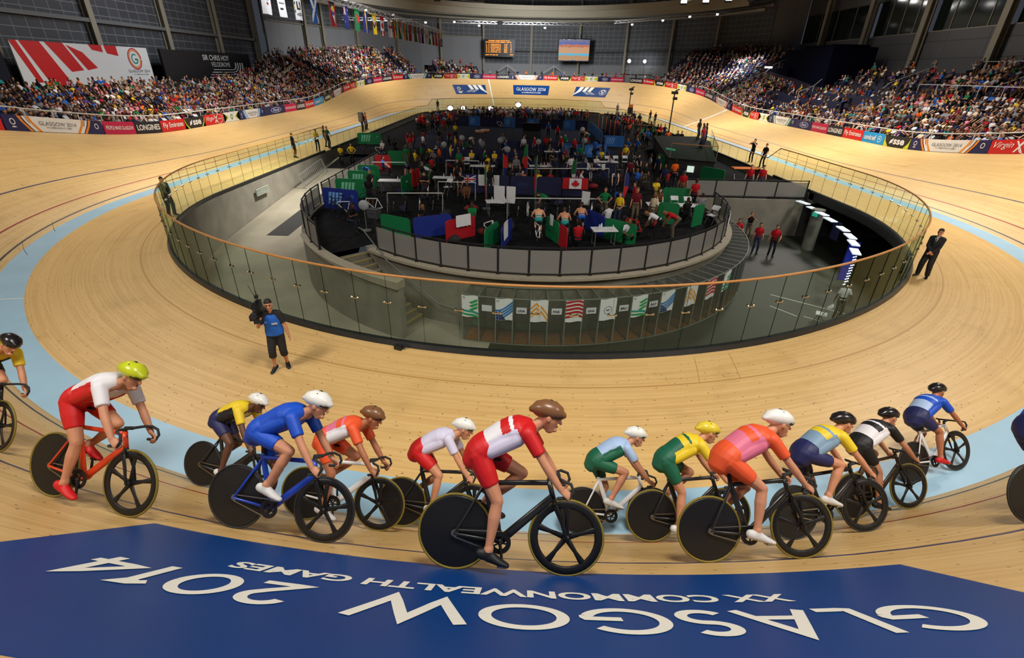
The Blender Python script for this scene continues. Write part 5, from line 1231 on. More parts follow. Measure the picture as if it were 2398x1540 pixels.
for k in range(3):
    J = rider_joints(k); b, o = figure(J, True); D = {'o': o}
    D['body'] = b.mesh('cyclist', [SKIN, SKIN, SKIN, HAIR, SKIN, SKIN, LIP], .0085, 2)
    pel, neck, mid = V(J['pelvis']), V(J['neck']), V(J['mid']); cen = lambda t: pel*(1-t)**2+mid*2*t*(1-t)+neck*t*t; X = V((1, 0, 0)); g = .011
    jb = Body(); jb.limb([cen(t) for t in (.02, .2, .45, .66)], [(.172+g, .120+g), (.155+g, .106+g), (.155+g, .11+g), (.176+g, .120+g)], 0, X, 18, False)
    jb.limb([cen(t) for t in (.62, .80, .93, 1.0)], [(.176+g, .120+g), (.180+g, .112+g), (.12+g, .082+g), (.068+g, .066+g)], 1, X, 18, False)
    for s, nm in ((1, 'r'), (-1, 'l')):
        sh, el = o['sh_'+nm], o['el_'+nm]; jb.limb([neck+X*s*.07+V((0, -.03, 0)), sh], [.066, .066], 1, None, 12); jb.limb([sh, offs(sh, el, .72)], [.068, .060], 1, None, 12, False)
        jb.limb([cen(.15)+X*s*.10+V((0, .02, -.04)), cen(.7)+X*s*.11+V((0, .02, -.05))], [.078, .085], 2, None, 12)
    D['jersey'] = jb.mesh('jersey', [SUITA, SUITB, SUITC], .011, 3)
    sb = Body(); sb.limb([cen(.16), cen(.04), cen(-.07), cen(-.15)], [(.168+g, .118+g), (.178+g, .126+g), (.170+g, .122+g), (.145+g, .105+g)], 0, X, 18, True)
    for nm in 'rl': hip, kn = o['hip_'+nm], o['kn_'+nm]; sb.limb([hip, offs(hip, kn, .4), offs(hip, kn, .68)], [.10, .094, .078], 0, None, 14, False)
    D['shorts'] = sb.mesh('shorts', [SHORTM], .011, 3)
    hd, R = o['head'], o['R']; hp = lambda x, y, z: hd+R @ V((x, y, z)); m = MB()
    up = [hp(0, -.165, .03), hp(0, -.13, .045), hp(0, -.06, .058), hp(0, .03, .060), hp(0, .09, .050), hp(0, .112, .045)]
    m.sweep(up, [(.045, .03), (.078, .066), (.100, .088), (.102, .088), (.080, .062), (.05, .035)], R @ V((1, 0, 0)), 20, True); me_ = m.mesh('helmet', [HELM], True); D['helmet'] = me_
    m = MB()
    for i in (-2, -1, 0, 1, 2): m.sweep([hp(i*.026, -.10, .128-.012*abs(i)-.008), hp(i*.030, -.02, .150-.013*abs(i)), hp(i*.028, .07, .128-.012*abs(i)-.010)], [(.007, .004), (.010, .006), (.007, .004)], R @ V((1, 0, 0)), 8)
    D['vents'] = m.mesh('vents', VIS, True)
    m = MB(); m.sweep([hp(-.078, .055, .02), hp(-.05, .098, .012), hp(0, .112, .008), hp(.05, .098, .012), hp(.078, .055, .02)], [(.006, .018)]*5, None, 8); D['glasses'] = m.mesh('glasses', VIS, True)
    for nm in 'rl':
        an = o['an_'+nm]; fd = V(J['toe_'+nm]).normalized(); dn = V(J['sole']).normalized(); m = MB(); fx = fd.cross(dn)
        m.sweep([an-fd*.06+dn*.035, an+fd*.03+dn*.035, an+fd*.12+dn*.05, an+fd*.19+dn*.056], [(.042, .047), (.044, .050), (.049, .033), (.034, .022)], fx, 14); m.sweep([an+dn*.03, an-dn*.015], [.046, .043], None, 12, False)
        D['shoe_'+nm] = remesh(m, .010, 2); D['shoe_'+nm].materials.clear(); D['shoe_'+nm].materials.append(SHOE); D['shoe_'+nm].name = 'shoe'; D['shoe_'+nm].polygons.foreach_set('use_smooth', [True]*len(D['shoe_'+nm].polygons))
    RB.append(D)
def make_rider(label, k, back, sh, side, shorts, helm, shoe, skin=SKIN):
    D = RB[k]; r = link('cyclist', D['body']); tag(r, label, 'person'); set_mats(r, [skin, skin, skin, HAIR, skin, skin, LIP])
    j = link('jersey', D['jersey'], r); set_mats(j, [back, sh, side]); s_ = link('shorts', D['shorts'], r); set_mats(s_, [shorts])
    h = link('helmet', D['helmet'], r); set_mats(h, [helm]); link('vents', D['vents'], h); link('glasses', D['glasses'], r)
    for nm in 'rl': q = link('shoe', D['shoe_'+nm], r); set_mats(q, [shoe])
    return r
def lycra(n, c): return mat('lycra '+n, s2l(*c), .55)
LW, LR, LBL, LY, LK, LO, LG, LPK, LLV, LNV, LGB, LLB = lycra('white', (222, 220, 226)), lycra('red', (196, 14, 20)), lycra('royal blue', (10, 74, 190)), lycra('yellow', (226, 196, 40)), lycra('black', (16, 16, 20)), lycra('orange', (226, 84, 40)), lycra('green', (10, 92, 66)), lycra('rose', (216, 110, 140)), lycra('lavender white', (204, 200, 224)), lycra('navy', (24, 30, 84)), lycra('grey blue', (120, 150, 176)), lycra('pale blue', (160, 186, 224))
HLIME, HWH, HBRN, HDK, HYL = mat('lime helmet', s2l(190, 200, 40), .25), mat('white helmet', (.78, .78, .74), .25), mat('tan brown helmet', s2l(122, 84, 54), .3), mat('dark helmet', s2l(32, 28, 30), .25), mat('yellow helmet', s2l(220, 196, 60), .25)
PR, PB, PK, PW, PN, PO = mat('red frame', s2l(190, 40, 30), .3), mat('blue frame', s2l(20, 60, 170), .3), mat('black frame', (.015, .015, .016), .3), mat('white frame', (.7, .7, .72), .3), mat('brown black frame', s2l(40, 26, 20), .3), mat('red orange frame', s2l(206, 60, 26), .3)
SKT = mat('tanned skin', s2l(170, 108, 76), .5)
RIDERS = [  # a, w, crank, back, shoulders, sides, shorts, helmet, shoes, skin, frame, tyre, label, bicycle label
 (-5.10, 2.91, 0, LW, LW, LR, LR, HLIME, LR, SKIN, PO, TYREY, 'cyclist in white and red kit with a lime helmet, last of the bunch', 'red bicycle under the rider with the lime helmet'),
 (-5.40, .45, 1, LY, LY, LK, LNV, HWH, SOLE, SKIND, PK, TYRE, 'cyclist in yellow and black jersey with a white helmet, low on the pale blue band', 'black bicycle under the rider in the yellow and black jersey'),
 (-3.25, 2.45, 2, LBL, LBL, LBL, LBL, HWH, SOLE, SKIN, PB, TYRE, 'cyclist all in royal blue with a white helmet', 'blue bicycle under the rider all in royal blue'),
 (-3.10, 1.22, 0, LPK, LO, LW, LO, HBRN, SOLE, SKT, PW, TYREY, 'cyclist in orange, pink and white with a brown helmet, beside the royal blue rider', 'white bicycle under the rider in orange, pink and white with the brown helmet'),
 (-1.95, .60, 1, LLV, LLV, LLV, LR, HWH, SOLE, SKIN, PK, TYREY, 'cyclist in lavender white jersey and red shorts with a white helmet', 'black bicycle under the rider in the lavender white jersey'),
 (-.82, 3.05, 0, LW, LR, LLV, LR, HBRN, LK, SKIN, PK, TYREY, 'cyclist with red shoulders, white back and tan brown helmet, highest on the bank', 'black disc-wheeled bicycle under the rider with red shoulders and white back'),
 (.72, .10, 2, LLB, LLB, LG, LG, HWH, SOLE, SKIN, PW, TYRE, 'cyclist in pale blue and green kit with a white helmet', 'white bicycle under the rider in pale blue and green'),
 (1.55, .85, 0, LG, LY, LY, LG, HYL, SOLE, SKIN, PK, TYREY, 'cyclist in green and gold kit with a yellow helmet', 'black bicycle under the rider in green and gold'),
 (1.68, 2.34, 1, LPK, LO, LPK, LO, HWH, SOLE, SKIN, PK, TYREY, 'cyclist in rose and orange kit with a white helmet', 'black bicycle under the rider in rose and orange with the white helmet'),
 (3.30, 1.25, 2, LGB, LY, LGB, LNV, HDK, SOLE, SKIN, PK, TYRE, 'cyclist in grey blue jersey with yellow shoulders and a dark helmet', 'black bicycle under the rider with yellow shoulders'),
 (4.95, .38, 0, LW, LK, LW, LK, HDK, LK, SKIN, PN, TYREY, 'cyclist in white jersey with black sleeves and black shorts', 'brown black bicycle under the rider with black sleeves'),
 (7.02, -.32, 1, LLB, LBL, LBL, LNV, HDK, LR, SKT, PW, TYRE, 'cyclist with blue shoulders and pale back, leading the bunch on the band', 'white bicycle under the leading rider with the pale back'),
 (5.75, 2.15, 2, LBL, LBL, LBL, LNV, HDK, LK, SKIN, PK, TYRE, 'cyclist in blue at the far right, mostly outside the picture', 'black bicycle at the far right, mostly outside the picture'),
 (-8.3, 2.1, 0, LY, LY, LK, LK, HDK, LK, SKIN, PK, TYREY, 'cyclist in yellow entering at the far left, mostly outside the picture', 'black bicycle with a yellow tyre entering at the far left')]
SB = 1.08
for (a, w, k, bk, sh, sd, so, hl, sho, sk, fr, ty, lab, blab) in RIDERS:
    x, y, nx, ny = base(a); th = bank(a)*.70; up = V((-nx*sin(th), -ny*sin(th), cos(th))); t = V((-ny, nx, 0)); r = t.cross(up); P = trk(a, w)
    # rest the tyres on the boards: on the bank the lower edge of a leaning tyre touches first
    M = Matrix.Translation(P+V((0, 0, .004))) @ Matrix((r, t, up)).transposed().to_4x4() @ Matrix.Scale(SB, 4)
    bk_ = make_bike(blab, k, fr, TAPE, ty); bk_.matrix_world = M; bk_['group'] = 'bicycles of the racing bunch'
    c = make_rider(lab, k, bk, sh, sd, so, hl, sho, sk); c.matrix_world = M; c['group'] = 'riders of the racing bunch'
# ================================================================ THE MOAT AND THE PITS
# --- bike cages round the foot of the pit wall
CAGEF = mat('cage frame', s2l(128, 134, 124), .5, .3)
def mesh_mat(name, col, keep):
    m = bpy.data.materials.new(name); m.use_nodes = True; nt = m.node_tree; b = _bsdf(m); b.inputs['Base Color'].default_value = (*col, 1); b.inputs['Roughness'].default_value = .5
    tr = nt.nodes.new('ShaderNodeBsdfTransparent'); mx = nt.nodes.new('ShaderNodeMixShader')
    tc = nt.nodes.new('ShaderNodeTexCoord'); w1 = nt.nodes.new('ShaderNodeTexWave'); w1.wave_type = 'BANDS'; w1.bands_direction = 'X'; w1.inputs['Scale'].default_value = 9; w2 = nt.nodes.new('ShaderNodeTexWave'); w2.bands_direction = 'Z'; w2.inputs['Scale'].default_value = 9
    mxm = nt.nodes.new('ShaderNodeMath'); mxm.operation = 'MAXIMUM'; mr = nt.nodes.new('ShaderNodeMapRange'); mr.inputs[1].default_value = .45; mr.inputs[2].default_value = 1; mr.inputs[3].default_value = keep*.35; mr.inputs[4].default_value = min(1, keep*1.7)
    L = nt.links.new; L(tc.outputs['Object'], w1.inputs[0]); L(tc.outputs['Object'], w2.inputs[0]); L(w1.outputs['Fac'], mxm.inputs[0]); L(w2.outputs['Fac'], mxm.inputs[1]); L(mxm.outputs[0], mr.inputs[0]); L(mr.outputs[0], mx.inputs[0])
    L(tr.outputs[0], mx.inputs[1]); L(b.outputs[0], mx.inputs[2]); L(mx.outputs[0], nt.nodes['Material Output'].inputs[0]); MATS[name] = m; return m
WIRE = mesh_mat('galvanised wire mesh', (.08, .085, .075), .36)
NCG = 33; CT0, CT1 = radians(-14.5), radians(93); RC = 11.2; CGH = 1.9; CGD = 1.02
cw = (CT1-CT0)/NCG*RC*.985
def cage_meshes():
    m = MB(); hw = cw/2; D = {}
    for x in (-hw, hw):
        for y in (0, CGD): m.bar((x*(1-.09*y), y, 0), (x*(1-.09*y), y, CGH), .035)
        for z in (.02, CGH): m.bar((x, 0, z), (x*(1-.09*CGD), CGD, z), .035)
    for y in (0, CGD):
        for z in (.02, CGH): m.bar((-hw*(1-.09*y), y, z), (hw*(1-.09*y), y, z), .035)
    D['frame'] = m.mesh('frame', CAGEF)
    q = lambda *p: MB().add(p, [(0, 1, 2, 3)])
    t = MB(); t.box((0, .0, CGH/2), (cw*.95, .008, CGH*.97)); D['front_mesh'] = t.mesh('front_mesh', WIRE)
    t = MB(); t.add([(-hw, 0, CGH-.01), (hw, 0, CGH-.01), (hw*(1-.09*CGD), CGD, CGH-.01), (-hw*(1-.09*CGD), CGD, CGH-.01)], [(0, 1, 2, 3)]); D['roof_mesh'] = t.mesh('roof_mesh', WIRE)
    t = MB(); t.box((hw*.99, CGD/2, CGH/2), (.008, CGD*.95, CGH*.97)); D['side_mesh'] = t.mesh('side_mesh', WIRE)
    t = MB(); t.box((0, CGD/2, .03), (cw*.86, CGD*.94, .04)); D['floor_board'] = t.mesh('floor_board', mat('orange brown ply', s2l(206, 130, 56), .6, noise_amt=.1))
    t = MB(); t.box((0, CGD-.04, .28), (cw*.8, .02, .26)); D['back_panel'] = t.mesh('back_panel', mat('teal panel', s2l(110, 170, 150), .6))
    return D
CGM = cage_meshes(); CAGES = []
for i in range(NCG):
    t = CT0+(CT1-CT0)*(i+.5)/NCG; p = V((RC*sin(t), 27-RC*cos(t), ZM)); r = empty('bike_cage', p, t)
    for n in ('frame', 'front_mesh', 'roof_mesh', 'side_mesh', 'floor_board'): link(n, CGM[n], r)
    if i in (0, 1, 2, 3, 4, 7, 8, 9, 12): link('back_panel', CGM['back_panel'], r)
    extra = {0: 'behind the green flag at the open end', 1: 'with a hidden sign between the first green and blue flags', 2: 'behind the first blue flag', 3: 'with the UGA sign', 4: 'behind the first orange flag', 5: 'with the PAK sign', 6: 'behind the first red flag', 7: 'with the GHA sign', 8: 'behind the plain white flag', 9: 'with the BRU sign', 10: 'behind the second green flag', 11: 'with the ANT sign', 12: 'behind the second blue flag', 14: 'behind the second orange flag', 16: 'behind the second red flag', 18: 'behind the last green flag'}
    tag(r, f'grey wire bike cage {extra[i]}' if i in extra else f'grey wire bike cage under the pit wall, {ORDN[i]} from the open end', 'cage', 'row of bike cages'); CAGES.append((t, p))
CF = dict(g=mat('banner green', s2l(20, 150, 80), .8), t=mat('banner teal', s2l(30, 150, 130), .8), b=mat('banner blue', s2l(24, 112, 182), .8), n=mat('banner navy', s2l(36, 40, 92), .8), o=mat('banner orange', s2l(232, 150, 40), .8), r=mat('banner red', s2l(176, 24, 32), .8))
def on_cage(i, e): t, p = CAGES[i]; return lambda u, v: V((cos(t), sin(t), 0))*(u-.5)*cw + V((sin(t), -cos(t), 0))*e + V((0, 0, CGH-v))
def cage_flag(i, c1, c2, label, style):
    P0 = on_cage(i, .035); P = lambda u, v, e=0: on_cage(i, .04+e)(u, v+.02*sin(u*6))
    ms = [CLOTHW, CF[c1], CF[c2], GREYV]; mb = MB(); Hf = .86
    for e in (0, -.008): mb.grid([[P(k/8, Hf*j/4, e) for j in range(5)] for k in range(9)])
    def band(f, g, mi, n=10): mb.grid([[P(u, min(Hf, max(0, y)), .008) for y in (f(u), g(u))] for u in [k/n for k in range(n+1)]], mi)
    if style == 'steps':
        for k in range(3): v = .26+.14*k; mb.add([P(.45, v, .008), P(.95-.0*k, v-.14, .008), P(.98, v-.06, .008), P(.62, v+.07, .008)], [(0, 1, 2, 3)], 1)
        for k in range(2): band(lambda u, k=k: .56+.14*k+.10*u*u, lambda u, k=k: .63+.14*k+.14*u*u, 2 if k == 0 else 1)
    elif style == 'waves':
        for k in range(4): band(lambda u, k=k: .44+.11*k-.36*u*u, lambda u, k=k: .51+.11*k-.34*u*u, 1)
        for k in range(3): mb.add([P(.03+.14*k, .50+.05*k, .01), P(.12+.14*k, .54+.05*k, .01), P(.2+.2*k, .84, .01), P(.06+.17*k, .84, .01)], [(0, 1, 2, 3)], 2)
    elif style == 'chev':
        for k in range(3): v = .18+.17*k; mb.add([P(.02, v+.18, .008), P(.02, v+.10, .008), P(.35, v-.12, .008), P(.5, v+.02, .008), P(.5, v+.10, .008), P(.33, v-.02, .008)], [(0, 1, 2, 3, 4, 5)], 1)
        for k in range(2): band(lambda u, k=k: .1+.2*k+.6*max(0, u-.5)*1.5 if u > .5 else .86, lambda u, k=k: .2+.2*k+.6*max(0, u-.5)*1.5 if u > .5 else .86, 2)
    elif style == 'arcs':
        for k in range(5): band(lambda u, k=k: .04+.145*k-.06*sin(pi*u), lambda u, k=k: min(.72+.12*u, .13+.145*k-.06*sin(pi*u)), 1 if k < 5 else 2)
    else:
        for q in ringq(.5, .45, .22, .25, .62): mb.add([P(a, b, .008) for a, b in q], [(0, 1, 2, 3)], 3)
        mb.add([P(a, b, .008) for a, b in ((.36, .42), (.64, .42), (.56, .48), (.44, .48))], [(0, 1, 2, 3)], 3)
    if style in ('steps', 'waves'):
        for q in ringq(.14, .08, .05, .075, .62, 12): mb.add([P(a, b, .008) for a, b in q], [(0, 1, 2, 3)], 3)
    o = mb.build('games_flag', ms, smooth=False); o.location = CAGES[i][1]; tag(o, label, 'flag', 'flags hung on the bike cages')
for i, c1, c2, st_, l in [(0, 'g', 't', 'steps', 'white flag with green steps on the first bike cage'), (2, 'b', 'n', 'waves', 'white flag with blue waves left of the UGA sign'), (4, 'o', 'o', 'chev', 'white flag with orange chevrons between UGA and PAK signs'), (6, 'r', 'r', 'arcs', 'white flag with red arcs between PAK and GHA signs'), (8, 'g', 'g', 'ring', 'plain white flag with a grey ring between GHA and BRU signs'), (10, 'g', 't', 'steps', 'white flag with green steps between BRU and ANT signs'), (12, 'b', 'n', 'waves', 'white flag with blue waves right of the ANT sign'), (14, 'o', 'o', 'chev', 'white flag with orange chevrons at the bend of the cages'), (16, 'r', 'r', 'arcs', 'white flag with red arcs at the bend of the cages'), (18, 'g', 't', 'steps', 'white flag with green steps, last along the cages')]: cage_flag(i, c1, c2, l, st_)
for i, tx in [(1, 'TRI'), (3, 'UGA'), (5, 'PAK'), (7, 'GHA'), (9, 'BRU'), (11, 'ANT')]:
    P = lambda u, v, i=i, e=.02: on_cage(i, e)(u, v); mb = MB(); mb.grid([[P(u, v, e=e) for u, v, e in ((u, .32, .018), (u, .32, .03), (u, .56, .03), (u, .56, .018))] for u in (.2, .8)], loop=True); mb.f += [(3, 2, 1, 0), (4, 5, 6, 7)]; mb.m += [0, 0]
    o = mb.build('country_sign', mat('white sign card', (.62, .62, .66), .6)); o.location = CAGES[i][1]; tag(o, f'white {tx} sign tied to a bike cage', 'sign', 'country signs on the cages')
    if i != 1: tb = MB(); uvtext(tb, lambda u, v: P(u, v, e=.034), tx, (.29, .50, .71, .40), 0, .03); tb.build('lettering', INK, o)
# --- pit fence: black posts and smoky panels
SMOKE = bpy.data.materials.new('smoky polycarbonate'); SMOKE.use_nodes = True
_n = SMOKE.node_tree; _b = _bsdf(SMOKE); _b.inputs['Base Color'].default_value = (.36, .35, .33, 1); _b.inputs['Roughness'].default_value = .35
_t = _n.nodes.new('ShaderNodeBsdfTransparent'); _t.inputs[0].default_value = (.75, .75, .73, 1); _m = _n.nodes.new('ShaderNodeMixShader'); _m.inputs[0].default_value = .55
_n.links.new(_t.outputs[0], _m.inputs[1]); _n.links.new(_b.outputs[0], _m.inputs[2]); _n.links.new(_m.outputs[0], _n.nodes['Material Output'].inputs[0])
def pit_fence(pts, label, h=1.1, z=ZP, tall=None):
    m = V(pts[len(pts)//2]); root = empty('pit_fence', (m.x, m.y, z)); tag(root, label, 'fence'); L = lambda p, zz: V((p[0]-m.x, p[1]-m.y, zz))
    for k, p in enumerate(pts):
        mb = MB(); hh = h+.03 if not (tall and k in tall) else h+.25; mb.box(L(p, hh/2+.05), (.06, .06, hh)); mb.box(L(p, .07), (.14, .14, .02)); mb.build('post', BLACK, root)
    for a, b in zip(pts[:-1], pts[1:]):
        d = V((b[0]-a[0], b[1]-a[1], 0)).normalized()*.04; mb = MB(); mb.bar(L(a, .60)+d, L(b, .60)-d, .012, h-.22); mb.build('panel', SMOKE, root)
        mb = MB(); mb.bar(L(a, h+.04), L(b, h+.04), .05); mb.build('top_rail', BLACK, root); mb = MB(); mb.bar(L(a, .1), L(b, .1), .04); mb.build('bottom_rail', BLACK, root)
parc = lambda r, t0, t1, n: [(r*sin(radians(t0+(t1-t0)*k/n)), 27-r*cos(radians(t0+(t1-t0)*k/n))) for k in range(n+1)]
pit_fence(parc(10.02, -42, 91, 20), 'curved black pit fence with smoky panels facing the near moat', tall=(0,))
pit_fence(parc(11.88, -90, -50, 7), 'curved black fence with smoky panels left of the stairs', tall=(7,))
pit_fence([(-11.88, 27.5+1.2*k) for k in range(11)], 'straight black fence between the ramp and the left pits')
pit_fence([(10.0+1.9*k-.4, 31.15) for k in range(5)], 'straight black fence on the cross wall beside the tunnel')
# --- ceiling lights under the tunnel lintel
PANELW = mat('daylight panel', (.80, .92, 1.0), .4, emit=.5)
for k, (x, y) in enumerate([(16.9, 30.4), (16.75, 28.9), (16.6, 27.7), (16.35, 26.4), (16.0, 24.6), (15.6, 23.3), (15.1, 22.2), (14.4, 20.9)]):
    ang = atan2(y-27, x); mb = MB(); mb.box((x-.15*cos(ang), y-.15*sin(ang), -.50), (.34, .9, .05), ang)
    o = mb.build('ceiling_light', PANELW); tag(o, f'flat white light panel under the tunnel edge, {ORDN[k]} from the cross wall', 'ceiling light', 'light panels of the tunnel')
mb = MB(); mb.box((16.2, 27.9, -.62), (.06, .34, .2), .2); tag(mb.build('exit_sign', mat('green exit panel', s2l(30, 150, 120), .5, emit=.8)), 'small green lit exit sign beside the pale column', 'sign')
mb = MB()
for k in range(11):
    for s in (-1, 0, 1): mb.ell((15.3+.1*s+.02*(k % 2), 22.3+.05*s, -2.6+.14*k), (.025, .025, .025), None, 6, 4)
o = mb.build('fairy_lights', mat('cold white bulbs', (.75, .85, 1), .4, emit=6)); tag(o, 'hanging curtain of cold white bulbs in the dark tunnel', 'lights', kind='stuff')
mb = MB(); mb.box((15.4, 22.75, -1.6), (.5, .1, 1.9)); tag(mb.build('lit_panel', mat('deep blue lit cloth', s2l(14, 30, 130), .6, emit=.25)), 'deep blue lit panel behind the cold white bulbs', 'panel')
mb = MB(); mb.box((17.02, 26.9, -1.25), (.03, .7, 1.0)); mb.box((16.99, 26.9, -1.25), (.03, .35, .25)); tag(mb.build('tunnel_banner', CF['n']), 'dark blue banner hanging in the tunnel behind the column', 'banner')
# wall grille and rack on the left ramp wall
mb = MB(); mb.box((-17.24, 31.2, -.72), (.06, 1.6, .42)); 
for k in range(5): mb.box((-17.2, 31.2, -.9+.09*k), (.03, 1.5, .02))
tag(mb.build('wall_grille', mat('grille grey', s2l(150, 156, 146), .5)), 'pale grey grille in the concrete wall of the left ramp', 'grille')
root = empty('bike_rack', (-16.7, 38.2, -1.35)); tag(root, 'silver metal bike rack leaning on the left ramp wall', 'rack')
mb = MB()
for y in (-2.3, 2.3): mb.bar((.25, y, .0+.09*y), (-.1, y, .95+.09*y), .06)
mb.bar((-.1, -2.3, .74), (-.1, 2.3, 1.16), .06); mb.bar((.15, -2.3, .08), (.15, 2.3, .5), .06); mb.build('frame', TRUSS, root); mb = MB()
for k in range(14): y = -2.1+.32*k; mb.bar((-.1, y, .95+.09*y), (.18, y, .2+.09*y), .03)
mb.build('bars', TRUSS, root)
# --- partitions
BGRN, BBLU, BRED, BNVY, BLTB, BORG = mat('green pit board', s2l(0, 112, 62), .6), mat('blue pit board', s2l(14, 40, 132), .6), mat('red pit board', s2l(170, 14, 28), .6), mat('navy pit board', s2l(12, 16, 62), .7), mat('light blue pit board', s2l(40, 110, 190), .6), mat('orange pit board', s2l(230, 120, 20), .6)
BPALE = mat('pale green board print', s2l(120, 196, 160), .6); BPALB = mat('pale blue board print', s2l(110, 160, 224), .6)
PARTS_ = []
def partition(a, b, m, label, h=1.15, z=ZP, print_=None, txt=None, rnd_=True):
    a, b = V((*a, z)), V((*b, z)); c = (a+b)/2; d = b-a; L = d.length; ang = atan2(d.y, d.x)
    root = empty('pit_barrier', c, ang); tag(root, label, 'barrier', 'barriers in the pits'); n = 6; r = min(.18, L*.2)
    out = [(-L/2, .04), (L/2, .04), (L/2, h-r)]+[(L/2-r+r*cos(radians(t)), h-r+r*sin(radians(t))) for t in (30, 60, 90)]+[(-L/2+r-r*cos(radians(t)), h-r+r*sin(radians(t))) for t in (90, 60, 30)]+[(-L/2, h-r)]
    mb = MB(); mb.slab([V((x, -.025, zz)) for x, zz in out], (0, .05, 0)); mb.build('board', m, root)
    for s in (-1, 1): mb = MB(); mb.box((s*L*.35, 0, .02), (.06, .5, .04)); mb.build('foot', BLACK, root)
    mb = MB()
    for s in (-1, 1):
        if not print_: continue
        mb = MB()
        if print_:
            for k in range(4): x0 = -L*.36+k*L*.10; mb.add([V((x, s*.028, zz)) for x, zz in ((x0, .3), (x0+L*.05, .3), (x0+L*.13, h*.82), (x0+L*.05, h*.82))], [(0, 1, 2, 3)])
            mb.build('stripe_print', print_, root); mb = MB()
            for q in ringq(L*.34, h*.68, .05, .075, 1, 12): mb.add([V((u, s*.028, v)) for u, v in q], [(0, 1, 2, 3)])
            mb.build('badge_print', print_, root)
    if txt: tb = MB(); uvtext(tb, lambda u, v: V((L*(u-.5), -.03, v*h)), txt, (.3, .5, .7, .66), 0, .01); uvtext(tb, lambda u, v: V((L*(u-.5), -.03, v*h)), 'XX COMMONWEALTH GAMES', (.35, .38, .65, .44), 0); tb.build('lettering', mat('dim blue lettering', s2l(50, 60, 120), .6), root)
for a, b, m, l, pr in [
    ((-17.2, 51.7), (-14.9, 52.0), BGRN, 'green board with pale stripes at the top of the left ramp', BPALE), ((-11.4, 26.3), (-9.3, 25.7), BBLU, 'bright blue board with pale stripes beside the left pit fence', BPALB),
    ((-11.6, 28.9), (-9.5, 28.7), BGRN, 'green board with pale stripes just behind the bright blue board', BPALE), ((-11.7, 31.5), (-9.9, 31.3), BGRN, 'green board with pale stripes beside the white table, left pits', BPALE),
    ((-11.7, 33.6), (-10.2, 33.4), BGRN, 'plain green board, rearmost of the stacked green ones on the left', None), ((-11.7, 37.9), (-10.5, 37.8), BRED, 'red board beside the left fence in the middle pits', None),
    ((-11.3, 40.2), (-9.8, 40.1), BGRN, 'green board amid the yellow shirted group, left pits', None), ((-7.0, 34.6), (-7.35, 33.1), BGRN, 'green slanting board joined to a short red one', None), ((-7.4, 33.0), (-7.7, 31.9), BRED, 'short red slanting board joined to a green one', None),
    ((-7.9, 29.6), (-7.6, 31.2), BGRN, 'narrow green slanting board near the left white table', None), ((-5.5, 21.2), (-3.9, 22.1), BBLU, 'blue board with a dark wheel hung on it, near left pits', None), ((-7.1, 21.8), (-5.6, 21.0), BGRN, 'green board just behind the near fence, left of the blue one', None),
    ((-4.0, 20.8), (-2.8, 21.9), BRED, 'red board draped with a white towel behind the near fence', None), ((-2.2, 19.6), (-1.7, 21.1), BGRN, 'green slanting board beside a blue one, near centre pits', None), ((-1.5, 20.0), (-1.1, 21.7), BBLU, 'blue board hung with white towels, near centre pits', None),
    ((.5, 22.2), (1.0, 20.9), BGRN, 'green slanting board between two bare backed riders', None), ((1.02, 20.8), (1.3, 20.1), BRED, 'short red board against the near fence', None), ((3.2, 22.0), (4.4, 20.9), BGRN, 'green board beside the white table, near right pits', None),
    ((2.5, 23.6), (3.2, 22.1), BBLU, 'blue slanting board behind the near white table', None), ((7.4, 28.3), (9.1, 28.0), BGRN, 'large green board behind two white chairs, right pits', None), ((6.3, 24.8), (7.3, 24.5), BGRN, 'green board below the long right hand table', None), ((7.9, 24.1), (8.6, 24.7), BGRN, 'green board by the right end of the pit fence', None),
    ((13.4, 63.5), (14.9, 63.7), BGRN, 'green board with pale stripes on the far right, inner one', BPALE), ((15.1, 63.8), (16.7, 64.0), BGRN, 'green board with pale stripes on the far right, outer one', BPALE), ((10.4, 41.8), (11.1, 40.8), BGRN, 'green slanting board near the black cabin on the right', None), ((12.2, 36.2), (13.3, 34.6), BGRN, 'green board lying low by the cross wall', None),
    ((7.9, 54.3), (10.0, 53.9), BLTB, 'light blue rounded board at the corner of the clear floor', BPALB), ((-9.4, 53.3), (-8.6, 51.9), BNVY, 'navy slanting board by the red jackets, back left pits', None), ((5.0, 46.2), (7.1, 47.0), BLTB, 'light blue board at the back of the middle pits', BPALB),
    ((3.0, 47.5), (4.9, 46.4), BLTB, 'light blue slanting board behind the navy row', BPALB)]: partition(a, b, m, l, 1.15 if l.startswith('bright') or 'large' in l else 1.0 if a[1] < 23.7 else 1.12, print_=pr)
for k in range(5): partition((-4.6+1.62*k, 30.9-.09*k), (-3.05+1.62*k, 30.85-.09*k), BNVY, f'navy board of the long middle row, {ORDN[k]} from left', txt='GLASGOW 2014' if k in (2,) else None)
for k in range(5): partition((-7.9+1.6*k, 41.6), (-6.35+1.6*k, 41.6), BNVY, f'navy board of the back row, {ORDN[k]} from left')
for k in range(5): partition((-2.8+1.55*k, 47.9), (-1.3+1.55*k, 47.9), BNVY, f'navy board before the clear floor, {ORDN[k]} from left')
for k in range(4): partition((2.2+1.0*k, 35.9+.15*k), (3.1+1.0*k, 36.0+.15*k), BNVY, f'navy board in the middle right pits, {ORDN[k]} from left')
for k in range(13): partition((-12.9+1.62*k, 74.0-.32*k), (-11.35+1.62*k, 73.7-.32*k), BLTB if k in (3, 6, 8, 11) else BNVY, f'{"light blue" if k in (3, 6, 8, 11) else "navy"} board of the far fence, {ORDN[k]} from left', 1.25, print_=BPALB if k in (3, 6, 8, 11) else None, txt=None if k in (3, 6, 8, 11) else 'GLASGOW 2014')
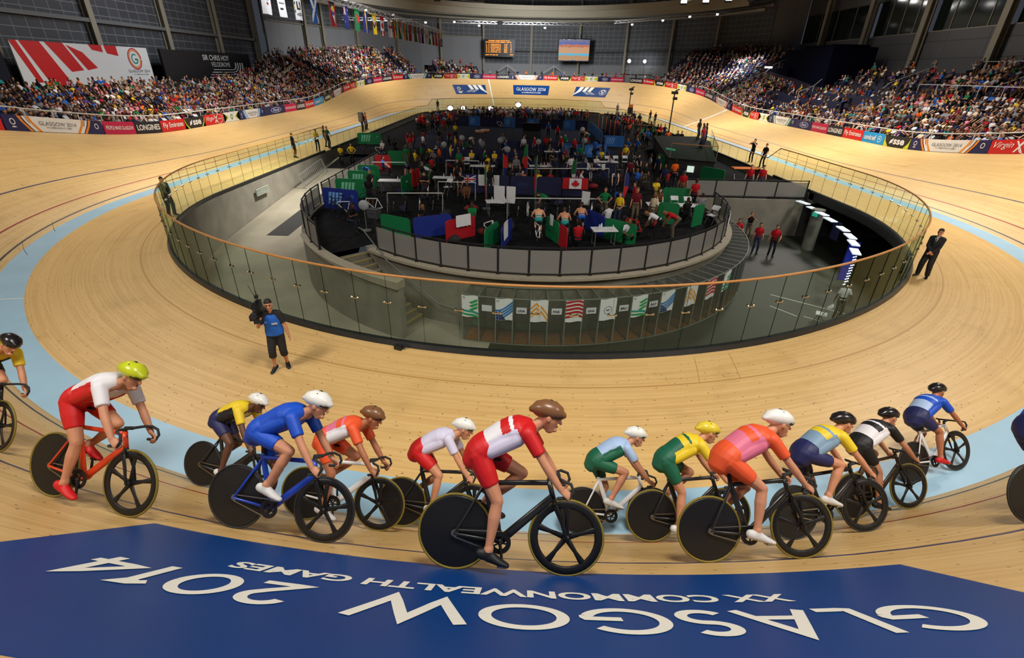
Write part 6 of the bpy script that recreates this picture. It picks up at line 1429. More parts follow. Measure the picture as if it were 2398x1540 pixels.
for k in range(7): partition((8.35-.04*k, 69.0-1.8*k), (8.31-.04*k, 67.3-1.8*k), BLTB, f'light blue board along the right of the clear floor, {ORDN[k]} from far end', 1.25)
for k in range(5): partition((10.2+.1*k, 74.5-2.7*k), (10.1+.1*k, 73.5-2.7*k), BORG if k != 1 else mat('white pit board', (.6, .6, .62), .6), f'{"orange" if k != 1 else "white"} upright board on the right, {ORDN[k]} from far end', 1.7)
for k in range(4): partition((10.9, 72.5-3.0*k), (10.9, 69.8-3.0*k), BNVY, f'navy board behind the orange uprights, {ORDN[k]} from far end', 1.5)
mb = MB(); mb.add([(-12.5, 50.2, ZP+.004), (8.2, 50.2, ZP+.004), (8.4, 69.5, ZP+.004), (-12.5, 73.6, ZP+.004)], [(0, 1, 2, 3)]); struct(mb.build('floor_warmup', NAVYF))
# --- tables, chairs, stands, screens
TOPW = mat('white table top', (.66, .66, .68), .5)
def table(x, y, w, d, rz, label, z=ZP, cloth=False):
    r = empty('folding_table', (x, y, z), rz); tag(r, label, 'table', 'tables in the pits'); mb = MB(); mb.box((0, 0, .73), (w, d, .035)); mb.build('table_top', TOPW, r)
    for sx in (-1, 1):
        mb = MB(); mb.bar((sx*w*.4, -d*.4, 0), (sx*w*.4, -d*.4, .72), .03); mb.bar((sx*w*.4, d*.4, 0), (sx*w*.4, d*.4, .72), .03); mb.bar((sx*w*.4, -d*.4, .1), (sx*w*.4, d*.4, .1), .025); mb.build('leg', GREYM, r)
    for k in range(rnd.randint(2, 4)):
        bx_ = x+(rnd.random()-.5)*w*.7; by_ = y+(rnd.random()-.5)*d*.5; BOTT.append((bx_, by_, z+.748, label))
BOTT = []
for x, y, w, d, rz, l in [(-8.6, 30.6, 1.8, .75, .05, 'white cloth topped table beside the green boards, left pits'), (-5.6, 31.9, 1.5, .7, 0, 'white table with papers in the left middle pits'), (3.0, 21.0, 1.1, .7, .1, 'white table by the near fence, right of centre'), (7.4, 25.9, 2.8, .75, -.05, 'long white table below the large green board'), (-3.5, 36.5, 1.8, .7, 0, 'white table in the middle pits, left'), (0.8, 37.0, 1.8, .7, 0, 'white table in the middle pits, centre'), (3.6, 38.5, 1.8, .7, .1, 'white table in the middle pits, right of centre'), (6.0, 39.6, 1.7, .7, 0, 'white table in the middle pits, far right'), (-1.9, 25.8, 1.3, .7, .2, 'white table among the bikes, front centre pits'), (-6.3, 44.0, 1.8, .7, 0, 'white table in the back pits, left'), (2.2, 44.5, 1.8, .7, 0, 'white table in the back pits, right'), (3.0, 32.0, 1.0, .6, 0, 'small white table behind the maple leaf flag'), (15.8, 80.5, 3.0, .8, .05, 'long press table on the far right deck'), (-8.5, 88.0, 3.2, .8, 0, 'long white table by the far television lights')]: table(x, y, w, d, rz, l)
WCH = mat('white plastic chair', (.6, .6, .62), .5)
def chair_meshes():
    s_ = MB(); s_.box((0, 0, .45), (.42, .40, .03)); b_ = MB(); b_.sweep([(-.2, -.2, .80), (0, -.225, .80), (.2, -.2, .80)], [(.02, .14)]*3, None, 8); L_ = []
    for sx in (-1, 1):
        m = MB(); m.bar((sx*.2, .22, 0), (sx*.2, -.2, .82), .025); m.bar((sx*.2, -.24, 0), (sx*.2, .18, .45), .025); L_.append(m.mesh('leg', GREYM))
    return s_.mesh('seat', WCH), b_.mesh('backrest', WCH), L_
CHM = chair_meshes()
def chair(x, y, rz, label, z=ZP):
    r = empty('folding_chair', (x, y, z), rz); tag(r, label, 'chair', 'white folding chairs in the pits'); link('seat', CHM[0], r); link('backrest', CHM[1], r); link('leg', CHM[2][0], r); link('leg', CHM[2][1], r)
for x, y, rz, l in [(7.8, 27.0, pi, 'white folding chair before the large green board, left one'), (8.5, 26.9, pi, 'white folding chair before the large green board, right one'), (6.3, 41.2, pi, 'white folding chair in the middle pits, first of three at right'), (7.0, 41.4, pi, 'white folding chair in the middle pits, second of three at right'), (7.8, 41.6, pi, 'white folding chair in the middle pits, third of three at right'), (-4.9, 39.0, pi, 'white folding chair in the middle pits by the yellow shirts'), (-1.2, 35.2, .4, 'white folding chair in the middle pits beside the blue towelled rider'), (-5.2, 30.4, 2.6, 'white folding chair by the table with papers'), (9.2, 25.0, 2.2, 'white folding chair at the right end of the long table')]: chair(x, y, rz, l)
chair(11.9, 18.3, 1.0, 'white folding chair alone on the moat floor at right', ZM)
# towels, flags and papers hung on boards
def hung(name, a, b, z0, z1, m, label, cat='towel'):
    mb = MB(); a, b = V((*a, 0)), V((*b, 0)); c = (a+b)/2; n = 8; nx = V((-(b-a).y, (b-a).x, 0)).normalized()
    rows = [[a+(b-a)*k/n-c+V((0, 0, z))+nx*(.012*sin(k*2.1+z*5)) for z in (z0, (z0+z1)/2, z1-.03*sin(k*1.3)**2)] for k in range(n+1)]
    mb.grid(rows); mb.grid([[p+nx*.012 for p in r] for r in rows]); o = mb.build(name, m, smooth=True); o.location = c; return tag(o, label, cat)
NF = lambda a, b: None
hung('towel', (-3.35, 30.76), (-2.05, 30.68), .66, .02, CLOTHW, 'large white towel hung over the navy middle row')
hung('towel', (-3.55, 21.05), (-2.95, 21.55), .66, .15, CLOTHW, 'white towel hung on the red board behind the near fence')
hung('towel', (-1.40, 20.0), (-1.25, 20.75), .67, -.1, CLOTHW, 'white towel hung on the blue board, near centre pits')
hung('towel', (.62, 21.75), (.75, 21.4), .68, .2, CLOTHW, 'white towel on the green slanting board between bare backed riders')
hung('towel', (-2.2, 27.2), (-1.6, 27.1), .75, -.2, CLOTHW, 'first of two white towels draped on the centre bike rail')
hung('towel', (-1.5, 27.1), (-1.0, 27.0), .75, -.15, CLOTHW, 'second of two white towels draped on the centre bike rail')
hung('towel', (2.6, 26.6), (3.0, 26.3), .7, .0, CLOTHW, 'white towel hung on the bike rail right of centre')
hung('towel', (8.95, 22.35), (9.15, 22.75), .68, .2, CLOTHW, 'white towel over the right part of the pit fence, lower one')
hung('towel', (9.55, 23.75), (9.68, 24.2), .68, .15, CLOTHW, 'white towel over the right part of the pit fence, upper one')
o = hung('national_flag', (-4.55, 30.80), (-3.45, 30.74), .64, .1, FC['b'], 'navy flag with a red and white union cross on the navy row', 'flag')
mb = MB()
for d_, c_, t_ in (((0, 1), 0, .14), ((0, 1), 1, .07)): pass
for sgn in (1, -1): mb.bar((-.5, -.045, .37-.22*sgn), (.5, -.045, .37+.22*sgn), .004, .07, mi=0)
mb.bar((-.5, -.05, .37), (.5, -.05, .37), .004, .15, mi=0); mb.bar((-.5, -.055, .37), (.5, -.055, .37), .004, .08, mi=1); mb.box((0, -.052, .37), (.14, .004, .5), mi=0); mb.box((0, -.057, .37), (.08, .004, .5), mi=1); mb.build('cross', [CLOTHW, FC['r']], o)
o = hung('national_flag', (1.85, 30.42), (3.4, 30.32), .66, .0, FC['r'], 'red and white maple leaf flag hung on the navy row', 'flag')
mb = MB(); mb.box((0, -.05, .33), (.75, .006, .62)); mb.build('white_field', CLOTHW, o); mb = MB(); pts = [(0, .26), (.06, .14), (.14, .18), (.12, .04), (.24, .08), (.22, -.02), (.26, -.06), (.12, -.14), (.13, -.18), (.015, -.16), (.015, -.26)]
mb.slab([V((x, -.058, .33+z)) for x, z in pts]+[V((-x, -.058, .33+z)) for x, z in reversed(pts[1:])], (0, .004, 0)); mb.build('maple_leaf', FC['r'], o)
for k in range(4): hung('notice_sheet', (4.0+.34*k, 36.02), (4.28+.34*k, 36.06), .62, .2, CLOTHW, f'white paper notice on the navy board, {ORDN[k]} from left', 'paper')
# feather banners on poles
def feather(x, y, h, cols, label, z=ZP):
    r = empty('feather_flag', (x, y, z), rnd.random()*3); tag(r, label, 'flag'); mb = MB(); mb.bar((0, 0, 0), (0, 0, h), .03); mb.box((0, 0, .02), (.4, .4, .04)); mb.build('pole', GREYM, r); mb = MB(); k = len(cols)
    for i, c in enumerate(cols):
        for j in range(3):
            t0, t1 = (i+j/3)/k, (i+(j+1)/3)/k; wd = lambda t: .32*sin(pi*min(1, .25+.75*(1-t)))+.04
            a, b = .35+(h-.4)*(1-t0), .35+(h-.4)*(1-t1); mb.slab([V((.02, -.008, a)), V((.02+wd(1-t0), -.008, a-.15*(1-t0))), V((.02+wd(1-t1), -.008, b-.15*(1-t1))), V((.02, -.008, b))], (0, .016, 0), i)
    mb.build('cloth', [FC[c] for c in cols], r)
feather(-2.6, 27.0, 2.4, 'gr', 'green over red flag on a pole, left of centre pits'); feather(.1, 26.4, 3.0, 'grg', 'tall green and red flag on a pole, centre pits'); feather(-.3, 34.0, 2.6, 'grb', 'green and red flag on a pole by the grey table'); feather(2.7, 31.2, 2.2, 'gw', 'green and white flag beside the maple leaf flag'); feather(5.2, 28.4, 2.0, 'br', 'navy and red flag held up in the right pits'); feather(-1.9, 33.2, 2.1, 'rb', 'red and navy flag on a pole behind the navy row'); feather(4.5, 43.6, 2.0, 'gb', 'green and navy flag in the back pits')
# pole mounted cameras, loudspeaker, lights
def pole_cam(x, y, z, h, label):
    r = empty('camera_mast', (x, y, z)); tag(r, label, 'mast'); mb = MB(); mb.bar((0, 0, 0), (0, 0, h), .12); mb.build('pole', BLACK, r); mb = MB(); mb.box((0, 0, h+.1), (.6, .7, .3)); mb.box((.1, -.1, h-.5), (.45, .35, .3)); mb.bar((0, -.3, h+.3), (.5, .2, h+.45), .12); mb.build('camera_head', BLACK, r); return r
r_ = pole_cam(16.4, 85, ZP, 4.6, 'black camera mast with an orange box on the far right deck'); mb = MB(); mb.box((.25, -.1, 2.3), (.6, .3, .5)); mb.build('orange_box', BORG, r_)
pole_cam(16.9, 62.5, ZP, 4.9, 'tall black camera mast beside the far right green boards')
r_ = empty('loudspeaker', (-16.9, 52.6, ZP)); tag(r_, 'black loudspeaker on a pole at the top of the left ramp', 'loudspeaker'); mb = MB(); mb.bar((0, 0, 0), (0, 0, 2.2), .06); mb.build('pole', BLACK, r_); mb = MB(); mb.box((0, 0, 2.5), (.42, .36, .85)); mb.build('cabinet', BLACK, r_); mb = MB(); mb.box((0, -.19, 2.5), (.36, .02, .78)); mb.build('grille', GREYM, r_)
r_ = empty('loudspeaker', (16.3, 83.5, ZP)); tag(r_, 'black loudspeaker on the far right deck', 'loudspeaker'); mb = MB(); mb.bar((0, 0, 0), (0, 0, 1.3), .06); mb.build('pole', BLACK, r_); mb = MB(); mb.box((0, 0, 1.7), (.7, .6, 1.0)); mb.build('cabinet', BLACK, r_)
SOFT = mat('lit softbox', (1, .98, .95), .5, emit=4)
for k, (x, y, h) in enumerate([(-12.3, 86, 1.15), (-10.2, 86, 1.15), (-5.8, 86, 1.2), (-1.3, 87, 1.8)]):
    r_ = empty('softbox_light', (x, y, ZP)); tag(r_, f'lit white television softbox on a stand, {ORDN[k]} from left', 'studio light', 'television softboxes'); mb = MB(); mb.bar((0, .1, 0), (0, .1, h), .04); mb.bar((-.4, .1, 0), (.4, .1, 0.04), .04); mb.build('stand', BLACK, r_); mb = MB(); mb.box((0, .05, h+.25), (.95, .3, .72)); mb.build('housing', BLACK, r_); mb = MB(); mb.ell((0, -.12, h+.25), (.44, .06, .33)); mb.build('diffuser', SOFT, r_, smooth=True)
r_ = empty('monitor_desk', (.45, 59.4, ZP)); tag(r_, 'black monitor and desk in the middle of the clear floor', 'desk'); mb = MB(); mb.box((0, 0, .4), (2.1, .8, .8)); mb.build('desk', BLACK, r_); mb = MB(); mb.box((0, .1, 1.25), (2.0, .1, .9)); mb.build('screen', mat('blank dark screen', (.01, .01, .014), .15), r_)
r_ = empty('camera_tripod', (-1.9, 57.6, ZP)); tag(r_, 'black camera tripod left of the monitor desk', 'tripod'); mb = MB(); mb.box((0, 0, 1.75), (.2, .35, .2)); mb.build('camera_head', BLACK, r_)
for t in (0, 2.1, 4.2): mb = MB(); mb.bar((0, 0, 1.65), (.55*cos(t), .55*sin(t), 0), .04); mb.build('leg', BLACK, r_)
for k, (x, y) in enumerate([(-5.9, 64.7), (-5.3, 65.8)]):
    mb = MB(); mb.box((0, 0, .22), (1.1, .75, .14)); mb.box((0, 0, .12), (1.0, .65, .2), mi=1); o = mb.build('podium_step', [mat('orange white step', s2l(230, 190, 160), .6), BORG]); o.location = (x, y, ZP); tag(o, f'low orange and white step on the clear floor, {"near" if k == 0 else "far"} one', 'step')
r_ = empty('standing_screen', (11.7, 42.8, ZP)); tag(r_, 'lit green and white screen on a floor stand by the black cabin', 'screen'); mb = MB(); mb.box((0, 0, .75), (.1, 1.0, 1.3), .5); mb.build('display', mat('green lit display', s2l(60, 170, 120), .4, emit=.35), r_); mb = MB(); mb.box((0, 0, .05), (.7, .7, .06)); mb.build('base', BLACK, r_)
for k, (x, y, h) in enumerate([(-6.0, 46.0, 1.5), (-4.2, 44.6, 1.4), (-7.2, 43.0, 1.3), (-2.6, 45.8, 1.4), (4.9, 46.0, 1.5), (-8.0, 22.4, 1.2), (-1.8, 40.2, 1.4), (.8, 45.4, 1.4)]):
    r_ = empty('pedestal_fan', (x, y, ZP)); tag(r_, f'grey pedestal fan in the pits, {ORDN[k]} listed from the back left' if k != 5 else 'grey pedestal fan just behind the left pit fence', 'fan', 'pedestal fans'); mb = MB(); mb.bar((0, 0, 0), (0, 0, h), .035); mb.lathe((0, 0, 0), [(.22, 0), (.22, .03), (.03, .05)], 14); mb.build('stand', GREYM, r_)
    RX = Matrix.Rotation(radians(90), 3, 'X'); mb = MB(); mb.lathe((0, 0, h), [(.02, .1), (.2, .09), (.24, .04), (.24, -.02), (.2, -.07), (.02, -.08)], 18, RX, caps=True); mb.build('cage', mat('fan cage grey', s2l(150, 154, 158), .5), r_, smooth=True)
# room of black panels and the glazed deck on the right
BLKP = mat('black cabin panel', (.014, .014, .015), .5)
r_ = empty('event_cabin', (14.4, 43.2, ZP)); tag(r_, 'low black panelled cabin under the glazed deck on the right', 'cabin'); mb = MB(); mb.slab([V((-3.9, -4.6, 0)), V((-1.0, -6.1, 0)), V((2.85, 6.2, 0)), V((2.8, 10, 0)), V((-1.5, 10, 0))], (0, 0, 1.2)); mb.build('walls', BLKP, r_); mb = MB(); mb.slab([V((-4.0, -4.7, 1.21)), V((-.95, -6.25, 1.21)), V((2.9, 6.2, 1.21)), V((2.85, 10.1, 1.21)), V((-1.6, 10.1, 1.21))], (0, 0, .08)); mb.build('deck', mat('deck dark grey', s2l(26, 28, 27), .8, spec=.1), r_)
mb = MB(); mb.box((-2.45, -5.45, .62), (.02, .5, .45), -.48+pi/2); mb.build('exit_sign', mat('white exit panel', (.6, .75, .65), .5, emit=.8), r_)
def deck_rail(pts, z, label):
    m = V((*pts[0], z)); r = empty('deck_balustrade', m); tag(r, label, 'balustrade')
    for a, b in zip(pts[:-1], pts[1:]):
        mb = MB(); mb.bar(V((*a, z+.5))-m, V((*b, z+.5))-m, .012, .92); mb.build('glass_pane', [GLASS], r); mb = MB(); mb.bar(V((*a, z+1.02))-m, V((*b, z+1.02))-m, .05); mb.build('handrail', OAK, r); mb = MB(); mb.bar(V((*a, z))-m, V((*a, z+1.0))-m, .04); mb.build('post', GREYM, r)
deck_rail([(10.5, 38.5), (13.4, 37.0), (15.3, 43.2), (17.2, 49.4)], ZP+1.3, 'glass balustrade with oak rail round the deck on the black cabin')
deck_rail([(10.6, 53.2), (11.9, 52.6), (13.2, 52.0)], ZP+1.3, 'short glass balustrade with oak rail at the back of the deck')
r_ = empty('stretcher_trolley', (15.9, 37.6, ZP)); tag(r_, 'orange rescue stretcher on a trolley beside the right kerb', 'stretcher'); mb = MB(); mb.sweep([(-.9, -.28, .8), (.9, -.28, .8), (.9, .28, .8), (-.9, .28, .8)], .05, closed=True, side=V((0, 0, 1))); mb.build('frame', BORG, r_); mb = MB(); mb.box((0, 0, .77), (1.7, .5, .05)); mb.build('mattress', mat('dark orange mattress', s2l(120, 50, 14), .7), r_)
for s in (-1, 1): mb = MB(); mb.bar((s*.7, -.25, 0), (s*.7, .25, .76), .03); mb.bar((s*.7, .25, 0), (s*.7, -.25, .76), .03); mb.build('leg', GREYM, r_)
# bottles on the tables
BTM = MB(); BTM.lathe((0, 0, 0), [(.033, 0), (.035, .01), (.035, .15), (.015, .2), (.017, .23)], 10); BTMe = BTM.mesh('drinks_bottle', mat('pale plastic', (.6, .62, .66), .3), True)
_c = {}
for x, y, z, l in BOTT: o = link('drinks_bottle', BTMe, None, (x, y, z)); n_ = _c.setdefault(l, []); n_.append(o); tag(o, 'x', 'bottle', 'bottles on the pit tables')
for l, os_ in _c.items():
    os_.sort(key=lambda o: o.location.x)
    for i, o in enumerate(os_): o['label'] = f'{ORDN[i]} pale bottle from left on the {" ".join(l.split()[:9])}'
# --- bikes standing in the pits (far off: one shape each)
def small_bike(cols):
    m = MB(); X = V((1, 0, 0))
    for c in (RH, FH):
        m.sweep([c+V((0, .325*cos(2*pi*i/16), .325*sin(2*pi*i/16))) for i in range(16)], .018, side=X, n=5, closed=True, mi=1)
        for k in range(4): a = pi*k/4; m.bar(c+V((0, .31*cos(a), .31*sin(a))), c-V((0, .31*cos(a), .31*sin(a))), .008, mi=1)
    for a, b in ((BB_, (0, -.165, .80)), ((0, -.165, .80), (0, .405, .80)), (BB_, (0, .44, .68)), ((0, .40, .83), (0, .45, .66)), (BB_, RH), ((0, -.165, .78), RH)): m.bar(V(a), V(b), .035, mi=0)
    m.bar(V((0, .45, .68)), FH, .03, mi=1); m.bar(V((0, -.165, .8)), V((0, -.2, .95)), .025, mi=1); m.box((0, -.17, .97), (.1, .26, .05), mi=1); m.bar((0, .42, .84), (0, .5, .88), .03, mi=1)
    m.sweep([(-.2, .48, .74), (-.2, .6, .8), (-.19, .56, .86), (0, .5, .88), (.19, .56, .86), (.2, .6, .8), (.2, .48, .74)], .015, None, 6, mi=1); m.bar((-.1, .08, .12), (.1, -.08, .43), .025, mi=1)
    return m.mesh('parked_bicycle', cols)
SBK = [small_bike([PK, CARB]), small_bike([PW, CARB]), small_bike([PR, CARB]), small_bike([PB, CARB])]
PBK = []
def parked(x, y, rz, k, lean=.12, z=ZP):
    o = link('parked_bicycle', SBK[k]); o.matrix_world = Matrix.Translation((x, y, z)) @ Matrix.Rotation(rz, 4, 'Z') @ Matrix.Rotation(lean, 4, 'Y'); o['category'] = 'bicycle'; o['group'] = 'bicycles parked in the pits'; PBK.append((o, ('black', 'white', 'red', 'blue')[k])); return o
for x, y, rz, k in [(-10.2, 25.2, 1.4, 0), (-9.6, 24.6, 1.7, 1), (-8.9, 27.3, 1.5, 0), (-9.2, 23.7, 1.2, 0), (-8.4, 25.4, 1.6, 1), (-7.4, 25.2, .2, 0), (-6.8, 25.3, .1, 0), (-6.1, 25.5, .2, 1), (-5.4, 25.6, .1, 0), (-7.0, 30.0, .1, 0), (-6.2, 28.6, .1, 1), (-5.0, 28.7, 0, 0), (-4.2, 28.6, .1, 0), (-3.3, 24.6, .2, 0), (-2.0, 21.6, 2.5, 1), (-3.0, 23.2, .1, 1), (-.9, 24.8, 0, 0), (-.4, 24.9, .1, 1), (.4, 24.6, .1, 0), (1.1, 24.8, 0, 0), (1.7, 25.2, .1, 0), (2.3, 25.0, .1, 0), (2.9, 25.1, -.1, 1), (3.4, 25.0, .1, 0), (0.0, 21.2, .3, 1), (2.0, 22.0, .2, 0), (1.25, 21.0, .2, 0), (4.6, 22.4, .9, 2), (-2.7, 34.6, 1.2, 0), (-1.6, 34.4, 1.6, 0), (-.8, 33.4, .2, 3), (.6, 33.6, 0, 0), (1.6, 33.8, .1, 0), (4.0, 34.2, .1, 1), (5.0, 34.5, 0, 0), (7.0, 36.0, .4, 0), (7.4, 37.0, .4, 0), (7.6, 38.2, .3, 1), (7.9, 39.4, .3, 0), (8.3, 40.6, .3, 0), (8.7, 42.0, .3, 1), (9.1, 43.4, .3, 0), (9.2, 45.0, .3, 0), (-6.0, 38.5, 1.5, 0), (-9.6, 43.2, 1.5, 0), (-8.0, 45.5, .6, 3), (-13.4, 45.6, 1.5, 1), (-15.0, 46.0, 1.4, 0), (-15.9, 42.6, .3, 0), (-15.4, 43.3, .2, 0), (-3.6, 70.6, 1.5, 1), (10.6, 36.0, .4, 0), (10.2, 35.2, .4, 0)]: parked(x, y, rz, k, z=ZP if x > -13 else max(zramp(y), -1.05)+.02)
for k in range(34):
    x, y = -8.5+17*((k*.618) % 1), 32.5+13.5*((k*.377) % 1)
    parked(x, y, rnd.random()*3, (0, 0, 0, 2, 0, 3)[k % 6])
BAG = [mat('black kit bag', (.014, .014, .016), .8), mat('navy kit bag', s2l(14, 20, 60), .8), mat('red kit bag', s2l(120, 14, 22), .8), mat('grey flight case', s2l(70, 72, 76), .5)]
bags = []
for k in range(64):
    x, y = -9+18*((k*.618+.3) % 1), 20.8+26*((k*.271) % 1)
    if hypot(x, min(0, y-27)) > 9.2: continue
    c = k % 4; mb = MB(); w = .35+.3*((k*.73) % 1)
    if c < 3: mb.sweep([(-w/2, 0, .17), (-w*.4, 0, .18), (w*.4, 0, .18), (w/2, 0, .17)], [(.10, .12), (.17, .17), (.17, .17), (.10, .12)], V((0, 1, 0)), 10); mb.sweep([(-.1, -.1, .33), (0, 0, .42), (.1, .1, .33)], .015, None, 6)
    else: mb.box((0, 0, .22), (w, .4, .44)); mb.box((0, 0, .45), (w+.02, .42, .03)); mb.bar((-.1, -.22, .3), (.1, -.22, .3), .03)
    o = mb.build('flight_case' if c == 3 else 'kit_bag', BAG[c], smooth=c < 3); o.location = (x, y, ZP); o.rotation_euler = (0, 0, k*1.3); o['category'] = 'case' if c == 3 else 'bag'; o['group'] = 'bags and cases on the pit floor'; bags.append((x, y, ('black kit bag', 'navy kit bag', 'red kit bag', 'grey flight case')[c], o))
_b2 = {}
for x, y, n_, o in bags: _b2.setdefault((n_, 'front' if y < 29 else 'middle' if y < 39 else 'back'), []).append((x, o))
for (n_, zn), os_ in _b2.items():
    for i, (x, o) in enumerate(sorted(os_, key=lambda t: t[0])): o['label'] = f'{n_} on the floor of the {zn} pits, {ORDN[i]} {n_} from left'
PBK.sort(key=lambda p: (p[0].location.y))
_seen = {}
for o, c in PBK:
    y = o.location.y; zn = 'near pit row' if y < 24 else 'front pit row' if y < 29 else 'middle pits' if y < 40 else 'back pits'; L_ = _seen.setdefault((c, zn), []); L_.append(o)
for (c, zn), os_ in _seen.items():
    os_.sort(key=lambda o: o.location.x)
    for i, o in enumerate(os_): o['label'] = f'{c} track bike parked in the {zn}, {ORDN[i]} {c} one from left'
for k, (x0, y0, x1, y1) in enumerate([(-7.8, 25.9, -4.9, 26.2), (-5.6, 29.2, -3.4, 29.2), (-1.4, 25.4, 3.8, 25.7), (-6.2, 36.9, -3.8, 36.9), (-.4, 34.2, 5.4, 35.0), (-11.2, 35.4, -8.9, 35.6)]):
    m = V(((x0+x1)/2, (y0+y1)/2, ZP)); r_ = empty('bike_rail', m); tag(r_, f'white hanging rail for bikes in the pits, {ORDN[k]} of six counted from the near fence', 'rail', 'bike hanging rails'); mb = MB(); mb.bar(V((x0, y0, ZP+1.0))-m, V((x1, y1, ZP+1.0))-m, .045); mb.build('bar', RAILW, r_)
    for x, y in ((x0, y0), (x1, y1)): mb = MB(); mb.bar(V((x, y, ZP))-m+V((0, -.3, 0)), V((x, y, ZP+1))-m, .035); mb.bar(V((x, y, ZP))-m+V((0, .3, 0)), V((x, y, ZP+1))-m, .035); mb.build('leg', GREYM, r_)
# ================================================================ PEOPLE OF THE PITS, THE APRON AND THE STANDS
def pmesh(J, voxel=.021, **k): b, o = figure(J); return b.mesh('person', PEOPLE, voxel, 1, **k)
short = dict(trouser=.42)
POSE = {
 'stand': pmesh(stand_pose()), 'relaxed': pmesh(stand_pose(hand_r=(.30, .02, .84), hand_l=(-.20, .22, .98), elbow_l=(-.6, -.1, 1.0), foot_r=(.14, .1, .085))),
 'hips': pmesh(stand_pose(hand_r=(.20, .04, 1.02), elbow_r=(.8, -.1, 1.2), hand_l=(-.20, .04, 1.02), elbow_l=(-.8, -.1, 1.2))), 'crossed': pmesh(stand_pose(hand_r=(-.10, .22, 1.22), hand_l=(.10, .24, 1.18), elbow_r=(.6, .05, .9), elbow_l=(-.6, .05, .9))),
 'shorts': pmesh(stand_pose(trouser=.42, sleeve=.6, hand_l=(-.1, .32, 1.08), elbow_l=(-.6, 0, .9))), 'phone': pmesh(stand_pose(hand_r=(.08, .22, 1.56), elbow_r=(.55, .1, 1.1), hand_l=(-.08, .22, 1.5), elbow_l=(-.5, .1, 1.1))),
 'walk': pmesh(stand_pose(foot_r=(.09, .28, .10), foot_l=(-.09, -.30, .13), hand_r=(.24, -.16, .90), hand_l=(-.24, .24, .95), knee_r=(.1, 1, .5), knee_l=(-.1, 1, .6))),
 'sit': pmesh(sit_pose()), 'sit_arms': pmesh(sit_pose(hand_r=(-.08, .24, .82), hand_l=(.08, .26, .80))), 'sit_lean': pmesh(sit_pose(neck=(0, .16, 1.02), head=(0, .26, 1.17), hand_r=(.06, .42, .80), hand_l=(-.06, .42, .78))), 'sit_back': pmesh(sit_pose(neck=(0, -.10, 1.04), head=(.02, -.06, 1.22), hand_r=(.20, .30, .6), hand_l=(-.18, .33, .6))), 'sit_clap': pmesh(sit_pose(hand_r=(.04, .30, 1.06), hand_l=(-.04, .30, 1.08), face=(.3, 1, 0))), 'sit_shorts': pmesh(sit_pose(trouser=.4, face=(-.3, 1, -.1))),
 'bend': pmesh(stand_pose(pelvis=(0, -.12, .90), neck=(0, .36, 1.12), head=(0, .52, 1.13), face=(0, .5, -1), hand_r=(.18, .46, .58), hand_l=(-.16, .5, .62))), 'bike': pmesh(stand_pose(pelvis=(0, -.1, .98), neck=(0, .34, 1.25), head=(0, .48, 1.34), face=(0, 1, -.5), hand_r=(.2, .56, .84), hand_l=(-.2, .56, .84), foot_r=(.12, .1, .25), foot_l=(-.12, .0, .5), trouser=.42)),
 'squat': pmesh(stand_pose(pelvis=(0, -.05, .42), neck=(0, .12, .90), head=(0, .2, 1.06), hand_r=(.1, .42, .55), hand_l=(-.12, .42, .5), foot_r=(.15, .1, .085), foot_l=(-.15, .12, .085), knee_r=(.3, 1, .9), knee_l=(-.3, 1, .9)))}
PAL = dict(white=(205, 205, 210), black=(20, 20, 24), navy=(24, 30, 70), red=(172, 20, 30), grey=(120, 120, 126), green=(16, 110, 60), yellow=(222, 186, 36), orange=(226, 96, 30), pink=(206, 120, 140), teal=(40, 140, 140), purple=(80, 50, 110), brown=(96, 66, 46), cream=(206, 190, 160), blue=(30, 90, 180), maroon=(100, 18, 34), lime=(150, 220, 60))
PALL = {k: (*s2l(*v), 1) for k, v in PAL.items()}
def person(name, p, pose, col, face, label=None, z=None, bare=False, up=None, sc1=None):
    o = link(name, POSE[pose]); o.color = PALL[col]; o['category'] = 'person'
    f = V((face[0], face[1], 0)).normalized(); u = V((0, 0, 1)); s = sc1 or (.95+.1*rnd.random())
    o.matrix_world = Matrix.Translation((p[0], p[1], p[2] if len(p) > 2 else (ZP if z is None else z))) @ Matrix((f.cross(u), f, u)).transposed().to_4x4() @ Matrix.Scale(s, 4)
    if bare: set_mats(o, [RSKIN, RSKIN, SHIRT, RHAIR, SHOE, SHIRT, LIP])
    if label: o['label'] = label
    return o
NEAR, FAR, LFT, RGT = (0, -1), (0, 1), (-1, 0), (1, 0)
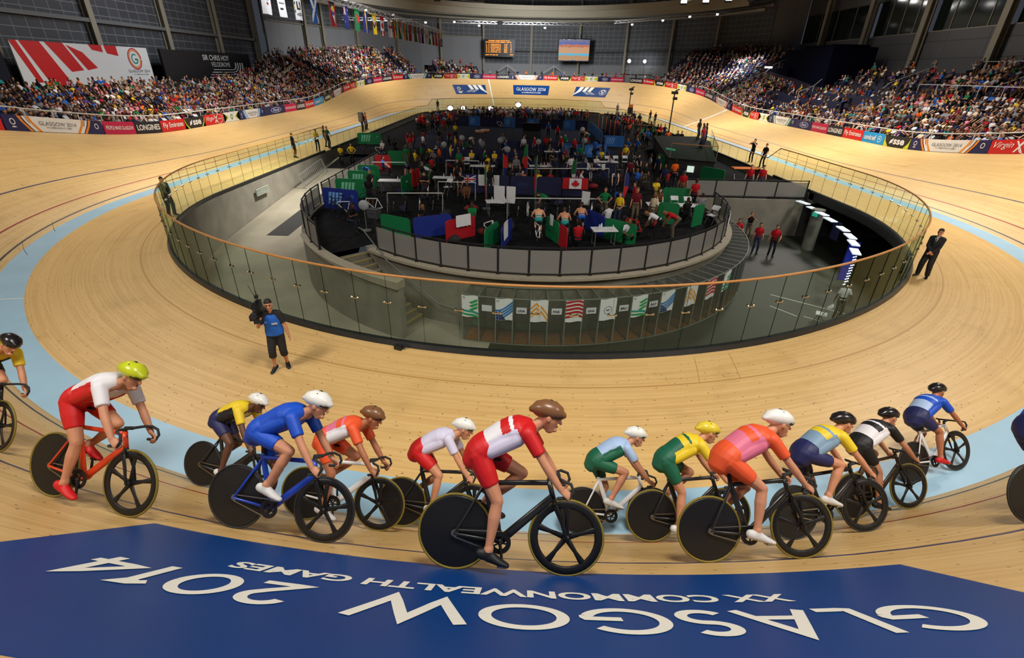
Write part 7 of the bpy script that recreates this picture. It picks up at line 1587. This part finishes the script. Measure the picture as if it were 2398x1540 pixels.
for p, pose, col, face, l, bare in [
 ((.1, 21.5), 'bike', 'teal', FAR, 'bare backed rider in pale shorts standing at a bike, centre near pits', True), ((1.25, 21.15), 'bike', 'teal', FAR, 'bare backed rider in pale blue shorts bent over a bike by the short red board', True), ((2.1, 22.2), 'bike', 'blue', FAR, 'bare backed rider in bright blue shorts bent over a bike', True),
 ((3.5, 23.2), 'sit', 'white', (-.4, 1), 'seated team member in a white jersey right of the bare backed riders', False), ((4.2, 24.2), 'relaxed', 'yellow', (-.6, -.6), 'team member in a yellow top and shorts standing in the right front pits', False), ((3.6, 25.1), 'hips', 'green', NEAR, 'team member in a green top beside the one in yellow, right front pits', False),
 ((5.1, 24.6), 'stand', 'maroon', NEAR, 'team member in a maroon tracksuit standing in the right front pits', False), ((5.9, 24.2), 'stand', 'cream', (-.7, -.5), 'man in a long cream shirt standing in the right front pits', False), ((5.6, 22.1), 'bend', 'white', (-.8, .3), 'person draped in a white towel leaning by the near fence', False), ((4.1, 21.3), 'squat', 'white', NEAR, 'person with a white towel round the neck crouching at the near fence', False),
 ((6.5, 22.4), 'bend', 'red', LFT, 'team member in a red top bending over by the right near fence', False), ((1.75, 20.1), 'sit', 'red', FAR, 'person in a red and black top seated with back to the near fence', False), ((9.0, 27.6), 'stand', 'red', FAR, 'official in a red jacket with white shoulders, back turned, at the right pit fence', False), ((9.1, 30.2), 'stand', 'red', (.3, 1), 'official in a red jacket behind the one at the right pit fence', False), ((9.6, 33.9), 'stand', 'orange', FAR, 'person in a bright orange safety vest at the right of the pits', False), ((8.6, 32.6), 'stand', 'navy', NEAR, 'person in navy standing among bikes at the right of the pits', False),
 ((-8.9, 26.4), 'shorts', 'black', FAR, 'mechanic in black shirt and shorts standing beside the bright blue board', False), ((-10.9, 33.0), 'bend', 'blue', NEAR, 'team member in pale blue and yellow bending near the green boards', False), ((-8.7, 22.3), 'sit_lean', 'black', (.8, -.4), 'bald man in black seated reading a paper by the left fence', False), ((-5.0, 22.3), 'sit_lean', 'black', LFT, 'man in black seated in front of the blue board with the wheel', False), ((-15.9, 42.6), 'stand', 'yellow', NEAR, 'team member in a yellow top and green trousers on the ramp, left one', False), ((-15.1, 43.0), 'hips', 'yellow', NEAR, 'team member in a yellow top and green trousers on the ramp, right one', False),
 ((-13.0, 45.2), 'sit', 'white', NEAR, 'team member in a white and green tracksuit seated at the top of the ramp', False), ((6.0, 57.4), 'stand', 'white', FAR, 'person in a white top standing on the clear floor', False), ((6.6, 57.0), 'bend', 'teal', LFT, 'bare backed athlete bending on the clear floor', True), ((2.4, 60.4), 'stand', 'blue', NEAR, 'person in a blue top right of the monitor desk', False), ((3.3, 57.8), 'stand', 'red', NEAR, 'person in a red top right of the monitor desk', False), ((-8.9, 51.2), 'stand', 'black', FAR, 'person in black standing at the back left of the pits', False), ((-8.1, 53.2), 'bend', 'red', NEAR, 'person in red and white stooping at the back left of the pits', False), ((-7.9, 56.5), 'stand', 'yellow', NEAR, 'person in a yellow and black top on the clear floor, left', False), ((-5.8, 50.0), 'bend', 'white', RGT, 'person in white stooping by the navy boards before the clear floor', False)]:
    person('team_member', p, pose, col, face, l, ZP if p[0] > -14 else -1.05, bare)
auto = []
def crew(p, pose, col, face, zone, z=None, name='team_member'): auto.append((person(name, p, pose, col, face, None, z), col, zone))
R_ = rnd.choice
for x, y, pose, col in [(-10.6, 36.0, 'sit', 'blue'), (-9.6, 39.2, 'stand', 'green'), (-9.0, 39.6, 'sit', 'yellow'), (-8.4, 39.3, 'stand', 'green'), (-7.9, 41.0, 'bend', 'yellow'), (-6.9, 38.4, 'relaxed', 'orange'), (-6.3, 40.3, 'stand', 'yellow'), (-5.2, 38.2, 'sit', 'red'), (-4.6, 39.9, 'sit_arms', 'yellow'), (-3.2, 38.0, 'sit', 'yellow'), (-2.8, 39.8, 'sit_arms', 'yellow'), (-1.6, 35.0, 'bend', 'white'), (-.9, 34.9, 'bend', 'blue'),
 (-.6, 31.6, 'sit', 'orange'), (.4, 31.6, 'sit', 'yellow'), (-.5, 38.3, 'sit', 'orange'), (-1.2, 40.7, 'sit', 'grey'), (-.3, 40.6, 'sit', 'grey'), (-.5, 46.6, 'stand', 'white'), (.5, 46.6, 'relaxed', 'red'), (-2.1, 44.9, 'sit', 'white'), (2.9, 46.9, 'stand', 'red'), (4.0, 45.7, 'stand', 'red'), (6.6, 45.9, 'stand', 'navy'), (5.6, 44.0, 'bend', 'navy'), (3.0, 43.2, 'sit', 'red'), (2.3, 41.6, 'bend', 'navy'), (3.6, 40.3, 'sit', 'navy'), (5.0, 38.5, 'sit', 'white'), (1.7, 35.5, 'bend', 'navy'), (5.3, 32.2, 'bend', 'white'), (4.6, 27.0, 'bend', 'blue'), (5.4, 26.5, 'stand', 'red'), (-3.0, 22.8, 'sit', 'green'), (.7, 26.0, 'bend', 'green'),
 (-6.2, 27.2, 'sit_lean', 'black'), (-4.4, 30.2, 'sit', 'black'), (-3.7, 27.4, 'sit', 'brown'), (-6.9, 31.2, 'stand', 'black'), (-4.9, 33.0, 'stand', 'black'), (-9.9, 30.2, 'sit', 'black'), (-8.3, 33.8, 'bend', 'navy'), (-2.6, 30.0, 'stand', 'black'), (-6.6, 46.0, 'stand', 'yellow'), (-5.6, 46.4, 'sit', 'green'), (-10.5, 45.2, 'stand', 'red'), (-11.3, 47.6, 'stand', 'red'), (-10.8, 48.3, 'stand', 'red'), (-10.2, 50.0, 'crossed', 'red'), (-12.2, 46.4, 'sit', 'black'), (-13.2, 48.4, 'sit', 'black'), (-9.7, 47.0, 'stand', 'white'), (7.8, 24.9, 'sit', 'black'), (8.9, 26.0, 'sit', 'grey'), (7.0, 27.3, 'sit', 'brown'), (9.2, 36.6, 'stand', 'navy'), (7.5, 33.2, 'stand', 'black'), (6.8, 34.6, 'stand', 'maroon'), (8.9, 46.6, 'hips', 'blue'), (9.9, 47.2, 'hips', 'blue')]:
    crew((x, y), pose, col, R_([NEAR, NEAR, FAR, LFT, RGT, (.7, .7), (-.7, -.6)]), 'near pits' if y < 27 else 'front pits' if y < 32.5 else 'middle pits' if y < 42.5 else 'back pits')
for k in range(44):
    x, y = -8.8+17.8*((k*.618+.11) % 1), 29.5+19*((k*.437+.2) % 1)
    crew((x, y), R_(['stand', 'sit', 'sit', 'bend', 'relaxed', 'sit_lean', 'hips']), R_(['black', 'navy', 'black', 'red', 'white', 'yellow', 'blue', 'green', 'grey']), R_([NEAR, NEAR, FAR, LFT, RGT]), 'front pits' if y < 32.5 else 'middle pits' if y < 42.5 else 'back pits')
for k in range(30): crew((-14+rnd.random()*4.5, 60+rnd.random()*18), R_(['stand', 'crossed', 'hips', 'relaxed', 'walk']), R_(['red', 'red', 'red', 'white', 'black', 'navy', 'blue', 'orange']), R_([NEAR, RGT, FAR, (.6, -.8)]), 'far left infield group')
for k in range(36): crew((11.3+rnd.random()*5.2, 53.5+rnd.random()*22), R_(['stand', 'crossed', 'hips', 'relaxed', 'bend']), R_(['red', 'red', 'red', 'black', 'black', 'navy', 'blue', 'orange']), R_([NEAR, LFT, FAR, (-.6, -.8)]), 'far right infield group')
for k in range(26): crew((12.2+rnd.random()*4.2, 76.0+rnd.random()*6.5), R_(['sit', 'stand', 'crossed', 'stand']), R_(['black', 'black', 'black', 'navy', 'red', 'grey']), R_([LFT, NEAR, (-.7, -.6)]), 'far right press deck')
for k in range(112):
    t = rnd.random(); x = -10.5+21.5*t; y = 79.2+rnd.random()*8+1.8*(1-abs(t-.5)*2)
    crew((x, y), R_(['stand', 'crossed', 'phone', 'relaxed', 'hips']), R_(['white', 'white', 'white', 'grey', 'black', 'navy', 'pink', 'blue', 'red', 'cream', 'brown']), R_([NEAR, FAR, LFT, RGT, (.5, -.8)]), 'far media crowd', name='media_crew')
for k in range(14): crew((-10.8+13.5*rnd.random(), 75.4+rnd.random()*2.4), R_(['stand', 'bend', 'relaxed']), R_(['white', 'grey', 'red', 'black', 'navy']), R_([NEAR, FAR]), 'far fence row', name='media_crew')
# people on the glazed deck, the apron and the tunnel floor
for x, y, pose, col, l in [(14.9, 45.0, 'phone', 'blue', 'person in blue shading the eyes on the glazed deck'), (15.3, 46.2, 'stand', 'white', 'person in a white top on the glazed deck'), (14.6, 44.0, 'stand', 'red', 'person in a red top on the glazed deck'), (16.2, 48.0, 'stand', 'black', 'person in a black suit on the glazed deck'), (16.4, 50.6, 'hips', 'black', 'person with a camera at the corner of the glazed deck')]: person('official', (x, y), pose, col, (.6, -.7), l, ZP+1.29)
for (a, w), pose, col, face, l in [((49.8, -3.45), 'phone', 'black', (-.6, -.5), 'photographer in black taking a picture, right straight apron'), ((47.3, -3.6), 'relaxed', 'black', (-.7, -.4), 'bald photographer in a black top and grey trousers, right straight apron'), ((202.2, -3.3), 'shorts', 'navy', (.5, .6), 'photographer in a navy top and camouflage shorts behind the left glass'), ((198.9, -3.9), 'crossed', 'yellow', (.6, -.7), 'coach in a yellow top and green trousers with folded arms, left apron'), ((196.0, -3.5), 'stand', 'black', (.7, .3), 'coach in black standing between two green tracksuits, left apron'), ((196.6, -4.0), 'relaxed', 'green', (.8, -.3), 'coach in a green tracksuit leaning on the low rail, left apron'), ((183.2, -3.1), 'stand', 'black', RGT, 'official in black by the low rail beyond the loudspeaker, left one'), ((181.9, -3.0), 'hips', 'black', RGT, 'official in black by the low rail beyond the loudspeaker, middle one'), ((180.9, -2.9), 'stand', 'orange', RGT, 'official in orange by the low rail beyond the loudspeaker'), ((147.2, -4.0), 'stand', 'black', NEAR, 'guard in a dark suit behind the far glass at left'), ((101.2, -3.9), 'stand', 'grey', NEAR, 'guard in a grey suit behind the far glass at right'), ((84.5, -3.8), 'crossed', 'black', (-.7, -.6), 'official in a black suit standing by the far right low rail, further one'), ((81.5, -3.8), 'stand', 'black', (-.7, -.6), 'official in a black suit standing by the far right low rail, nearer one')]: person('official', trk(a, w), pose, col, face, l)
for x, y, pose, col, l in [(12.2, 28.3, 'relaxed', 'red', 'volunteer in red partly hidden beside the cages, tunnel floor'), (13.0, 27.3, 'stand', 'red', 'volunteer in a red top standing on the tunnel floor, left of two'), (13.7, 26.8, 'relaxed', 'red', 'fair haired volunteer in a red top on the tunnel floor, right of two'), (13.6, 29.9, 'phone', 'black', 'man in black with a hand to his face before the cross wall'), (12.9, 18.8, 'relaxed', 'white', 'person in a white shirt and black waistcoat walking behind the right glass')]: person('volunteer', (x, y), pose, col, (-.3, -1), l, ZM)
for x, y, l in [(14.3, 33.0, 'official in a red jacket seated beside the orange stretcher, left of two'), (15.0, 32.8, 'official in a red jacket seated beside the orange stretcher, right of two')]: person('official', (x, y), 'stand', 'red', (-.4, -1), l, ZP)
_z = {}
for o, c, zn in auto: _z.setdefault((c, zn), []).append(o)
for (c, zn), os_ in _z.items():
    os_.sort(key=lambda o: o.location.x)
    for i, o in enumerate(os_): o['label'] = f'person in a {c} top in the {zn}' if len(os_) == 1 else f'person in a {c} top in the {zn}, {ORDN[i]} {c} top from left'; o['group'] = 'people of the infield'
# --- standing people behind the far fence
far_ = []
for k in range(44):
    a = 97+60*((k+.5+.7*(rnd.random()-.5))/44); col = R_(['orange', 'black', 'red', 'navy', 'white', 'grey', 'red', 'black', 'lime' if 120 < a < 134 else 'blue'])
    p = off(a, dF(a)+.9+.8*rnd.random(), zF(a)-.12); x, y, nx, ny = base(a); o = person('spectator', p, R_(['stand', 'crossed', 'relaxed', 'hips']), col, (-nx, -ny)); far_.append((o, col))
_z = {}
for o, c in far_: _z.setdefault(c, []).append(o)
for c, os_ in _z.items():
    os_.sort(key=lambda o: o.location.x)
    for i, o in enumerate(os_): o['label'] = f'person in a {c} top standing behind the far bend fence, {ORDN[i]} {c} top from left'; o['group'] = 'people standing behind the far fence'
mb = MB(); r = []
for a in arange(97, 157, 2): r.append([off(a, dF(a)+.5, zF(a)-.12), off(a, dF(a)+3.4, zF(a)-.12), off(a, dF(a)+3.4, zF(a)-3)])
mb.grid(r); struct(mb.build('floor_far_walkway', TREAD))
# --- seated crowd: the nearest are individuals, the rest one mass
SIT = ['sit', 'sit_arms', 'sit_lean', 'sit_back', 'sit_clap', 'sit_shorts']
seats = []
COLW = ['white']*11+['black']*10+['navy']*8+['grey']*8+['red']*4+['blue']*3+['green']*1+['yellow']*1+['orange']*1+['pink']*3+['teal']*1+['purple']*2+['brown']*4+['cream']*4+['maroon']*2
def fill(side, a0, a1, K, dens):
    for k in range(K):
        d = row_pos(side, (a0+a1)/2, k)[0]; rate = max(.35, (off(a0+10, d)-off(a0+11, d)).length); a = a0+rnd.random()*.3
        while a < a1:
            dd, z = row_pos(side, a, k)
            aisle = (a % 13.0) < 1.1
            q_ = off(a, dd, z)
            if 36.3 < q_.x and 69 < q_.y < 84.5 and z > 3.2: a += .6; continue
            if rnd.random() < dens(a, k) and not aisle: seats.append((off(a, dd, z), a, side, k, R_(COLW)))
            a += (.54+.1*rnd.random())/rate
fill('left', 177, 226, NL, lambda a, k: .96 if k < 9 else .75)
fill('left', 158.8, 175, NC, lambda a, k: .95 if k < 11 or a < 168 else .3)
fill('left', 141.5, 158.2, NC, lambda a, k: .93)
fill('left', 132, 138, 7, lambda a, k: .9 if k < a-130 else .2)
tribune = lambda a, k: 3 <= k <= 7 and 62 < a < 84
fill('right', 31, 75.5, NR, lambda a, k: .25 if tribune(a, k) else (.94 if k < 9 else (.8 if a < 58 else .2)))
fill('right', 77.5, 104.5, NR, lambda a, k: .25 if tribune(a, k) else (.95 if a < 100 else .9 if k < 12 else .5))
Minv = cam.matrix_world.inverted(); FX = 17/36
def infr(p):
    q = Minv @ p; 
    return q.z < -1 and abs(q.x/-q.z*FX) < .51 and abs(q.y/-q.z*FX) < .51*1540/2398
cp = cam.matrix_world.translation
vis = sorted([s for s in seats if infr(s[0]+V((0, 0, .9)))], key=lambda s: (s[0]-cp).length)
hero, mass = vis[:254], vis[254:]
def seat_face(a): x, y, nx, ny = base(a); return V((-nx, -ny, 0))
_z = {}
for p, a, side, k, col in hero:
    f = seat_face(a)+V((rnd.uniform(-.2, .2), rnd.uniform(-.2, .2), 0)); o = person('spectator', p-V((0, 0, .02)), R_(SIT), col, f); o['group'] = 'spectators seated in the stands'; _z.setdefault((side, k, col), []).append((abs(a-(224 if side == 'left' else 30)), o))
for (side, k, col), os_ in _z.items():
    os_.sort(key=lambda t: t[0])
    for i, (q, o) in enumerate(os_): o['label'] = f'spectator in {col} top, {ORDN[k]} row of {side} stand' + (f', {ORDN[i]} {col} top from the near end' if len(os_) > 1 else '')
# the mass: light copies with their own colours
low = []
for pz in SIT:
    J = sit_pose(**({} if pz == 'sit' else dict(hand_r=(-.08, .24, .82), hand_l=(.08, .26, .80)) if pz == 'sit_arms' else dict(neck=(0, .16, 1.02), head=(0, .26, 1.17)) if pz == 'sit_lean' else dict(neck=(0, -.1, 1.04), head=(.02, -.06, 1.22)) if pz == 'sit_back' else dict(hand_r=(.04, .30, 1.06), hand_l=(-.04, .30, 1.08)) if pz == 'sit_clap' else dict(trouser=.4)))
    m_ = pmesh(J, .03, ratio=.11); nv, nf = len(m_.vertices), len(m_.polygons); co = np.empty(nv*3); m_.vertices.foreach_get('co', co)
    fv = [tuple(p.vertices) for p in m_.polygons]; mi = np.array([p.material_index for p in m_.polygons]); low.append((co.reshape(-1, 3), fv, mi))
def mass_mesh(name, items):
    vs, loops, starts, tot, cols = [], [], [], [], []; o_ = 0; ls = 0
    sk = [np.array((*c, 1)) for c in SKINS]; hr = [np.array((*s2l(*c), 1)) for c in ((28, 20, 16), (60, 40, 26), (18, 15, 14), (120, 86, 50), (96, 90, 86))]; tr = [np.array((*s2l(*c), 1)) for c in ((22, 24, 34), (40, 50, 78), (18, 18, 20), (96, 86, 70))]; sh = np.array((.01, .01, .01, 1))
    for p, a, side, k, col in items:
        co, fv, mi = low[rnd.randrange(len(low))]; f = seat_face(a); g = rnd.uniform(-.35, .35); f = V((f.x*cos(g)-f.y*sin(g), f.x*sin(g)+f.y*cos(g), 0)); r = V((f.y, -f.x, 0)); s = .94+.12*rnd.random()
        R = np.array(((r.x, f.x, 0), (r.y, f.y, 0), (0, 0, 1)))*s; vs.append(co @ R.T+np.array(p)-np.array((0, 0, .02)))
        S, H, T = sk[rnd.randrange(len(sk))], hr[rnd.randrange(5)], tr[rnd.randrange(4)]; U = np.array(PALL[col])*(.75+.4*rnd.random()); tab = np.stack([S, U, T, H, sh, U, S]); cols.append(tab[mi])
        for q in fv: loops += [x+o_ for x in q]; starts.append(ls); tot.append(len(q)); ls += len(q)
        o_ += len(co)
    me = bpy.data.meshes.new(name); V_ = np.concatenate(vs); me.vertices.add(len(V_)); me.vertices.foreach_set('co', V_.astype(np.float32).ravel()); me.loops.add(len(loops)); me.loops.foreach_set('vertex_index', np.array(loops, dtype=np.int32)); me.polygons.add(len(starts)); me.polygons.foreach_set('loop_start', np.array(starts, dtype=np.int32)); me.update(calc_edges=True)
    at = me.attributes.new('col', 'FLOAT_COLOR', 'FACE'); at.data.foreach_set('color', np.concatenate(cols).astype(np.float32).ravel()); me.polygons.foreach_set('use_smooth', [True]*len(starts)); me.materials.append(MATS.get('crowd colours') or attr_mat('crowd colours')); me.validate(); return me
o = link('spectator_crowd', mass_mesh('spectator_crowd', mass)); tag(o, 'crowd of seated spectators filling the stands beyond the nearest rows', 'crowd', kind='stuff')
# empty purple seats behind every place in the nearest rows
# --- stand fittings: aisle rails, media desks, exit lights
DESK = mat('navy media desk', s2l(16, 18, 48), .7)
for j, (a0, a1, k) in enumerate([(63, 83, 3), (66, 82, 5), (62, 76, 7)]):
    mb = MB(); mid = off((a0+a1)/2, row_pos('right', (a0+a1)/2, k)[0]); rows = []
    for a in arange(a0, a1, 1.5):
        d, z = row_pos('right', a, k); rows.append([off(a, d-.35, z)-mid, off(a, d-.35, z+.85)-mid, off(a, d-.05, z+.85)-mid, off(a, d-.05, z)-mid])
    mb.grid(rows, loop=True); o = mb.build('media_desk', DESK); o.location = mid; tag(o, f'long navy media desk in the right stand, {("lowest", "middle", "highest")[j]} of three', 'desk', 'media desks')
for j, (side, a, k0, k1) in enumerate([('left', 182, 5, 11), ('left', 169, 4, 12), ('left', 149, 3, 12), ('right', 78, 6, 15), ('right', 65, 8, 15), ('right', 52, 9, 15), ('right', 39, 9, 15), ('right', 91, 4, 14), ('right', 103, 4, 14)]):
    m = off(a, row_pos(side, a, k0)[0], row_pos(side, a, k0)[1]); r_ = empty('aisle_rail', m); tag(r_, f'grey aisle rail climbing the {side} stand, {ORDN[j if side == "left" else j-3]} such rail there', 'rail', 'aisle rails'); P = lambda k, h: off(a, row_pos(side, a, k)[0], row_pos(side, a, k)[1]+h)-m
    mb = MB(); mb.sweep([P(k, 1.0) for k in range(k0, k1)], .035, n=6); mb.build('rail', RAILW, r_)
    for k in range(k0, k1, 2): mb = MB(); mb.bar(P(k, 0), P(k, 1.0), .05); mb.build('post', RAILW, r_)
for side, a0, a1, k, l in [('right', 32, 60, 9, 'glazed front rail of the upper right stand'), ('right', 32, 60, 15, 'rear rail along the top of the right stand')]:
    m = off((a0+a1)/2, row_pos(side, 46, k)[0], row_pos(side, 46, k)[1]); r_ = empty('stand_rail', m); tag(r_, l, 'rail'); mb = MB(); mb.sweep([off(a, row_pos(side, a, k)[0]-.5, row_pos(side, a, k)[1]+.95)-m for a in arange(a0, a1, 2)], .03, n=6); mb.build('rail', RAILW, r_)
    for a in arange(a0, a1, 2.4): mb = MB(); p = off(a, row_pos(side, a, k)[0]-.5, row_pos(side, a, k)[1]); mb.bar(p-m, p+V((0, 0, .95))-m, .04); mb.build('post', RAILW, r_)
for (x, y, z), l in [((-37.2, 92.5, 7.2), 'lit white strip light over the left corner stand'), ((36.5, 84, 7.6), 'lit white strip light beside the right media desks')]:
    mb = MB(); mb.box((0, 0, 0), (1.6, .1, .22), .5); o = mb.build('strip_light', mat('white strip lens', (1, 1, .98), .4, emit=6)); o.location = (x, y, z); tag(o, l, 'light')
# camera platform with two bright lamps behind the far fence on the right
r_ = empty('camera_stage', (23.3, 115.2, 5.0)); tag(r_, 'white railed camera stage behind the far fence on the right', 'stage'); mb = MB(); mb.box((0, 0, 1.2), (6.4, 2.0, .15)); mb.build('deck', BLACK, r_); mb = MB()
for x in (-3, -1.5, 0, 1.5, 3): mb.bar((x, -1, -2.5), (x, -1, 2.3), .08)
for z in (1.7, 2.3): mb.bar((-3, -1, z), (3, -1, z), .07)
mb.build('railing', RAILW, r_)
for k, x in enumerate((21.4, 24.6)): r_ = empty('stage_lamp', (x, 115.4, 6.2)); tag(r_, f'bright round lamp on a stand on the far camera stage, {("left", "right")[k]} one', 'lamp'); mb = MB(); mb.bar((0, 0, 0), (0, 0, 2.2), .06); mb.build('stand', BLACK, r_); mb = MB(); mb.ell((0, -.1, 2.5), (.32, .15, .32)); mb.build('lens', mat('bright stage lens', (1, 1, 1), .4, emit=25), r_, smooth=True)
